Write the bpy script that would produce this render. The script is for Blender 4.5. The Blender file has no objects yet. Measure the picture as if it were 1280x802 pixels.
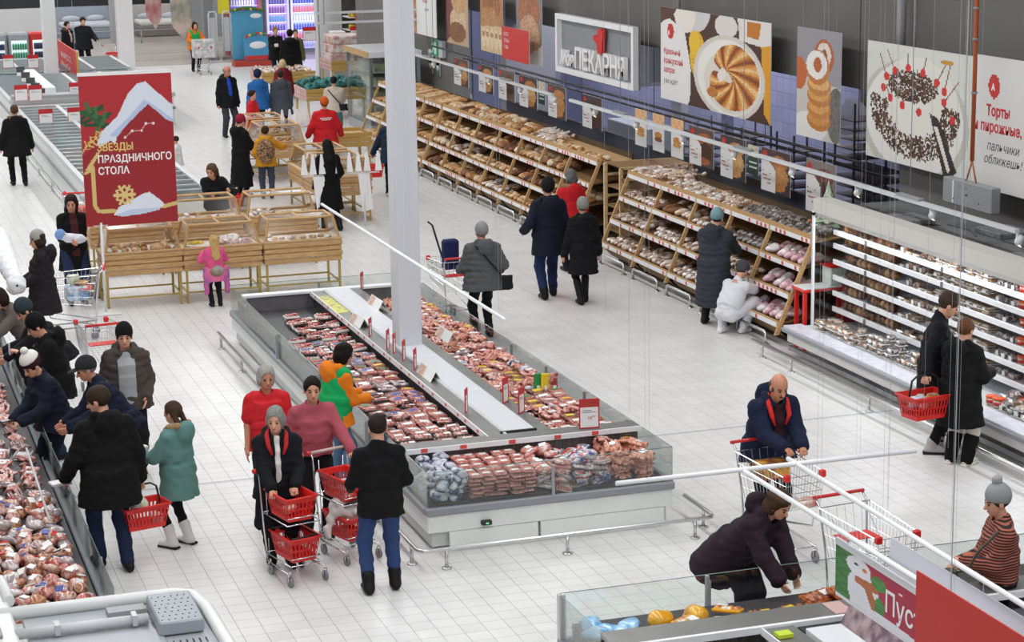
import bpy, math, random
import numpy as np
from mathutils import Vector, Matrix
C = bpy.context.scene.collection
sc = bpy.context.scene
PI = math.pi

# ---------------------------------------------------------------- camera
# The building's grid: X runs across the shop (towards the bakery wall), Y runs away from the camera along the aisles, Z is up.
CAM_H, FPX, PITCH, ROLL, YAW = 6.7, 2624.6, 0.214795, -0.016235, 0.316715
_f = np.array([math.sin(YAW)*math.cos(PITCH), math.cos(YAW)*math.cos(PITCH), -math.sin(PITCH)])
_r = np.array([math.cos(YAW), -math.sin(YAW), 0.0]); _u = np.cross(_r, _f)
CR = _r*math.cos(ROLL)+_u*math.sin(ROLL); CU = -_r*math.sin(ROLL)+_u*math.cos(ROLL)
cam_d = bpy.data.cameras.new('camera'); cam = bpy.data.objects.new('camera', cam_d); C.objects.link(cam)
cam.matrix_world = Matrix(((CR[0], CU[0], -_f[0], 0), (CR[1], CU[1], -_f[1], 0), (CR[2], CU[2], -_f[2], CAM_H), (0, 0, 0, 1)))
cam_d.sensor_fit = 'HORIZONTAL'; cam_d.sensor_width = 36; cam_d.lens = 36*FPX/1280; cam_d.clip_start = .1; cam_d.clip_end = 400
sc.camera = cam

def ray(px, py): return _f*FPX+CR*(px-640)+CU*(401-py)
def G(px, py, z=0.0):                  # the world point at height z seen at a pixel
    d = ray(px, py); t = (z-CAM_H)/d[2]; return Vector((d[0]*t, d[1]*t, z))
def WX(px, py, x):                     # ... on the plane X = x
    d = ray(px, py); t = x/d[0]; return Vector((x, d[1]*t, CAM_H+d[2]*t))
def WY(px, py, y):
    d = ray(px, py); t = y/d[1]; return Vector((d[0]*t, y, CAM_H+d[2]*t))

# ---------------------------------------------------------------- light
w = bpy.data.worlds.new('world'); sc.world = w; w.use_nodes = True
w.node_tree.nodes['Background'].inputs[0].default_value = (.93, .96, 1, 1)
w.node_tree.nodes['Background'].inputs[1].default_value = .5
sc.view_settings.view_transform = 'Standard'; sc.view_settings.look = 'None'
sc.view_settings.gamma = 1; sc.view_settings.exposure = 0.0; sc.view_settings.use_curve_mapping = False
for i, x in enumerate((-3, 3.2, 9.4, 17.5)):      # continuous rows of ceiling tubes along the aisles
    l = bpy.data.lights.new('ceiling_tube_row', 'AREA'); l.shape = 'RECTANGLE'; l.size = .9; l.size_y = 92; l.energy = 2500
    l.color = (.975, .985, 1)
    o = bpy.data.objects.new('ceiling_tube_row', l); C.objects.link(o); o.location = (x, 50, 8.3)

# ---------------------------------------------------------------- materials
MATS = {}
def mat(name, col, rough=.6, metal=0.0, var=0.0, bump=0.0, scale=40.0, emit=0.0, rnd=0.0, coat=0.0, spec=.5, col2=None, stretch=None):
    if name in MATS: return MATS[name]
    m = bpy.data.materials.new(name); m.use_nodes = True; nt = m.node_tree; b = nt.nodes['Principled BSDF']
    b.inputs['Roughness'].default_value = rough; b.inputs['Metallic'].default_value = metal
    b.inputs['Coat Weight'].default_value = coat; b.inputs['Coat Roughness'].default_value = .12
    b.inputs['Specular IOR Level'].default_value = spec
    c = (*col, 1); b.inputs['Base Color'].default_value = c
    out = None
    if var or bump or col2:
        tc = nt.nodes.new('ShaderNodeTexCoord'); n = nt.nodes.new('ShaderNodeTexNoise')
        mp = nt.nodes.new('ShaderNodeMapping'); nt.links.new(tc.outputs['Object'], mp.inputs[0]); nt.links.new(mp.outputs[0], n.inputs['Vector'])
        if stretch: mp.inputs['Scale'].default_value = stretch
        n.inputs['Scale'].default_value = scale; n.inputs['Detail'].default_value = 3
        if rnd:
            oi = nt.nodes.new('ShaderNodeObjectInfo'); nt.links.new(oi.outputs['Random'], mp.inputs['Location'])
        if var or col2:
            r = nt.nodes.new('ShaderNodeValToRGB')
            c2 = col2 or tuple(max(0, v*(1-var)) for v in col); c1 = col if col2 else tuple(min(1, v*(1+var*.5)) for v in col)
            r.color_ramp.elements[0].position = .38; r.color_ramp.elements[1].position = .62
            r.color_ramp.elements[0].color = (*c2, 1); r.color_ramp.elements[1].color = (*c1, 1)
            nt.links.new(n.outputs['Fac'], r.inputs[0]); out = r.outputs[0]
        if bump:
            bp = nt.nodes.new('ShaderNodeBump'); bp.inputs['Strength'].default_value = bump; bp.inputs['Distance'].default_value = .01
            nt.links.new(n.outputs['Fac'], bp.inputs['Height']); nt.links.new(bp.outputs[0], b.inputs['Normal'])
    if rnd:
        oi2 = nt.nodes.new('ShaderNodeObjectInfo'); hsv = nt.nodes.new('ShaderNodeHueSaturation')
        mr = nt.nodes.new('ShaderNodeMapRange'); mr.inputs[3].default_value = 1-rnd; mr.inputs[4].default_value = 1+rnd*.6
        nt.links.new(oi2.outputs['Random'], mr.inputs[0]); nt.links.new(mr.outputs[0], hsv.inputs['Value'])
        if out: nt.links.new(out, hsv.inputs['Color'])
        else: hsv.inputs['Color'].default_value = c
        out = hsv.outputs[0]
    if out: nt.links.new(out, b.inputs['Base Color'])
    if emit:
        b.inputs['Emission Color'].default_value = c; b.inputs['Emission Strength'].default_value = emit
    MATS[name] = m; return m
def glass(name, tint=(.9, .97, .95), refl=.12, rough=.03):
    if name in MATS: return MATS[name]
    m = bpy.data.materials.new(name); m.use_nodes = True; nt = m.node_tree; nt.nodes.clear()
    o = nt.nodes.new('ShaderNodeOutputMaterial'); mx = nt.nodes.new('ShaderNodeMixShader')
    t = nt.nodes.new('ShaderNodeBsdfTransparent'); g = nt.nodes.new('ShaderNodeBsdfGlossy')
    t.inputs[0].default_value = (*tint, 1); g.inputs['Roughness'].default_value = rough
    lw = nt.nodes.new('ShaderNodeLayerWeight'); lw.inputs[0].default_value = .35
    ma = nt.nodes.new('ShaderNodeMath'); ma.operation = 'MULTIPLY_ADD'; ma.inputs[1].default_value = .5; ma.inputs[2].default_value = refl*.5
    nt.links.new(lw.outputs['Fresnel'], ma.inputs[0]); nt.links.new(ma.outputs[0], mx.inputs[0])
    nt.links.new(t.outputs[0], mx.inputs[1]); nt.links.new(g.outputs[0], mx.inputs[2]); nt.links.new(mx.outputs[0], o.inputs[0])
    MATS[name] = m; return m
def srgb(h):
    h = h.lstrip('#'); v = [int(h[i:i+2], 16)/255 for i in (0, 2, 4)]
    return tuple(x/12.92 if x <= .04045 else ((x+.055)/1.055)**2.4 for x in v)
def paint(h, rough=.5, **k):
    return mat('paint_%s_%d' % (h, rough*100), srgb(h), rough, **k)
GLASS = glass('glass', (.95, .98, .97), .06); FILM = glass('plastic_film', (.86, .86, .88), .12, .12)
STEEL = mat('brushed_steel', (.62, .62, .62), .28, 1, bump=.05, scale=80, stretch=(1, 1, 20))
CHROME = mat('chrome_wire', (.72, .73, .75), .22, 1)
DSTEEL = mat('dark_steel', (.30, .30, .31), .4, .8, var=.2, scale=6)
GREYP = paint('9b9da0', .45); WHITE = mat('white_enamel', (.76, .765, .75), .35, var=.05, scale=3)
BLACK = mat('black_plastic', (.015, .015, .016), .5); RED = mat('red_plastic', srgb('d8251f'), .38, rnd=.08)
WOOD = mat('light_oak', srgb('c9a473'), .55, col2=srgb('b58d5a'), scale=6, stretch=(1, 9, 9), bump=.06)
PINE = mat('pale_pine', srgb('d8be93'), .55, col2=srgb('c9a877'), scale=6, stretch=(1, 1, 9), bump=.05)
BRASS = mat('gold_metal', srgb('b9a05c'), .32, .85)

# ---------------------------------------------------------------- mesh helpers
def tag(o, label=None, cat=None, group=None, kind=None):
    if label: o['label'] = label
    if cat: o['category'] = cat
    if group: o['group'] = group
    if kind: o['kind'] = kind
    return o
def root(name, loc=(0, 0, 0), rz=0.0, label=None, cat=None, group=None):
    o = bpy.data.objects.new(name, None); C.objects.link(o); o.empty_display_size = .1
    o.location = loc; o.rotation_euler = (0, 0, rz); return tag(o, label, cat, group)
def children_of(o): return [c for c in KIDS.get(o.name, [])]
KIDS = {}
def adopt(c, p):
    c.parent = p; KIDS.setdefault(p.name, []).append(c)
def copy_tree(o, parent=None, loc=None, rz=None, label=None, group=None, rot=None, scale=None):
    c = o.copy(); C.objects.link(c)
    if parent is not None: adopt(c, parent)
    if loc is not None: c.location = loc
    if rz is not None: c.rotation_euler = (0, 0, rz)
    if rot is not None: c.rotation_euler = rot
    if scale is not None: c.scale = (scale,)*3 if isinstance(scale, (int, float)) else scale
    if label: c['label'] = label
    if group: c['group'] = group
    for ch in list(KIDS.get(o.name, [])): copy_tree(ch, c)
    return c
class MB:
    def __init__(s): s.v = []; s.f = []; s.m = []; s.sm = []; s.mats = []; s.cur = 0
    def use(s, m):
        if m not in s.mats: s.mats.append(m)
        s.cur = s.mats.index(m); return s
    def add(s, vs, fs, smooth=False):
        n = len(s.v); s.v += [tuple(v) for v in vs]; s.f += [tuple(i+n for i in f) for f in fs]
        s.m += [s.cur]*len(fs); s.sm += [smooth]*len(fs); return s
    def box(s, x0, x1, y0, y1, z0, z1, M=None):
        vs = [Vector((x, y, z)) for z in (z0, z1) for y in (y0, y1) for x in (x0, x1)]
        if M is not None: vs = [M @ v for v in vs]
        return s.add(vs, [(0, 2, 3, 1), (4, 5, 7, 6), (0, 1, 5, 4), (2, 6, 7, 3), (0, 4, 6, 2), (1, 3, 7, 5)])
    def bbox(s, x0, x1, y0, y1, z0, z1, b=.01, M=None):      # box with chamfered edges
        X, Y, Z = (x0, x1), (y0, y1), (z0, z1); pts = []; idx = {}
        def P(i, j, k, a):
            key = (i, j, k, a)
            if key not in idx:
                o = [(b if i == 0 else -b), (b if j == 0 else -b), (b if k == 0 else -b)]; o[a] = 0
                v = Vector((X[i]+o[0], Y[j]+o[1], Z[k]+o[2])); idx[key] = len(pts); pts.append(M @ v if M is not None else v)
            return idx[key]
        fs = []
        for k in (0, 1):
            q = [P(0, 0, k, 2), P(1, 0, k, 2), P(1, 1, k, 2), P(0, 1, k, 2)]; fs.append(q if k else q[::-1])
            q = [P(0, k, 0, 1), P(1, k, 0, 1), P(1, k, 1, 1), P(0, k, 1, 1)]; fs.append(q[::-1] if k else q)
            q = [P(k, 0, 0, 0), P(k, 1, 0, 0), P(k, 1, 1, 0), P(k, 0, 1, 0)]; fs.append(q if k else q[::-1])
        def e(q, flip): fs.append(q[::-1] if flip else q)
        for i in (0, 1):
            for j in (0, 1):
                e([P(i, j, 0, 0), P(i, j, 0, 1), P(i, j, 1, 1), P(i, j, 1, 0)], (i+j) % 2 == 1)
                e([P(i, 0, j, 2), P(i, 0, j, 0), P(i, 1, j, 0), P(i, 1, j, 2)], (i+j) % 2 == 1)
                e([P(0, i, j, 1), P(0, i, j, 2), P(1, i, j, 2), P(1, i, j, 1)], (i+j) % 2 == 1)
        for i in (0, 1):
            for j in (0, 1):
                for k in (0, 1): e([P(i, j, k, 0), P(i, j, k, 1), P(i, j, k, 2)], (i+j+k) % 2 == 1)
        return s.add(pts, fs)
    def tube(s, path, r, n=8, caps=True, closed=False):
        path = [Vector(p) for p in path]; rr = r if isinstance(r, (list, tuple)) else [r]*len(path)
        L = len(path); rings = []; up = None
        for i, p in enumerate(path):
            if closed: t = path[(i+1) % L]-path[i-1]
            else: t = (path[min(i+1, L-1)]-path[max(i-1, 0)])
            t.normalize()
            if up is None: up = Vector((0, 0, 1)) if abs(t.z) < .9 else Vector((1, 0, 0))
            a = t.cross(up)
            if a.length < 1e-4: a = t.orthogonal()
            a.normalize(); b = a.cross(t).normalized(); up = b
            rings.append([p+(a*math.cos(2*PI*k/n)+b*math.sin(2*PI*k/n))*rr[i] for k in range(n)])
        vs = [v for q in rings for v in q]; fs = []
        for i in range(L if closed else L-1):
            j = (i+1) % L
            for k in range(n): fs.append((i*n+k, j*n+k, j*n+(k+1) % n, i*n+(k+1) % n))
        s.add(vs, fs, n > 4)
        if caps and not closed:
            m = len(s.v)-len(vs); s.f += [tuple(m+k for k in range(n)), tuple(m+(L-1)*n+k for k in range(n))[::-1]]
            s.m += [s.cur]*2; s.sm += [False]*2
        return s
    def lathe(s, prof, c=(0, 0, 0), n=16, M=None, sx=1, sy=1):
        c = Vector(c); vs = []
        for r, z in prof:
            for k in range(n):
                v = Vector((r*sx*math.cos(2*PI*k/n), r*sy*math.sin(2*PI*k/n), z)); vs.append((M @ v if M is not None else v)+c)
        fs = [(i*n+k, i*n+(k+1) % n, (i+1)*n+(k+1) % n, (i+1)*n+k) for i in range(len(prof)-1) for k in range(n)]
        fs += [tuple(range(n))[::-1], tuple((len(prof)-1)*n+k for k in range(n))]
        return s.add(vs, fs, True)
    def ball(s, c, r, n=10, m=6, M=None):
        rx, ry, rz = (r, r, r) if isinstance(r, (int, float)) else r
        prof = [(math.sin(PI*i/m), -math.cos(PI*i/m)*rz) for i in range(m+1)]; prof[0] = (.02, -rz); prof[-1] = (.02, rz)
        return s.lathe(prof, c, n, M, rx, ry)
    def prism(s, poly, axis, a, b):   # polygon extruded along an axis; poly in the two other axes
        def P(u, v, w):
            return {'x': (w, u, v), 'y': (u, w, v), 'z': (u, v, w)}[axis]
        n = len(poly); vs = [P(u, v, a) for u, v in poly]+[P(u, v, b) for u, v in poly]
        return s.add(vs, [tuple(range(n))[::-1], tuple(range(n, 2*n))]+[(i, (i+1) % n, n+(i+1) % n, n+i) for i in range(n)])
    def mesh(s, name):
        me = bpy.data.meshes.new(name); me.from_pydata(s.v, [], s.f)
        for m in s.mats: me.materials.append(m)
        if s.mats: me.polygons.foreach_set('material_index', s.m)
        me.polygons.foreach_set('use_smooth', s.sm); me.update(); return me
    def build(s, name, m=None, parent=None, loc=(0, 0, 0), rz=0.0, label=None):
        if m is not None and not s.mats: s.mats = [m]
        o = bpy.data.objects.new(name, s.mesh(name)); C.objects.link(o); o.location = loc; o.rotation_euler = (0, 0, rz)
        if parent is not None: adopt(o, parent)
        if label: o['label'] = label
        return o
def fix_normals(o):
    import bmesh
    bm = bmesh.new(); bm.from_mesh(o.data); bmesh.ops.recalc_face_normals(bm, faces=bm.faces); bm.to_mesh(o.data); bm.free()
def np_mesh(name, V, Q, mats, smooth=True):
    me = bpy.data.meshes.new(name); me.vertices.add(len(V)); me.vertices.foreach_set('co', np.asarray(V, np.float32).ravel())
    k = Q.shape[1]; me.loops.add(len(Q)*k); me.polygons.add(len(Q))
    me.polygons.foreach_set('loop_start', np.arange(0, len(Q)*k, k, dtype=np.int32))
    me.loops.foreach_set('vertex_index', Q.astype(np.int32).ravel())
    me.polygons.foreach_set('use_smooth', np.full(len(Q), smooth))
    for m in mats: me.materials.append(m)
    me.update(calc_edges=True); return me
def struct(o): o['kind'] = 'structure'; return o
_TX = {}
def text_mesh(name, s, size, m, parent=None, depth=.0, M=None, align='LEFT', bold=0.0, shear=0.0, sx=1.0):
    cu = bpy.data.curves.new('t', 'FONT'); cu.body = s; cu.size = size; cu.align_x = align; cu.extrude = depth; cu.offset = bold; cu.shear = shear
    cu.resolution_u = 3
    t = bpy.data.objects.new('t', cu); C.objects.link(t); dg = bpy.context.evaluated_depsgraph_get()
    me = bpy.data.meshes.new_from_object(t.evaluated_get(dg)); C.objects.unlink(t); bpy.data.objects.remove(t); bpy.data.curves.remove(cu)
    if sx != 1: me.transform(Matrix.Diagonal((sx, 1, 1, 1)))
    if M is not None: me.transform(M)
    me.materials.clear(); me.materials.append(m); me.name = name
    o = bpy.data.objects.new(name, me); C.objects.link(o)
    if parent is not None: adopt(o, parent)
    return o
# orientation of flat print: text plane facing -X (readers stand on the aisle side, looking +X) / facing -Y
FACE_NX = Matrix(((0, 0, -1, 0), (-1, 0, 0, 0), (0, 1, 0, 0), (0, 0, 0, 1)))
FACE_NY = Matrix(((1, 0, 0, 0), (0, 0, -1, 0), (0, 1, 0, 0), (0, 0, 0, 1)))
def canvas(name, img, x, parent, w, h, depth=.004):
    pass
# ---------------------------------------------------------------- signed-distance bodies, meshed as one surface each
def _smin(a, b, k):
    if k <= 0: return np.minimum(a, b)
    h = np.clip(.5+.5*(b-a)/k, 0, 1); return b*(1-h)+a*h-k*h*(1-h)
def _smax(a, b, k): return -_smin(-a, -b, k)
def cone(a, b, ra, rb=None, k=.03, op='+'): return dict(t='c', a=np.array(a, float), b=np.array(b, float), ra=ra, rb=ra if rb is None else rb, k=k, op=op)
def ell(c, r, k=.03, op='+', R=None): return dict(t='e', c=np.array(c, float), r=np.array(r if not isinstance(r, (int, float)) else (r,)*3, float), k=k, op=op, R=R)
def loft(a, b, ra, rb, k=.03, op='+', side=(1, 0, 0)):  # elliptical section running a->b, flat ends
    return dict(t='l', a=np.array(a, float), b=np.array(b, float), ra=ra, rb=rb, k=k, op=op, side=np.array(side, float))
def plane(p, n, op='&', k=.0): return dict(t='p', c=np.array(p, float), n=np.array(n, float)/np.linalg.norm(n), k=k, op=op)
def _bb(o):
    if o['t'] == 'c': r = max(o['ra'], o['rb']); return np.minimum(o['a'], o['b'])-r, np.maximum(o['a'], o['b'])+r
    if o['t'] == 'e': r = max(o['r']) if o['R'] is not None else o['r']; return o['c']-r, o['c']+r
    if o['t'] == 'l': r = max(*o['ra'], *o['rb']); return np.minimum(o['a'], o['b'])-r, np.maximum(o['a'], o['b'])+r
def _dist(o, X, Y, Z):
    if o['t'] == 'c':
        a, ab = o['a'], o['b']-o['a']; L = max(ab@ab, 1e-9)
        t = np.clip(((X-a[0])*ab[0]+(Y-a[1])*ab[1]+(Z-a[2])*ab[2])/L, 0, 1)
        return np.sqrt((X-a[0]-t*ab[0])**2+(Y-a[1]-t*ab[1])**2+(Z-a[2]-t*ab[2])**2)-(o['ra']+(o['rb']-o['ra'])*t)
    if o['t'] == 'e':
        x, y, z = X-o['c'][0], Y-o['c'][1], Z-o['c'][2]
        if o['R'] is not None:
            R = o['R']; x, y, z = (x*R[0][0]+y*R[1][0]+z*R[2][0], x*R[0][1]+y*R[1][1]+z*R[2][1], x*R[0][2]+y*R[1][2]+z*R[2][2])
        r = o['r']; k0 = np.sqrt((x/r[0])**2+(y/r[1])**2+(z/r[2])**2); k1 = np.sqrt((x/r[0]**2)**2+(y/r[1]**2)**2+(z/r[2]**2)**2)+1e-9
        return k0*(k0-1)/k1
    if o['t'] == 'l':
        ab = o['b']-o['a']; L = np.linalg.norm(ab); w_ = ab/L; u = o['side']-w_*(o['side']@w_); u /= np.linalg.norm(u); v = np.cross(w_, u)
        x, y, z = X-o['a'][0], Y-o['a'][1], Z-o['a'][2]
        t = x*w_[0]+y*w_[1]+z*w_[2]; p = x*u[0]+y*u[1]+z*u[2]; q = x*v[0]+y*v[1]+z*v[2]; s = np.clip(t/L, 0, 1)
        rx = o['ra'][0]+(o['rb'][0]-o['ra'][0])*s; ry = o['ra'][1]+(o['rb'][1]-o['ra'][1])*s
        rad = (np.sqrt((p/rx)**2+(q/ry)**2)-1)*np.minimum(rx, ry); ax = np.abs(t-L/2)-L/2
        return np.sqrt(np.maximum(rad, 0)**2+np.maximum(ax, 0)**2)+np.minimum(np.maximum(rad, ax), 0)
    return (X-o['c'][0])*o['n'][0]+(Y-o['c'][1])*o['n'][1]+(Z-o['c'][2])*o['n'][2]
def _axis(lo, hi, res, fine):
    pts = [lo]; iv = [f for f in fine if f[1] > lo and f[0] < hi]
    while pts[-1] < hi:
        p = pts[-1]; st = res
        for f in iv:
            if f[0]-res < p < f[1]: st = min(st, f[2])
        pts.append(p+st)
    return np.array(pts, np.float32)
def sdf_mesh(ops, res, fine=(), fold=0.0, seam=0.0, seed=0, seam_h=.085):
    lo = np.full(3, 1e9); hi = np.full(3, -1e9)
    for o in ops:
        if o['op'] == '+': a, b = _bb(o); lo = np.minimum(lo, a); hi = np.maximum(hi, b)
    pad = 2.5*res+.03; lo -= pad; hi += pad
    g = [_axis(lo[i], hi[i], res, [(f[0][i], f[1][i], f[2]) for f in fine]) for i in range(3)]
    F = np.full([len(a) for a in g], 1.0, np.float32)
    for o in ops:
        if o['op'] == '&': sl = (slice(None),)*3
        else:
            a, b = _bb(o); m = 2*res+o['k']
            sl = tuple(slice(max(0, np.searchsorted(g[i], a[i]-m)-1), np.searchsorted(g[i], b[i]+m)+1) for i in range(3))
        X, Y, Z = g[0][sl[0]][:, None, None], g[1][sl[1]][None, :, None], g[2][sl[2]][None, None, :]
        d = _dist(o, X, Y, Z).astype(np.float32)
        if o['op'] == '+': F[sl] = _smin(F[sl], d, o['k'])
        elif o['op'] == '-': F[sl] = _smax(F[sl], -d, o['k'])
        else: F[sl] = _smax(F[sl], d, o['k'])
    if fold or seam:
        near = np.abs(F) < .06; I = np.nonzero(near); x, y, z = g[0][I[0]], g[1][I[1]], g[2][I[2]]; s = seed*1.7
        D = fold*(np.sin(x*31+np.sin(z*17+s)*2.2+s)*np.sin(z*23+y*19+s*2)+.6*np.sin(z*47+x*29+y*13+s)*np.sin(y*33-x*21+s))
        if seam: D = D+seam*(np.abs(np.cos(PI*(z+.02*np.sin(x*9+s))/seam_h))**.5*-1+.6)
        F[near] += D.astype(np.float32)
    return surf_nets(F, g)
def surf_nets(F, g):
    S = F < 0; n = F.shape; cn = (n[0]-1, n[1]-1, n[2]-1); N = cn[0]*cn[1]*cn[2]
    acc = {}; ids_all = []; pos_all = []; quads = []
    for ax in range(3):
        a = [slice(None)]*3; b = [slice(None)]*3; a[ax] = slice(0, -1); b[ax] = slice(1, None)
        E = S[tuple(a)] != S[tuple(b)]; I = np.array(np.nonzero(E)); 
        if I.shape[1] == 0: continue
        J = I.copy(); J[ax] += 1
        f0, f1 = F[tuple(I)], F[tuple(J)]; t = f0/(f0-f1)
        P = np.stack([g[i][I[i]] for i in range(3)], 1).astype(np.float64); P[:, ax] += t*(g[ax][J[ax]]-g[ax][I[ax]])
        u, v = (ax+1) % 3, (ax+2) % 3
        ok = (I[u] > 0) & (I[v] > 0) & (I[u] < cn[u]) & (I[v] < cn[v]); I = I[:, ok]; P = P[ok]; ins = S[tuple(I)]
        c = []
        for du, dv in ((0, 0), (-1, 0), (-1, -1), (0, -1)):
            K = I.copy(); K[u] += du; K[v] += dv; q = (K[0]*cn[1]+K[1])*cn[2]+K[2]; c.append(q); ids_all.append(q); pos_all.append(P)
        Q = np.stack(c, 1); Q[~ins] = Q[~ins][:, ::-1]; quads.append(Q)
    ids = np.concatenate(ids_all); pos = np.concatenate(pos_all); uq, inv = np.unique(ids, return_inverse=True)
    cnt = np.bincount(inv); V = np.stack([np.bincount(inv, pos[:, i])/cnt for i in range(3)], 1)
    Q = np.searchsorted(uq, np.concatenate(quads)); return V, Q
def blob(name, ops, res, m, parent=None, fine=(), fold=0.0, seam=0.0, seed=0, label=None, loc=None, seam_h=.085, smooth=True):
    V, Q = sdf_mesh(ops, res, fine, fold, seam, seed, seam_h)
    o = bpy.data.objects.new(name, np_mesh(name, V, Q, [m], smooth)); C.objects.link(o)
    if parent is not None: adopt(o, parent)
    if label: o['label'] = label
    if loc is not None: o.location = loc
    return o

# ---------------------------------------------------------------- people
def v3(*a): return np.array(a, float)
def rotx(p, a):  # forward lean positive (towards +Y)
    c, s = math.cos(a), math.sin(a); return v3(p[0], p[1]*c+p[2]*s, -p[1]*s+p[2]*c)
def roty(p, a):
    c, s = math.cos(a), math.sin(a); return v3(p[0]*c+p[2]*s, p[1], -p[0]*s+p[2]*c)
def rotz(p, a):
    c, s = math.cos(a), math.sin(a); return v3(p[0]*c-p[1]*s, p[0]*s+p[1]*c, p[2])
def ik(a, t, l1, l2, hint):
    a, t, hint = v3(*a), v3(*t), v3(*hint); d = t-a; L = np.linalg.norm(d); L2 = min(L, (l1+l2)*.995); d = d/max(L, 1e-6); t = a+d*L2
    x = (l1*l1-l2*l2+L2*L2)/(2*L2); h = math.sqrt(max(l1*l1-x*x, 0)); n = hint-d*(hint@d); n /= max(np.linalg.norm(n), 1e-6)
    return a+d*x+n*h, t
SKIN = {'a': mat('skin', srgb('d9a184'), .5, var=.06, scale=30), 'b': mat('skin_ruddy', srgb('c98a6c'), .5, var=.06, scale=30)}
def cloth(h, rough=.85, **k): return mat('cloth_%s_%d' % (h, rough*100), srgb(h), rough, bump=k.pop('bump', .25), scale=k.pop('scale', 60), spec=.25, **k)
def hairm(h): return mat('hair_'+h, srgb(h), .62, spec=.15, bump=.5, scale=25, stretch=(6, 6, 1), var=.35)
EYE = mat('eye_dark', (.02, .015, .012), .2); LIP = mat('lips', srgb('a8564c'), .5)
NP = [0]
def person(label, px=None, py=None, face=0, h=1.72, at=None, z0=0.0, top=None, legs=('trousers', '1d1f26'), shoes=('15151a', 0), hair=('short', '2a1d16'), hat=None,
           lean=0, side=0, twist=0, hands=((-.25, .03, .80), (.25, .03, .80)), feet=((-.10, 0), (.10, 0)), hip=.93, head=(0, 0), skin='a', res=.016, grip=(0, 0), w=1.0, gloves=None,
           inner=None, extra=None, knee=1.0, fz=(0, 0), belly=0.0, kneehint=None, group=None):
    """face: degrees, 0 looks along +Y (away from the camera), 180 looks back, 90 looks along -X. Local frame: x right, y forward."""
    s = h/1.75; g = at if at is not None else G(px, py)
    R0 = root('person', (g[0], g[1], z0), math.radians(face), label, 'person', group); NP[0] += 1; seed = NP[0]
    la, si, tw = math.radians(lean), math.radians(side), math.radians(twist)
    hipc = v3(0, -.02-.10*math.sin(la), hip)
    def T(x, y, z): return (hipc+rotx(roty(rotz(v3(x, y, z-.93), tw), si), la))*s       # torso frame: given as if upright
    far = res > .02; fr = res*.55
    # skeleton
    nb = T(0, -.015, 1.47); hd0 = T(0, .01, 1.50)
    hy, hp = math.radians(head[0]), math.radians(head[1])
    qh = s*1.07
    def H(x, y, z): return hd0+qh*rotz(rotx(v3(x, y, z), hp+la*.35), hy+tw)              # head frame, origin at top of the neck
    sh = [T(-.165*w, -.01, 1.37), T(.165*w, -.01, 1.37)]; hp_ = [T(-.095, 0, .90), T(.095, 0, .90)]
    el, wr, kn, an = [], [], [], []
    for i in (0, 1):
        sx = -1 if i == 0 else 1
        t = v3(*hands[i])*s; e, q = ik(sh[i], t, .285*s, .265*s, (sx*.5, -1, -.6)); el.append(e); wr.append(q)
        a = v3(feet[i][0], feet[i][1]-.03, .09+fz[i])*s; kk, q = ik(hp_[i], a, .44*s, .43*s, kneehint[i] if kneehint else (sx*.12*knee, 1, .1)); kn.append(kk); an.append(q)
    # ---- body
    B = [cone(nb, hd0+rotx(v3(0, .0, .05), hp)*s, .058*s, .055*s, .02),
         ell(T(0, -.01, 1.25), (.135*w*s, .085*s, .18*s), .05), ell(T(0, -.01, 1.02), (.13*w*s, .09*s, .16*s), .06), cone(T(-.12, -.01, 1.36), T(.12, -.01, 1.36), .045*s, None, .04), ell(T(0, -.01, .92), (.155*w*s, .11*s, .12*s), .05)]
    hy_c = hy+tw; cz, sz = math.cos(hy_c), math.sin(hy_c); cx_, sx_ = math.cos(hp+la*.35), math.sin(hp+la*.35)
    RH = [list(rotz(rotx(v3(1, 0, 0), hp+la*.35), hy_c)), list(rotz(rotx(v3(0, 1, 0), hp+la*.35), hy_c)), list(rotz(rotx(v3(0, 0, 1), hp+la*.35), hy_c))]
    RH = np.array(RH).T                       # columns: head axes
    B += [ell(H(0, -.005, .145), (.076*qh, .095*qh, .092*qh), .02, R=RH), ell(H(0, .025, .085), (.062*qh, .068*qh, .075*qh), .025, R=RH), ell(H(0, .055, .035), (.030*qh, .028*qh, .026*qh), .03, R=RH)]
    if not far:
        B += [cone(H(0, .086, .125), H(0, .108, .085), .009*qh, .015*qh, .012), ell(H(-.031, .098, .118), (.014*qh, .014*qh, .010*qh), .012, '-', R=RH), ell(H(.031, .098, .118), (.014*qh, .014*qh, .010*qh), .012, '-', R=RH)]
        B += [ell(H(sx*.079, -.005, .105), (.010*qh, .020*qh, .032*qh), .006, R=RH) for sx in (-1, 1)]
    fine = [(H(0, 0, .1)-.14*qh, H(0, 0, .1)+.14*qh, min(fr, .0085))] if not far else []
    for i in (0, 1):
        sx = -1 if i == 0 else 1
        B += [cone(sh[i], el[i], .042*s, .040*s, .05), cone(el[i], wr[i], .041*s, .027*s, .02)]
        d = wr[i]-el[i]; d /= np.linalg.norm(d)
        # hand frame: d = along, n = palm normal (towards the body), c = thumb side
        n = v3(-sx, .2, 0) if not grip[i] else v3(0, 0, -1); n = n-d*(n@d)
        if np.linalg.norm(n) < .1: n = v3(0, 1, 0)-d*d[1]
        n /= np.linalg.norm(n); c = np.cross(n, d)*(-sx); c /= np.linalg.norm(c)
        hd = d*.75+n*.0; pm = wr[i]+d*.05*s; hs = s
        B += [cone(wr[i], pm, .024*hs, .026*hs, .02), cone(pm-c*.018*hs, pm-c*.02*hs+d*.03*hs, .016*hs, .015*hs, .012), cone(pm+c*.018*hs, pm+c*.02*hs+d*.03*hs, .016*hs, .015*hs, .012)]
        bend = .35 if not grip[i] else 1.5
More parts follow.
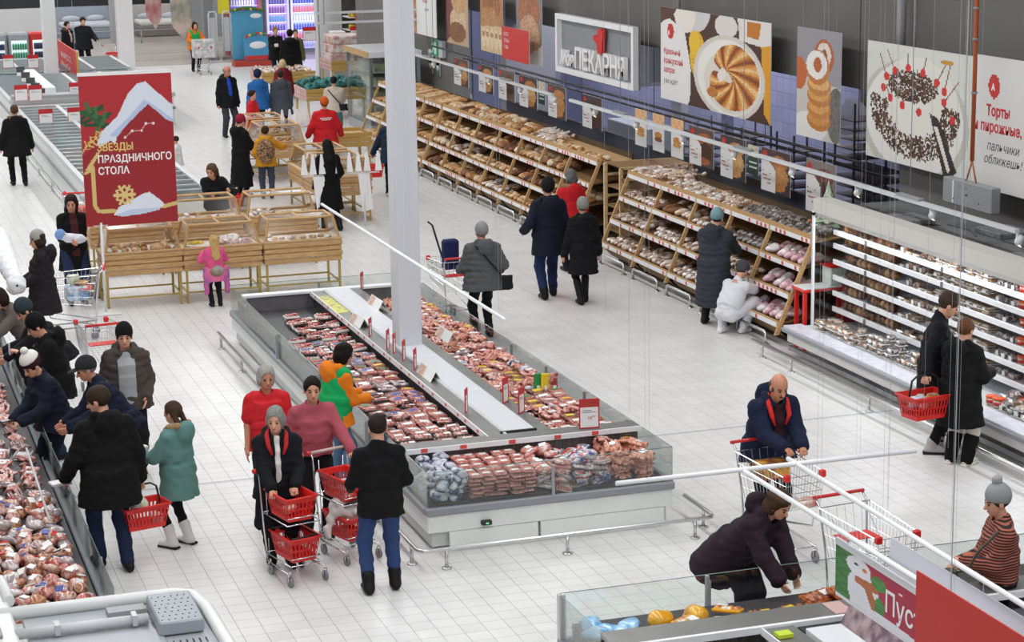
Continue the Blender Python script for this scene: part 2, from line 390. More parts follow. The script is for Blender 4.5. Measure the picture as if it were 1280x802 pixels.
        if res < .02:
            for k, (off, L) in enumerate(((-.032, .058), (-.011, .072), (.011, .078), (.031, .070))):
                b0 = pm+c*off*hs+d*.035*hs; b1 = b0+(d*math.cos(bend*.5)+n*math.sin(bend*.5)+c*off*2)*L*.5*hs; b2 = b1+(d*math.cos(bend*1.4)+n*math.sin(bend*1.4))*L*.5*hs
                B += [cone(b0, b1, .0098*hs, .009*hs, .004), cone(b1, b2, .009*hs, .0075*hs, .004)]
            t0 = wr[i]+d*.02*hs+c*.02*hs; t1 = t0+(c*.7+d*.7+n*.3)*.042*hs; t2 = t1+(d*.85+n*.5)*.03*hs
            B += [cone(t0, t1, .013*hs, .011*hs, .008), cone(t1, t2, .011*hs, .0085*hs, .004)]
            fine.append((pm-.085*s, pm+.085*s, .0085))
        else:
            B += [cone(pm+d*.03*hs, pm+d*.08*hs+n*.02*hs, .028*hs, .016*hs, .02), cone(pm, pm+c*.045*hs+d*.02*hs, .014*hs, .01*hs, .01)]
        B += [cone(hp_[i], kn[i], .075*s, .052*s, .05), cone(kn[i], an[i], .052*s, .038*s, .02), cone(an[i]-v3(0, .015, .03)*s, an[i]+v3(0, .10, -.045)*s, .028*s, .020*s, .02)]
    body = blob('body', B, max(res*1.35, .02), SKIN[skin], R0, fine=fine)
    # ---- face pieces
    if not far:
        mb = MB(); MH = Matrix([[*RH[i]] for i in range(3)])
        for sx in (-1, 1): MB().ball(H(sx*.031, .084, .117), (.013*qh, .011*qh, .009*qh), 8, 5, MH).build('eye', EYE, R0)
        mb = MB(); mb.ball(H(0, .086, .052), (.022*qh, .012*qh, .006*qh), 8, 5, MH); mb.build('lips', LIP, R0)
        for sx in (-1, 1): MB().tube([H(sx*.014, .090, .137), H(sx*.032, .087, .143), H(sx*.05, .07, .137)], .0042*qh, 5).build('eyebrow', hairm(hair[1] if hair[0] != 'none' else '3a2a20'), R0)
    # ---- shoes
    sc_, bh = shoes[0], shoes[1]
    for i in (0, 1):
        ops = []; fx = feet[i][0]*s; a = an[i]; out = (.02 if i else -.02)
        up = v3(0, 0, 1)
        heel = a+v3(0, -.035, -.045)*s; toe = a+v3(out, .165, -.052)*s
        if fz[i] > .03: toe = a+v3(out, .10, -.115)*s
        ops += [cone(heel, toe, .042*s, .034*s, .02), cone(a+v3(0, .0, -.02)*s, a+v3(0, .06, -.035)*s, .046*s, .04*s, .03)]
        if bh: ops += [cone(a+v3(0, 0, -.02)*s, a+(kn[i]-a)*bh, .055*s, .066*s, .03)]
        ops.append(plane((0, 0, .004), (0, 0, -1)))
        sh_o = blob('boot' if bh else 'shoe', ops, max(res*.8, .012), cloth(sc_, .5), R0)
        if len(shoes) > 2:
            MB().bbox(-.052*s, .052*s, -.085*s, .20*s, 0, .028*s, .01, Matrix.Translation((a[0]+(.008 if i else -.008), a[1], max(fz[i]-.01, 0)*s))).build('sole', cloth(shoes[2], .5), sh_o)
    # ---- trousers
    fit = legs[2] if len(legs) > 2 else 1.0; ops = [ell(T(0, -.01, .93), (.175*w*s, .135*s, .13*s), .04)]
    for i in (0, 1):
        cuff = an[i]+(kn[i]-an[i])*max(.08, (bh or 0)*.9)+v3(0, 0, -.02)
        ops += [cone(hp_[i]+v3(0, -.005, 0), kn[i], .098*fit*s, .073*fit*s, .05), cone(kn[i], cuff, .072*fit*s, .060*fit*s, .03)]
    if legs[0] == 'trousers':
        blob('trousers', ops, res, cloth(legs[1], .9), R0, fold=.006, seed=seed)
    # ---- top
    kind = top[0]; col = top[1]; tp = dict(hem=.80, bulk=.02, hood=None, collar=.03, puff=0, open=None, fur=None, fold=.005, sleeve=1.0, rough=.85, flare=1.0, lining=None, mat=None, over=None)
    tp.update(top[2] if len(top) > 2 else {}); b = tp['bulk']; m = tp['mat'] or cloth(col, tp['rough'])
    ops = [loft(T(0, 0, 1.10), T(0, .0, 1.30), ((.155*w+b)*s, (.125+b+belly*.5)*s), ((.150*w+b)*s, (.11+b)*s), .07), ell(T(0, -.01, 1.28), ((.155*w+b)*s, (.100+b)*s, .14*s), .06),
           loft(T(0, .0+belly*.4, .93), T(0, belly*.5, 1.18), ((.165*w+b)*s, (.135+b+belly)*s), ((.160*w+b)*s, (.125+b+belly)*s), .06)]
    wc = T(0, -.01, .95); hz = tp['hem']*s
    if tp['hem'] < .84:
        dz = wc[2]-hz; end = v3(wc[0], wc[1]+.03*s*math.sin(la)+(.02 if lean else 0), hz)
        if lean > 25: end = wc+(T(0, -.01, .5)-wc)/np.linalg.norm(T(0, -.01, .5)-wc)*dz*.8
        fl = tp['flare']; ops.append(loft(wc+v3(0, 0, .06*s), end, ((.17*w+b)*s, (.135+b+belly)*s), ((.185*w+b+.03*fl+dz*.10*fl)*s, (.15+b+.02*fl+dz*.13*fl)*s), .06))
    for i in (0, 1):
        c_end = el[i]+(wr[i]-el[i])*(.97 if tp['sleeve'] >= 1 else 0)
        if tp['sleeve'] < 1: c_end = sh[i]+(el[i]-sh[i])*tp['sleeve']*1.6
        if tp['sleeve'] >= 1:
            ops += [cone(T(0, -.012, 1.43), sh[i]+v3(0, 0, .012), (.058+b*.4)*s, (.052+b*.5)*s, .06), cone(sh[i], el[i], (.054+b*.6)*s, (.050+b*.6)*s, .05), cone(el[i], c_end, (.050+b*.6)*s, (.038+b*.7)*s, .025)]
        elif tp['sleeve'] > 0: ops += [cone(sh[i], c_end, (.060+b)*s, (.062+b)*s, .05)]
    if tp['collar']: ops.append(loft(T(0, -.012, 1.42), T(0, -.005, 1.42+.055+tp['collar']), (.085*s, .080*s), (.07*s, .07*s), .03))
    if tp['hood'] == 'down': ops.append(ell(T(0, -.115-b, 1.42), (.135*s, .085*s, .13*s), .05)); ops += [cone(T(sx*.10, -.06, 1.49), T(sx*.085, .06, 1.44), .045*s, .03*s, .04) for sx in (-1, 1)]
    if tp['hood'] == 'up': ops.append(ell(H(0, -.022, .12), (.11*qh, .13*qh, .14*qh), .05, R=RH)); ops.append(ell(H(0, .12, .095), (.075*qh, .10*qh, .10*qh), .01, '-', R=RH))
    hole = cone(H(0, 0, -.02), H(0, 0, .2), .062*qh, .075*qh, .005, '-')
    if tp['hood'] != 'up': ops.append(hole)
    topo = blob(kind, ops, res, m, R0, fold=tp['fold'], seam=tp['puff'], seed=seed)
    if tp['open']:            # front opening that shows what is worn underneath
        c2, wd = tp['open']; zb_ = hz/s+.02 if hz/s > .7 else .80; xd = T(1, 0, 1.2)-T(0, 0, 1.2); pr = .010+tp['puff']*.9
        o2 = [loft(T(0, 0, 1.10), T(0, 0, 1.32), ((.155*w+b)*s, (.125+pr+b+belly*.5)*s), ((.150*w+b)*s, (.113+pr+b)*s), .07), ell(T(0, -.01, 1.28), ((.155*w+b)*s, (.104+pr+b)*s, .15*s), .06), loft(T(0, belly*.4, zb_), T(0, belly*.5, 1.18), ((.175*w+b)*s, (.142+pr+b+belly)*s), ((.160*w+b)*s, (.127+pr+b+belly)*s), .06), ell(T(0, .035, 1.42), (.07*s, .07*s, .06*s), .03),
              plane(T(wd, 0, 1.2), tuple(xd)), plane(T(-wd, 0, 1.2), tuple(-xd)), plane(T(0, .03, 1.2), tuple(-(T(0, 1, 1.2)-T(0, 0, 1.2)))), hole]
        blob(tp.get('inner_name', 'sweater'), o2, res*.8, cloth(c2, .8), R0, fold=.003, seed=seed+3)
    if tp['over']:
        oc, ob = tp['over']; o2 = [loft(T(0, 0, .80 if hz/s > .7 else hz/s), T(0, 0, 1.12), ((.175*w+b+ob)*s, (.145+b+ob)*s), ((.165*w+b+ob)*s, (.13+b+ob)*s), .05), loft(T(0, 0, 1.08), T(0, 0, 1.36), ((.165*w+b+ob)*s, (.13+b+ob)*s), ((.14*w+b+ob)*s, (.11+b+ob)*s), .05), cone(T(-.13, -.01, 1.40), T(.13, -.01, 1.40), (.055+b*.5+ob)*s, None, .04), hole]
        blob('vest', o2, res, cloth(oc, .8), topo, fold=.004, seed=seed+5)
    if tp['lining']:
        mb = MB(); Lc = cloth(tp['lining'], .7)
        for sx in (-1, 1): mb.tube([T(sx*.06, .13+b, 1.28), T(sx*.095, .10+b, 1.38), T(sx*.10, .04, 1.47), T(sx*.07, -.05, 1.52)], [.012*s, .024*s, .028*s, .016*s], 8)
        mb.build('hood_lining', Lc, topo)
    if tp['fur']:
        path = [T(x_, y_, z_) for x_, y_, z_ in ((-.10, .06, 1.44), (-.13, -.02, 1.49), (-.10, -.12, 1.50), (0, -.165, 1.48), (.10, -.12, 1.50), (.13, -.02, 1.49), (.10, .06, 1.44))] if tp['hood'] != 'up' else [H(x_, y_, z_) for x_, y_, z_ in ((-.08, .08, .03), (-.1, .08, .12), (-.06, .08, .2), (0, .08, .24), (.06, .08, .2), (.1, .08, .12), (.08, .08, .03))]
        blob('fur_trim', [cone(path[i], path[i+1], .034*s, .034*s, .02) for i in range(len(path)-1)], .012, mat('fur_'+tp['fur'], srgb(tp['fur']), .95, bump=1, scale=90, var=.5), topo, fold=.007, seed=seed)
    if gloves: 
        for i in (0, 1): blob('glove', [x for x in (cone(wr[i], wr[i]+(wr[i]-el[i])/np.linalg.norm(wr[i]-el[i])*.09*s, .036*s, .034*s, .02), cone(wr[i], wr[i]+(wr[i]-el[i])/np.linalg.norm(wr[i]-el[i])*.16*s, .03*s, .018*s, .02))], .012, cloth(gloves, .5), R0)
    # ---- hair and hat
    hs_, hc = hair[0], hair[1]; ops = []
    if hs_ != 'none':
        cut_face = ell(H(0, .112, .094), (.078*qh, .098*qh, .098*qh), .012, '-', R=RH)
        up = -.012 if hs_ in ('short', 'crop') else -.03; th = 1.0 if hs_ == 'crop' else 1.06
        ops = [ell(H(0, -.012, .152), (.083*th*qh, .103*th*qh, .095*th*qh), .01, R=RH)]
        if hs_ in ('bob', 'long'): ops += [ell(H(0, -.025, .15), (.094*qh, .108*qh, .10*qh), .02, R=RH), ell(H(0, -.03, .085), (.100*qh, .088*qh, .095*qh), .03, R=RH)]
        if hs_ == 'long': ops += [cone(H(-.05, -.05, .08), T(-.06, -.13-b, 1.25), .05*qh, .045*qh, .04), cone(H(.05, -.05, .08), T(.06, -.13-b, 1.25), .05*qh, .045*qh, .04), cone(H(0, -.06, .08), T(0, -.14-b, 1.2), .05*qh, .05*qh, .04)]
        if hs_ == 'vlong': ops += [ell(H(0, -.03, .09), (.095*qh, .085*qh, .10*qh), .03, R=RH), cone(H(0, -.06, .1), T(0, -.13-b, 1.35), .09*qh, .11*qh, .04), cone(T(0, -.13-b, 1.35), T(0, -.13-b, 1.08), .11*qh, .07*qh, .04)]
        if hs_ == 'bun': ops += [ell(H(0, -.115, .13), .04*qh, .02)]
        if hs_ == 'tail': ops += [ell(H(0, -.115, .12), .03*qh, .02), cone(H(0, -.12, .11), T(0, -.14, 1.28), .03*qh, .018*qh, .02)]
        if hs_ == 'braids': ops += [cone(H(sx*.06, -.06, .1), T(sx*.07, -.11-b, 1.42), .032*qh, .026*qh, .02) for sx in (-1, 1)]
        if hs_ == 'curly': ops = [ell(H(0, -.015, .15), (.10*qh, .118*qh, .108*qh), .01, R=RH), ell(H(0, -.04, .08), (.095*qh, .09*qh, .09*qh), .03, R=RH)]
        if hs_ == 'bald': ops = [ell(H(0, -.018, .12), (.084*qh, .094*qh, .075*qh), .01, R=RH), ell(H(0, 0, .20), (.07*qh, .085*qh, .06*qh), .01, '-', R=RH)]
        ops.append(cut_face)
        if hs_ in ('short', 'crop', 'bald', 'bun', 'tail'): ops.append(ell(H(0, .0, .0), (.12*qh, .11*qh, .055*qh), .02, '-', R=RH))
        blob('hair', ops, .010 if not far else res*.8, hairm(hc), R0, fold={'curly': .010, 'bob': .006, 'long': .006}.get(hs_, .0035), seed=seed)
    if hat:
        hk, hcol = hat[0], hat[1]; n_ = H(0, .25, 1)-H(0, 0, 0); zc = .125 if hk == 'beanie' else .14
        ops = [ell(H(0, -.012, .155), (.095*qh, .112*qh, .108*qh), .01, R=RH), plane(H(0, .05, zc+.01) if hk != 'fez' else H(0, 0, .1), -(H(0, -.35, 1)-H(0, 0, 0)))]
        if hk == 'beanie': ops[0] = ell(H(0, -.02, .165), (.094*qh, .110*qh, .115*qh), .01, R=RH)
        ho = blob('hat', ops, .010 if not far else res*.8, cloth(hcol, .9, bump=.6, scale=120), R0, seam=.003 if hk == 'beanie' else 0, seam_h=.02)
        if hk == 'cap':
            blob('cap_visor', [ell(H(0, .12, .155), (.07*qh, .075*qh, .012*qh), .01, R=RH)], .009, cloth(hcol, .9), ho)
        if len(hat) > 2 and hat[2]:
            blob('pompom', [ell(H(0, -.03, .30), .042*qh, .01)], .011, cloth(hat[2], .95, bump=1), ho, fold=.006)
        if len(hat) > 3:
            blob('hat_top', [ell(H(0, -.02, .19), (.097*qh, .113*qh, .10*qh), .01, R=RH), plane(H(0, .05, .19), -(H(0, 0, 1)-H(0, 0, 0)))], .011, cloth(hat[3], .9), ho)
    info = dict(root=R0, T=T, H=H, wr=wr, el=el, sh=sh, s=s, an=an, kn=kn, b=b)
    def world(p): return Matrix.Rotation(math.radians(face), 4, 'Z') @ Vector(p)+Vector((g[0], g[1], z0))
    info['W'] = world
    return info
# ---------------------------------------------------------------- floor: every tile is a tile
TS = .2088; TX0, TY0 = 5.70-TS*60, .045
def tile_mat(name, wear):
    m = mat(name, srgb('e5e4e2'), .34, rnd=.045, col2=srgb('dcdbd9'), scale=1.2); return m
TILE = tile_mat('floor_tile', .1)
slab = MB().box(-30, 42, 6, 37.0, -.12, -.004).build('floor', mat('tile_grout', srgb('8f8c88'), .9)); struct(slab)
rows = []
for j in range(60, 178):
    y = TY0+j*TS
    for i in range(0, 130):
        x = TX0+i*TS
        if x < .3 or x > 13.9 or y > 36.9: continue
        rows.append((math.hypot(x-1.5, y), x, y))
# tiles hidden under the long fixtures are left out of the single ones
vis = [r for r in rows if not ((5.45 < r[1] < 7.8 and 19.3 < r[2] < 28.4) or r[1] < 1.9 and r[2] < 28 or (r[1] > 5.4 and r[2] < 15.4) or (r[2] < 16.2 and r[1] < 2.6))]
vis = [r for r in vis if r[2] > 14.6]
vis.sort(); single = set((r[1], r[2]) for r in vis[:300]); g_ = .0022; bb = .0012
tb = MB().box(g_, TS-g_, g_, TS-g_, -.006, 0); tme = tb.mesh('tile'); tme.materials.append(TILE)
for (x, y) in single:
    o = bpy.data.objects.new('tile', tme); C.objects.link(o); o.location = (x, y, 0); adopt(o, slab)
V = []; Q = []
for _, x, y in rows:
    if (x, y) in single: continue
    n = len(V); V += [(x+g_, y+g_, 0), (x+TS-g_, y+g_, 0), (x+TS-g_, y+TS-g_, 0), (x+g_, y+TS-g_, 0), (x+g_, y+g_, -.005), (x+TS-g_, y+g_, -.005), (x+TS-g_, y+TS-g_, -.005), (x+g_, y+TS-g_, -.005)]
    Q += [(n, n+1, n+2, n+3), (n, n+4, n+5, n+1), (n+1, n+5, n+6, n+2), (n+3, n+2, n+6, n+7), (n, n+3, n+7, n+4)]
me = np_mesh('tile_field', np.array(V), np.array(Q), [mat('floor_tile_field', srgb('e4e3e1'), .34, col2=srgb('dbdad8'), scale=1.5)], False)
o = bpy.data.objects.new('tile_field', me); C.objects.link(o); adopt(o, slab); o['kind'] = 'stuff'
# farther off the joints are left to the material
fm = mat('floor_far', srgb('dddbd7'), .3); nt = fm.node_tree; b_ = nt.nodes['Principled BSDF']; tc = nt.nodes.new('ShaderNodeTexCoord'); br = nt.nodes.new('ShaderNodeTexBrick')
br.offset = 0; br.inputs['Scale'].default_value = 1; br.inputs['Brick Width'].default_value = TS; br.inputs['Row Height'].default_value = TS; br.inputs['Mortar Size'].default_value = .004
br.inputs['Color1'].default_value = (*srgb('e4e3e1'), 1); br.inputs['Color2'].default_value = (*srgb('dddcda'), 1); br.inputs['Mortar'].default_value = (*srgb('b4b2ae'), 1)
nt.links.new(tc.outputs['Object'], br.inputs['Vector']); nt.links.new(br.outputs['Color'], b_.inputs['Base Color'])
o = MB().box(0, 42, 0, 36.3, -.1, 0).build('floor', fm, loc=(0, TY0+177*TS-.002, 0)); struct(o)
o = MB().box(-30, 0, 0, 36.3, -.1, 0).build('floor', fm, loc=(0, TY0+177*TS-.002, 0)); struct(o)
struct(MB().box(-30, 50, 73.3, 115, -.1, 0).build('floor', mat('mall_floor', srgb('b7afa6'), .25, col2=srgb('a9a097'), scale=.4)))
# expansion strips across the floor
for x0, x1, y in ((-2, 5.2, 22.42), (8.15, 12.4, 22.42)):
    o = MB().box(x0, x1, y, y+.045, -.003, .0012).build('trim_1', mat('floor_strip', srgb('b3b6ba'), .4)); struct(o)
for y in (75.5, 78.4): struct(MB().box(4, 18, y, y+.12, 0, .002).build('trim_2', mat('floor_red_strip', srgb('8c6a62'), .4)))

# ---------------------------------------------------------------- shell
struct(MB().box(-30, 50, 2, 115, 8.6, 8.8).build('ceiling', mat('ceiling_paint', srgb('b9babb'), .9)))
struct(MB().box(-30, 50, 112, 112.3, 0, 8.6).build('wall_back', paint('c9cbcc', .8)))
struct(MB().box(-14.3, -14, 2, 112, 0, 8.6).build('wall_left', paint('d9dadb', .8)))
GW = mat('bakery_bulkhead_grey', srgb('716f6a'), .75, var=.06, scale=.6)
struct(MB().box(14.98, 15.4, 14, 59.8, 3.26, 8.6).build('wall_right', GW))
struct(MB().box(14.98, 15.4, 50.05, 59.8, 0, 3.25).build('wall_right', GW))
struct(MB().box(14.98, 15.4, 14, 27.3, 0, 3.25).build('wall_right', GW))
LIL = mat('lilac_tile', srgb('8d90ad'), .35); nt = LIL.node_tree; b_ = nt.nodes['Principled BSDF']; tc = nt.nodes.new('ShaderNodeTexCoord'); mp = nt.nodes.new('ShaderNodeMapping'); br = nt.nodes.new('ShaderNodeTexBrick')
mp.inputs['Rotation'].default_value = (PI/2, 0, PI/2); br.offset = 0; br.inputs['Scale'].default_value = 1; br.inputs['Brick Width'].default_value = .3; br.inputs['Row Height'].default_value = .3; br.inputs['Mortar Size'].default_value = .006
br.inputs['Color1'].default_value = (*srgb('8a8dac'), 1); br.inputs['Color2'].default_value = (*srgb('9497b2'), 1); br.inputs['Mortar'].default_value = (*srgb('6a6d88'), 1)
sx_ = nt.nodes.new('ShaderNodeSeparateXYZ'); cx2 = nt.nodes.new('ShaderNodeCombineXYZ'); nt.links.new(tc.outputs['Object'], sx_.inputs[0]); nt.links.new(sx_.outputs[1], cx2.inputs[0]); nt.links.new(sx_.outputs[2], cx2.inputs[1])
nt.links.new(cx2.outputs[0], br.inputs['Vector']); nt.links.new(br.outputs['Color'], b_.inputs['Base Color'])
struct(MB().box(18.4, 18.6, 33.5, 59.8, 0, 5).build('wall_bakery_back', LIL))
struct(MB().box(19.6, 19.8, 14, 33.5, 0, 5).build('wall_bakery_back', mat('bakery_darkness', (.012, .012, .016), .8)))  # near-black wall colour stands in for darkness in this part of the bakery
struct(MB().box(15.41, 19.6, 14, 59.8, 5.0, 5.1).build('ceiling', paint('55565c', .8)))
struct(MB().box(15.0, 16.2, 45.9, 46.3, 0, 3.25).build('trim_3', paint('8f9096', .7)))
struct(MB().box(15.5, 18.38, 50.1, 50.2, 0, 5).build('wall_far', LIL))
# slim lilac and grey piers in the bakery opening
for px, wd, c in ((655, .45, '8f92ad'), (690, .5, '7b7d90'), (845, .55, 'a0a0a6'), (905, .25, '8c8fae')):
    p = WX(px, 140, 16.6); struct(MB().box(16.6, 16.75, p.y-wd/2, p.y+wd/2, 0, 4.98).build('wall_pier', paint(c, .5)))
BL = bpy.data.lights.new('bakery_lamp', 'AREA'); BL.shape = 'RECTANGLE'; BL.size = 1; BL.size_y = 14; BL.energy = 620; BL.color = (.9, .92, 1)
o = bpy.data.objects.new('bakery_lamp', BL); C.objects.link(o); o.location = (16.7, 42, 4.9)
# pillars
PW = mat('pillar_white', srgb('d4d6dc'), .5)
p = WX(497, 430, 6.62); pil = MB().bbox(6.56, 6.86, p.y-.3, p.y+.02, 0, 8.59, .012).build('wall_pillar_1', PW); struct(pil)
for (xa, xb, yb, Y, nm) in ((59.0, 75.5, 120, 63.6, 2), (150, 170, 90, 71.6, 3)):
    a, b2 = WY(xa, yb, Y), WY(xb, yb, Y); struct(MB().bbox(a.x, b2.x, Y, Y+.45, 0, 8.59, .015).build('wall_pillar_%d' % nm, mat('pillar_far', srgb('dcdcdc'), .5)))
a, b2 = WY(402, 97, 66.3), WY(435, 97, 66.3)
struct(MB().bbox(a.x, b2.x, 66.3, 67.1, 0, 8.59, .015).build('wall_pillar_4', mat('pillar_far', srgb('dcdcdc'), .5)))
struct(MB().box(a.x-.03, a.x, 66.32, 66.5, 0, 8.5).build('trim_4', GREYP))
a, b2 = WY(140, 40, 84.0), WY(156, 40, 84.0); struct(MB().box(a.x, b2.x, 84, 84.6, 0, 8.5).build('wall_pillar_5', paint('a9abae', .5)))

# ---------------------------------------------------------------- flat print: little rasters carried as face colours
PRINT = bpy.data.materials.new('print'); PRINT.use_nodes = True; _nt = PRINT.node_tree; _at = _nt.nodes.new('ShaderNodeAttribute'); _at.attribute_name = 'Col'
_nt.links.new(_at.outputs['Color'], _nt.nodes['Principled BSDF'].inputs['Base Color']); _nt.nodes['Principled BSDF'].inputs['Roughness'].default_value = .45
class Art:
    def __init__(s, nx, ny, bg): s.nx, s.ny = nx, ny; s.a = np.ones((ny, nx, 3))*np.array(srgb(bg)); y, x = np.mgrid[0:ny, 0:nx]; s.x = (x+.5)/nx; s.y = (y+.5)/ny; s.asp = nx/ny
    def _n(s, f, sd): return np.sin(s.x*f*1.3+sd+2*np.sin(s.y*f+sd))*np.sin(s.y*f*1.7-sd+1.5*np.sin(s.x*f*.8))
    def put(s, m, c, n=0, f=30, sd=0):
        col = np.array(srgb(c))[None, None]*np.ones_like(s.a)
        if n: col = np.clip(col*(1+n*s._n(f, sd))[..., None], 0, 1)
        s.a[m] = col[m]; return s
    def ell(s, cx, cy, rx, ry, c, rot=0, n=0, f=30, sd=0):
        X, Y = (s.x-cx)*s.asp, s.y-cy; cr, sr = math.cos(rot), math.sin(rot); u, v = X*cr+Y*sr, -X*sr+Y*cr
        return s.put((u/(rx*s.asp))**2+(v/ry)**2 < 1, c, n, f, sd)
    def poly(s, P, c, n=0, f=30, sd=0):
        m = np.zeros(s.x.shape, bool)
        for i in range(len(P)):
            (x0, y0), (x1, y1) = P[i], P[i-1]
            if y0 == y1: continue
            cnd = ((s.y < y0) != (s.y < y1)) & (s.x < (x1-x0)*(s.y-y0)/(y1-y0)+x0); m ^= cnd
        return s.put(m, c, n, f, sd)
    def line(s, x0, y0, x1, y1, wd, c):
        X, Y = s.x*s.asp, s.y; a, b, cc, d = x0*s.asp, y0, x1*s.asp, y1; L = (cc-a)**2+(d-b)**2+1e-9; t = np.clip(((X-a)*(cc-a)+(Y-b)*(d-b))/L, 0, 1)
        return s.put(np.hypot(X-a-t*(cc-a), Y-b-t*(d-b)) < wd, c)
    def obj(s, name, w, h, parent, M, edge=True):
        nx, ny = s.nx, s.ny; gx = np.linspace(0, w, nx+1); gz = np.linspace(h, 0, ny+1); X, Z = np.meshgrid(gx, gz); V = np.stack([X.ravel(), Z.ravel(), np.zeros(X.size)], 1)
        i, j = np.meshgrid(np.arange(nx), np.arange(ny)); k = (j*(nx+1)+i).ravel(); Q = np.stack([k, k+nx+1, k+nx+2, k+1], 1)
        me = np_mesh(name, V, Q, [PRINT], False); ca = me.color_attributes.new('Col', 'FLOAT_COLOR', 'CORNER')
        col = np.concatenate([s.a.reshape(-1, 3), np.ones((nx*ny, 1))], 1); ca.data.foreach_set('color', np.repeat(col, 4, axis=0).astype(np.float32).ravel())
        me.transform(M); o = bpy.data.objects.new(name, me); C.objects.link(o)
        if parent is not None: adopt(o, parent)
        return o
WIRE = mat('steel_wire', (.55, .55, .55), .4, .8)
def poster(px0, py0, px1, py1, X, art, label, group=None, texts=(), cat='poster', name='hanging_poster', thick=.012, wires=True, wl=None):
    """px0,py0 the top left corner, px1 the right edge, py1 the lower left corner; the sheet hangs in the plane X"""
    a = WX(px0, py0, X); h = a.z-WX(px0, py1, X).z; wd = a.y-WX(px1, py0+(px1-px0)*.22, X).y
    r0 = root(name, (X, a.y, a.z-h), 0, label, cat, group)
    MB().box(0, thick, -wd, 0, 0, h).build('board', paint('e8e8e6', .5), r0)
    if art: art.obj('print', wd, h, r0, Matrix.Translation((-.0015, 0, 0)) @ FACE_NX)
    for (s_, x, y, sz, c, kw) in texts:
        text_mesh('lettering', s_, sz*h, paint(c, .5), r0, 0, Matrix.Translation((-.003, -x*wd, y*h)) @ FACE_NX, **kw)
    if wires:
        for t in (.12, .88): MB().tube([(thick/2, -wd*t, h), (thick/2, -wd*t, (h+wl) if wl else 8.58-(a.z-h))], .0022, 4).build('hanger_wire', WIRE, r0)
    return r0
XP = 14.62
# croissant poster
A = Art(132, 106, '4a2a1e')
A.ell(.30, -.02, .18, .25, 'd9d6d2').ell(.24, .06, .10, .18, 'efe9e0').ell(.62, .10, .10, .12, 'e7e0da').poly([(.72, .0), (1, .0), (1, .26), (.74, .22)], 'e9e4de').poly([(.80, .02), (.92, .02), (.90, .18), (.80, .17)], 'c97a1c')
A.ell(.36, .45, .07, .25, 'e8b81f', n=.25, f=60).ell(.33, .32, .05, .12, 'f0c430').poly([(.92, .25), (1, .22), (1, 1), (.95, .9)], 'e2a01e')
A.ell(.64, .62, .315, .43, 'dcd6cd').ell(.64, .62, .28, .385, 'f1eee8').ell(.665, .66, .24, .32, 'e4ded4')
for k in range(150):                  # the croissant: a ribbed crescent open to the left
    t = k/149; an_ = math.radians(150-330*t); th = math.sin(PI*min(max(t*.96+.03, 0), 1))**.6; cx = .655+.115*math.cos(an_); cy = .60-.19*math.sin(an_)
    ph = (t*9) % 1; e_ = abs(ph-.5)*2; c_ = ['f0c88a', 'e4a656', 'd68c3c', 'b8651f', '8c4512'][min(4, int(e_*5))]
    A.ell(cx, cy, .018, .150*th+.03, c_, rot=(an_-PI/2)*-1+.25, n=.18, f=80, sd=1)
A.ell(.585, .60, .035, .075, 'efe9df', rot=.3).ell(.50, .80, .05, .055, 'c9802f', n=.2)
A.poly([(0, 0), (.085, .0), (.10, .12), (.15, .16), (.235, .20), (.27, .42), (.30, .62), (.29, .95), (.27, 1.0), (0, 1.0)], 'eeecea').poly([(0, 0), (.16, 0), (.11, .11), (.05, .13), (0, .18)], '5b3328').ell(.10, .25, .033, .085, 'd0342c')
poster(826, 8, 964, 122, XP, A, 'large poster of a baked croissant on a white plate under grey bulkhead', 'large bakery posters', [
    ('A', .075, .71, .07, 'ffffff', dict(bold=.004)), ('Идеальный', .03, .50, .085, 'cf3038', dict(bold=.003)), ('французский', .03, .40, .085, 'cf3038', dict(bold=.003)), ('завтрак', .03, .30, .085, 'cf3038', dict(bold=.003)), ('уже ждёт!', .03, .18, .08, '3a3a3a', dict(shear=.3))])
# doughnuts
A = Art(52, 88, '9b98a0'); A.poly([(0, .42), (1, .5), (1, 1), (0, 1)], 'cfc9c2').ell(.05, .42, .18, .15, 'c8662c').ell(.9, .75, .2, .25, '6d6a66', n=.3)
A.ell(.30, .90, .40, .14, 'e9e6e2')
for cy, c1, c2 in ((.82, 'c07a30', 'd6924a'), (.71, 'c98238', 'e0a258'), (.60, 'c47c34', 'dba255'), (.50, 'c9853c', 'e2b070')): A.ell(.52, cy, .27, .10, c1).ell(.51, cy-.02, .24, .07, c2, n=.1)
A.ell(.62, .24, .22, .16, 'b9602c').ell(.62, .22, .16, .11, 'e8dcd2').ell(.62, .25, .08, .08, '8c4a24').ell(.48, .34, .27, .16, 'c87a38').ell(.46, .32, .24, .13, 'f0ece8').ell(.48, .32, .09, .07, 'b9642c')
poster(997, 33, 1052, 168, XP, A, 'narrow tall poster of a tower of sugared ring doughnuts', 'large bakery posters')
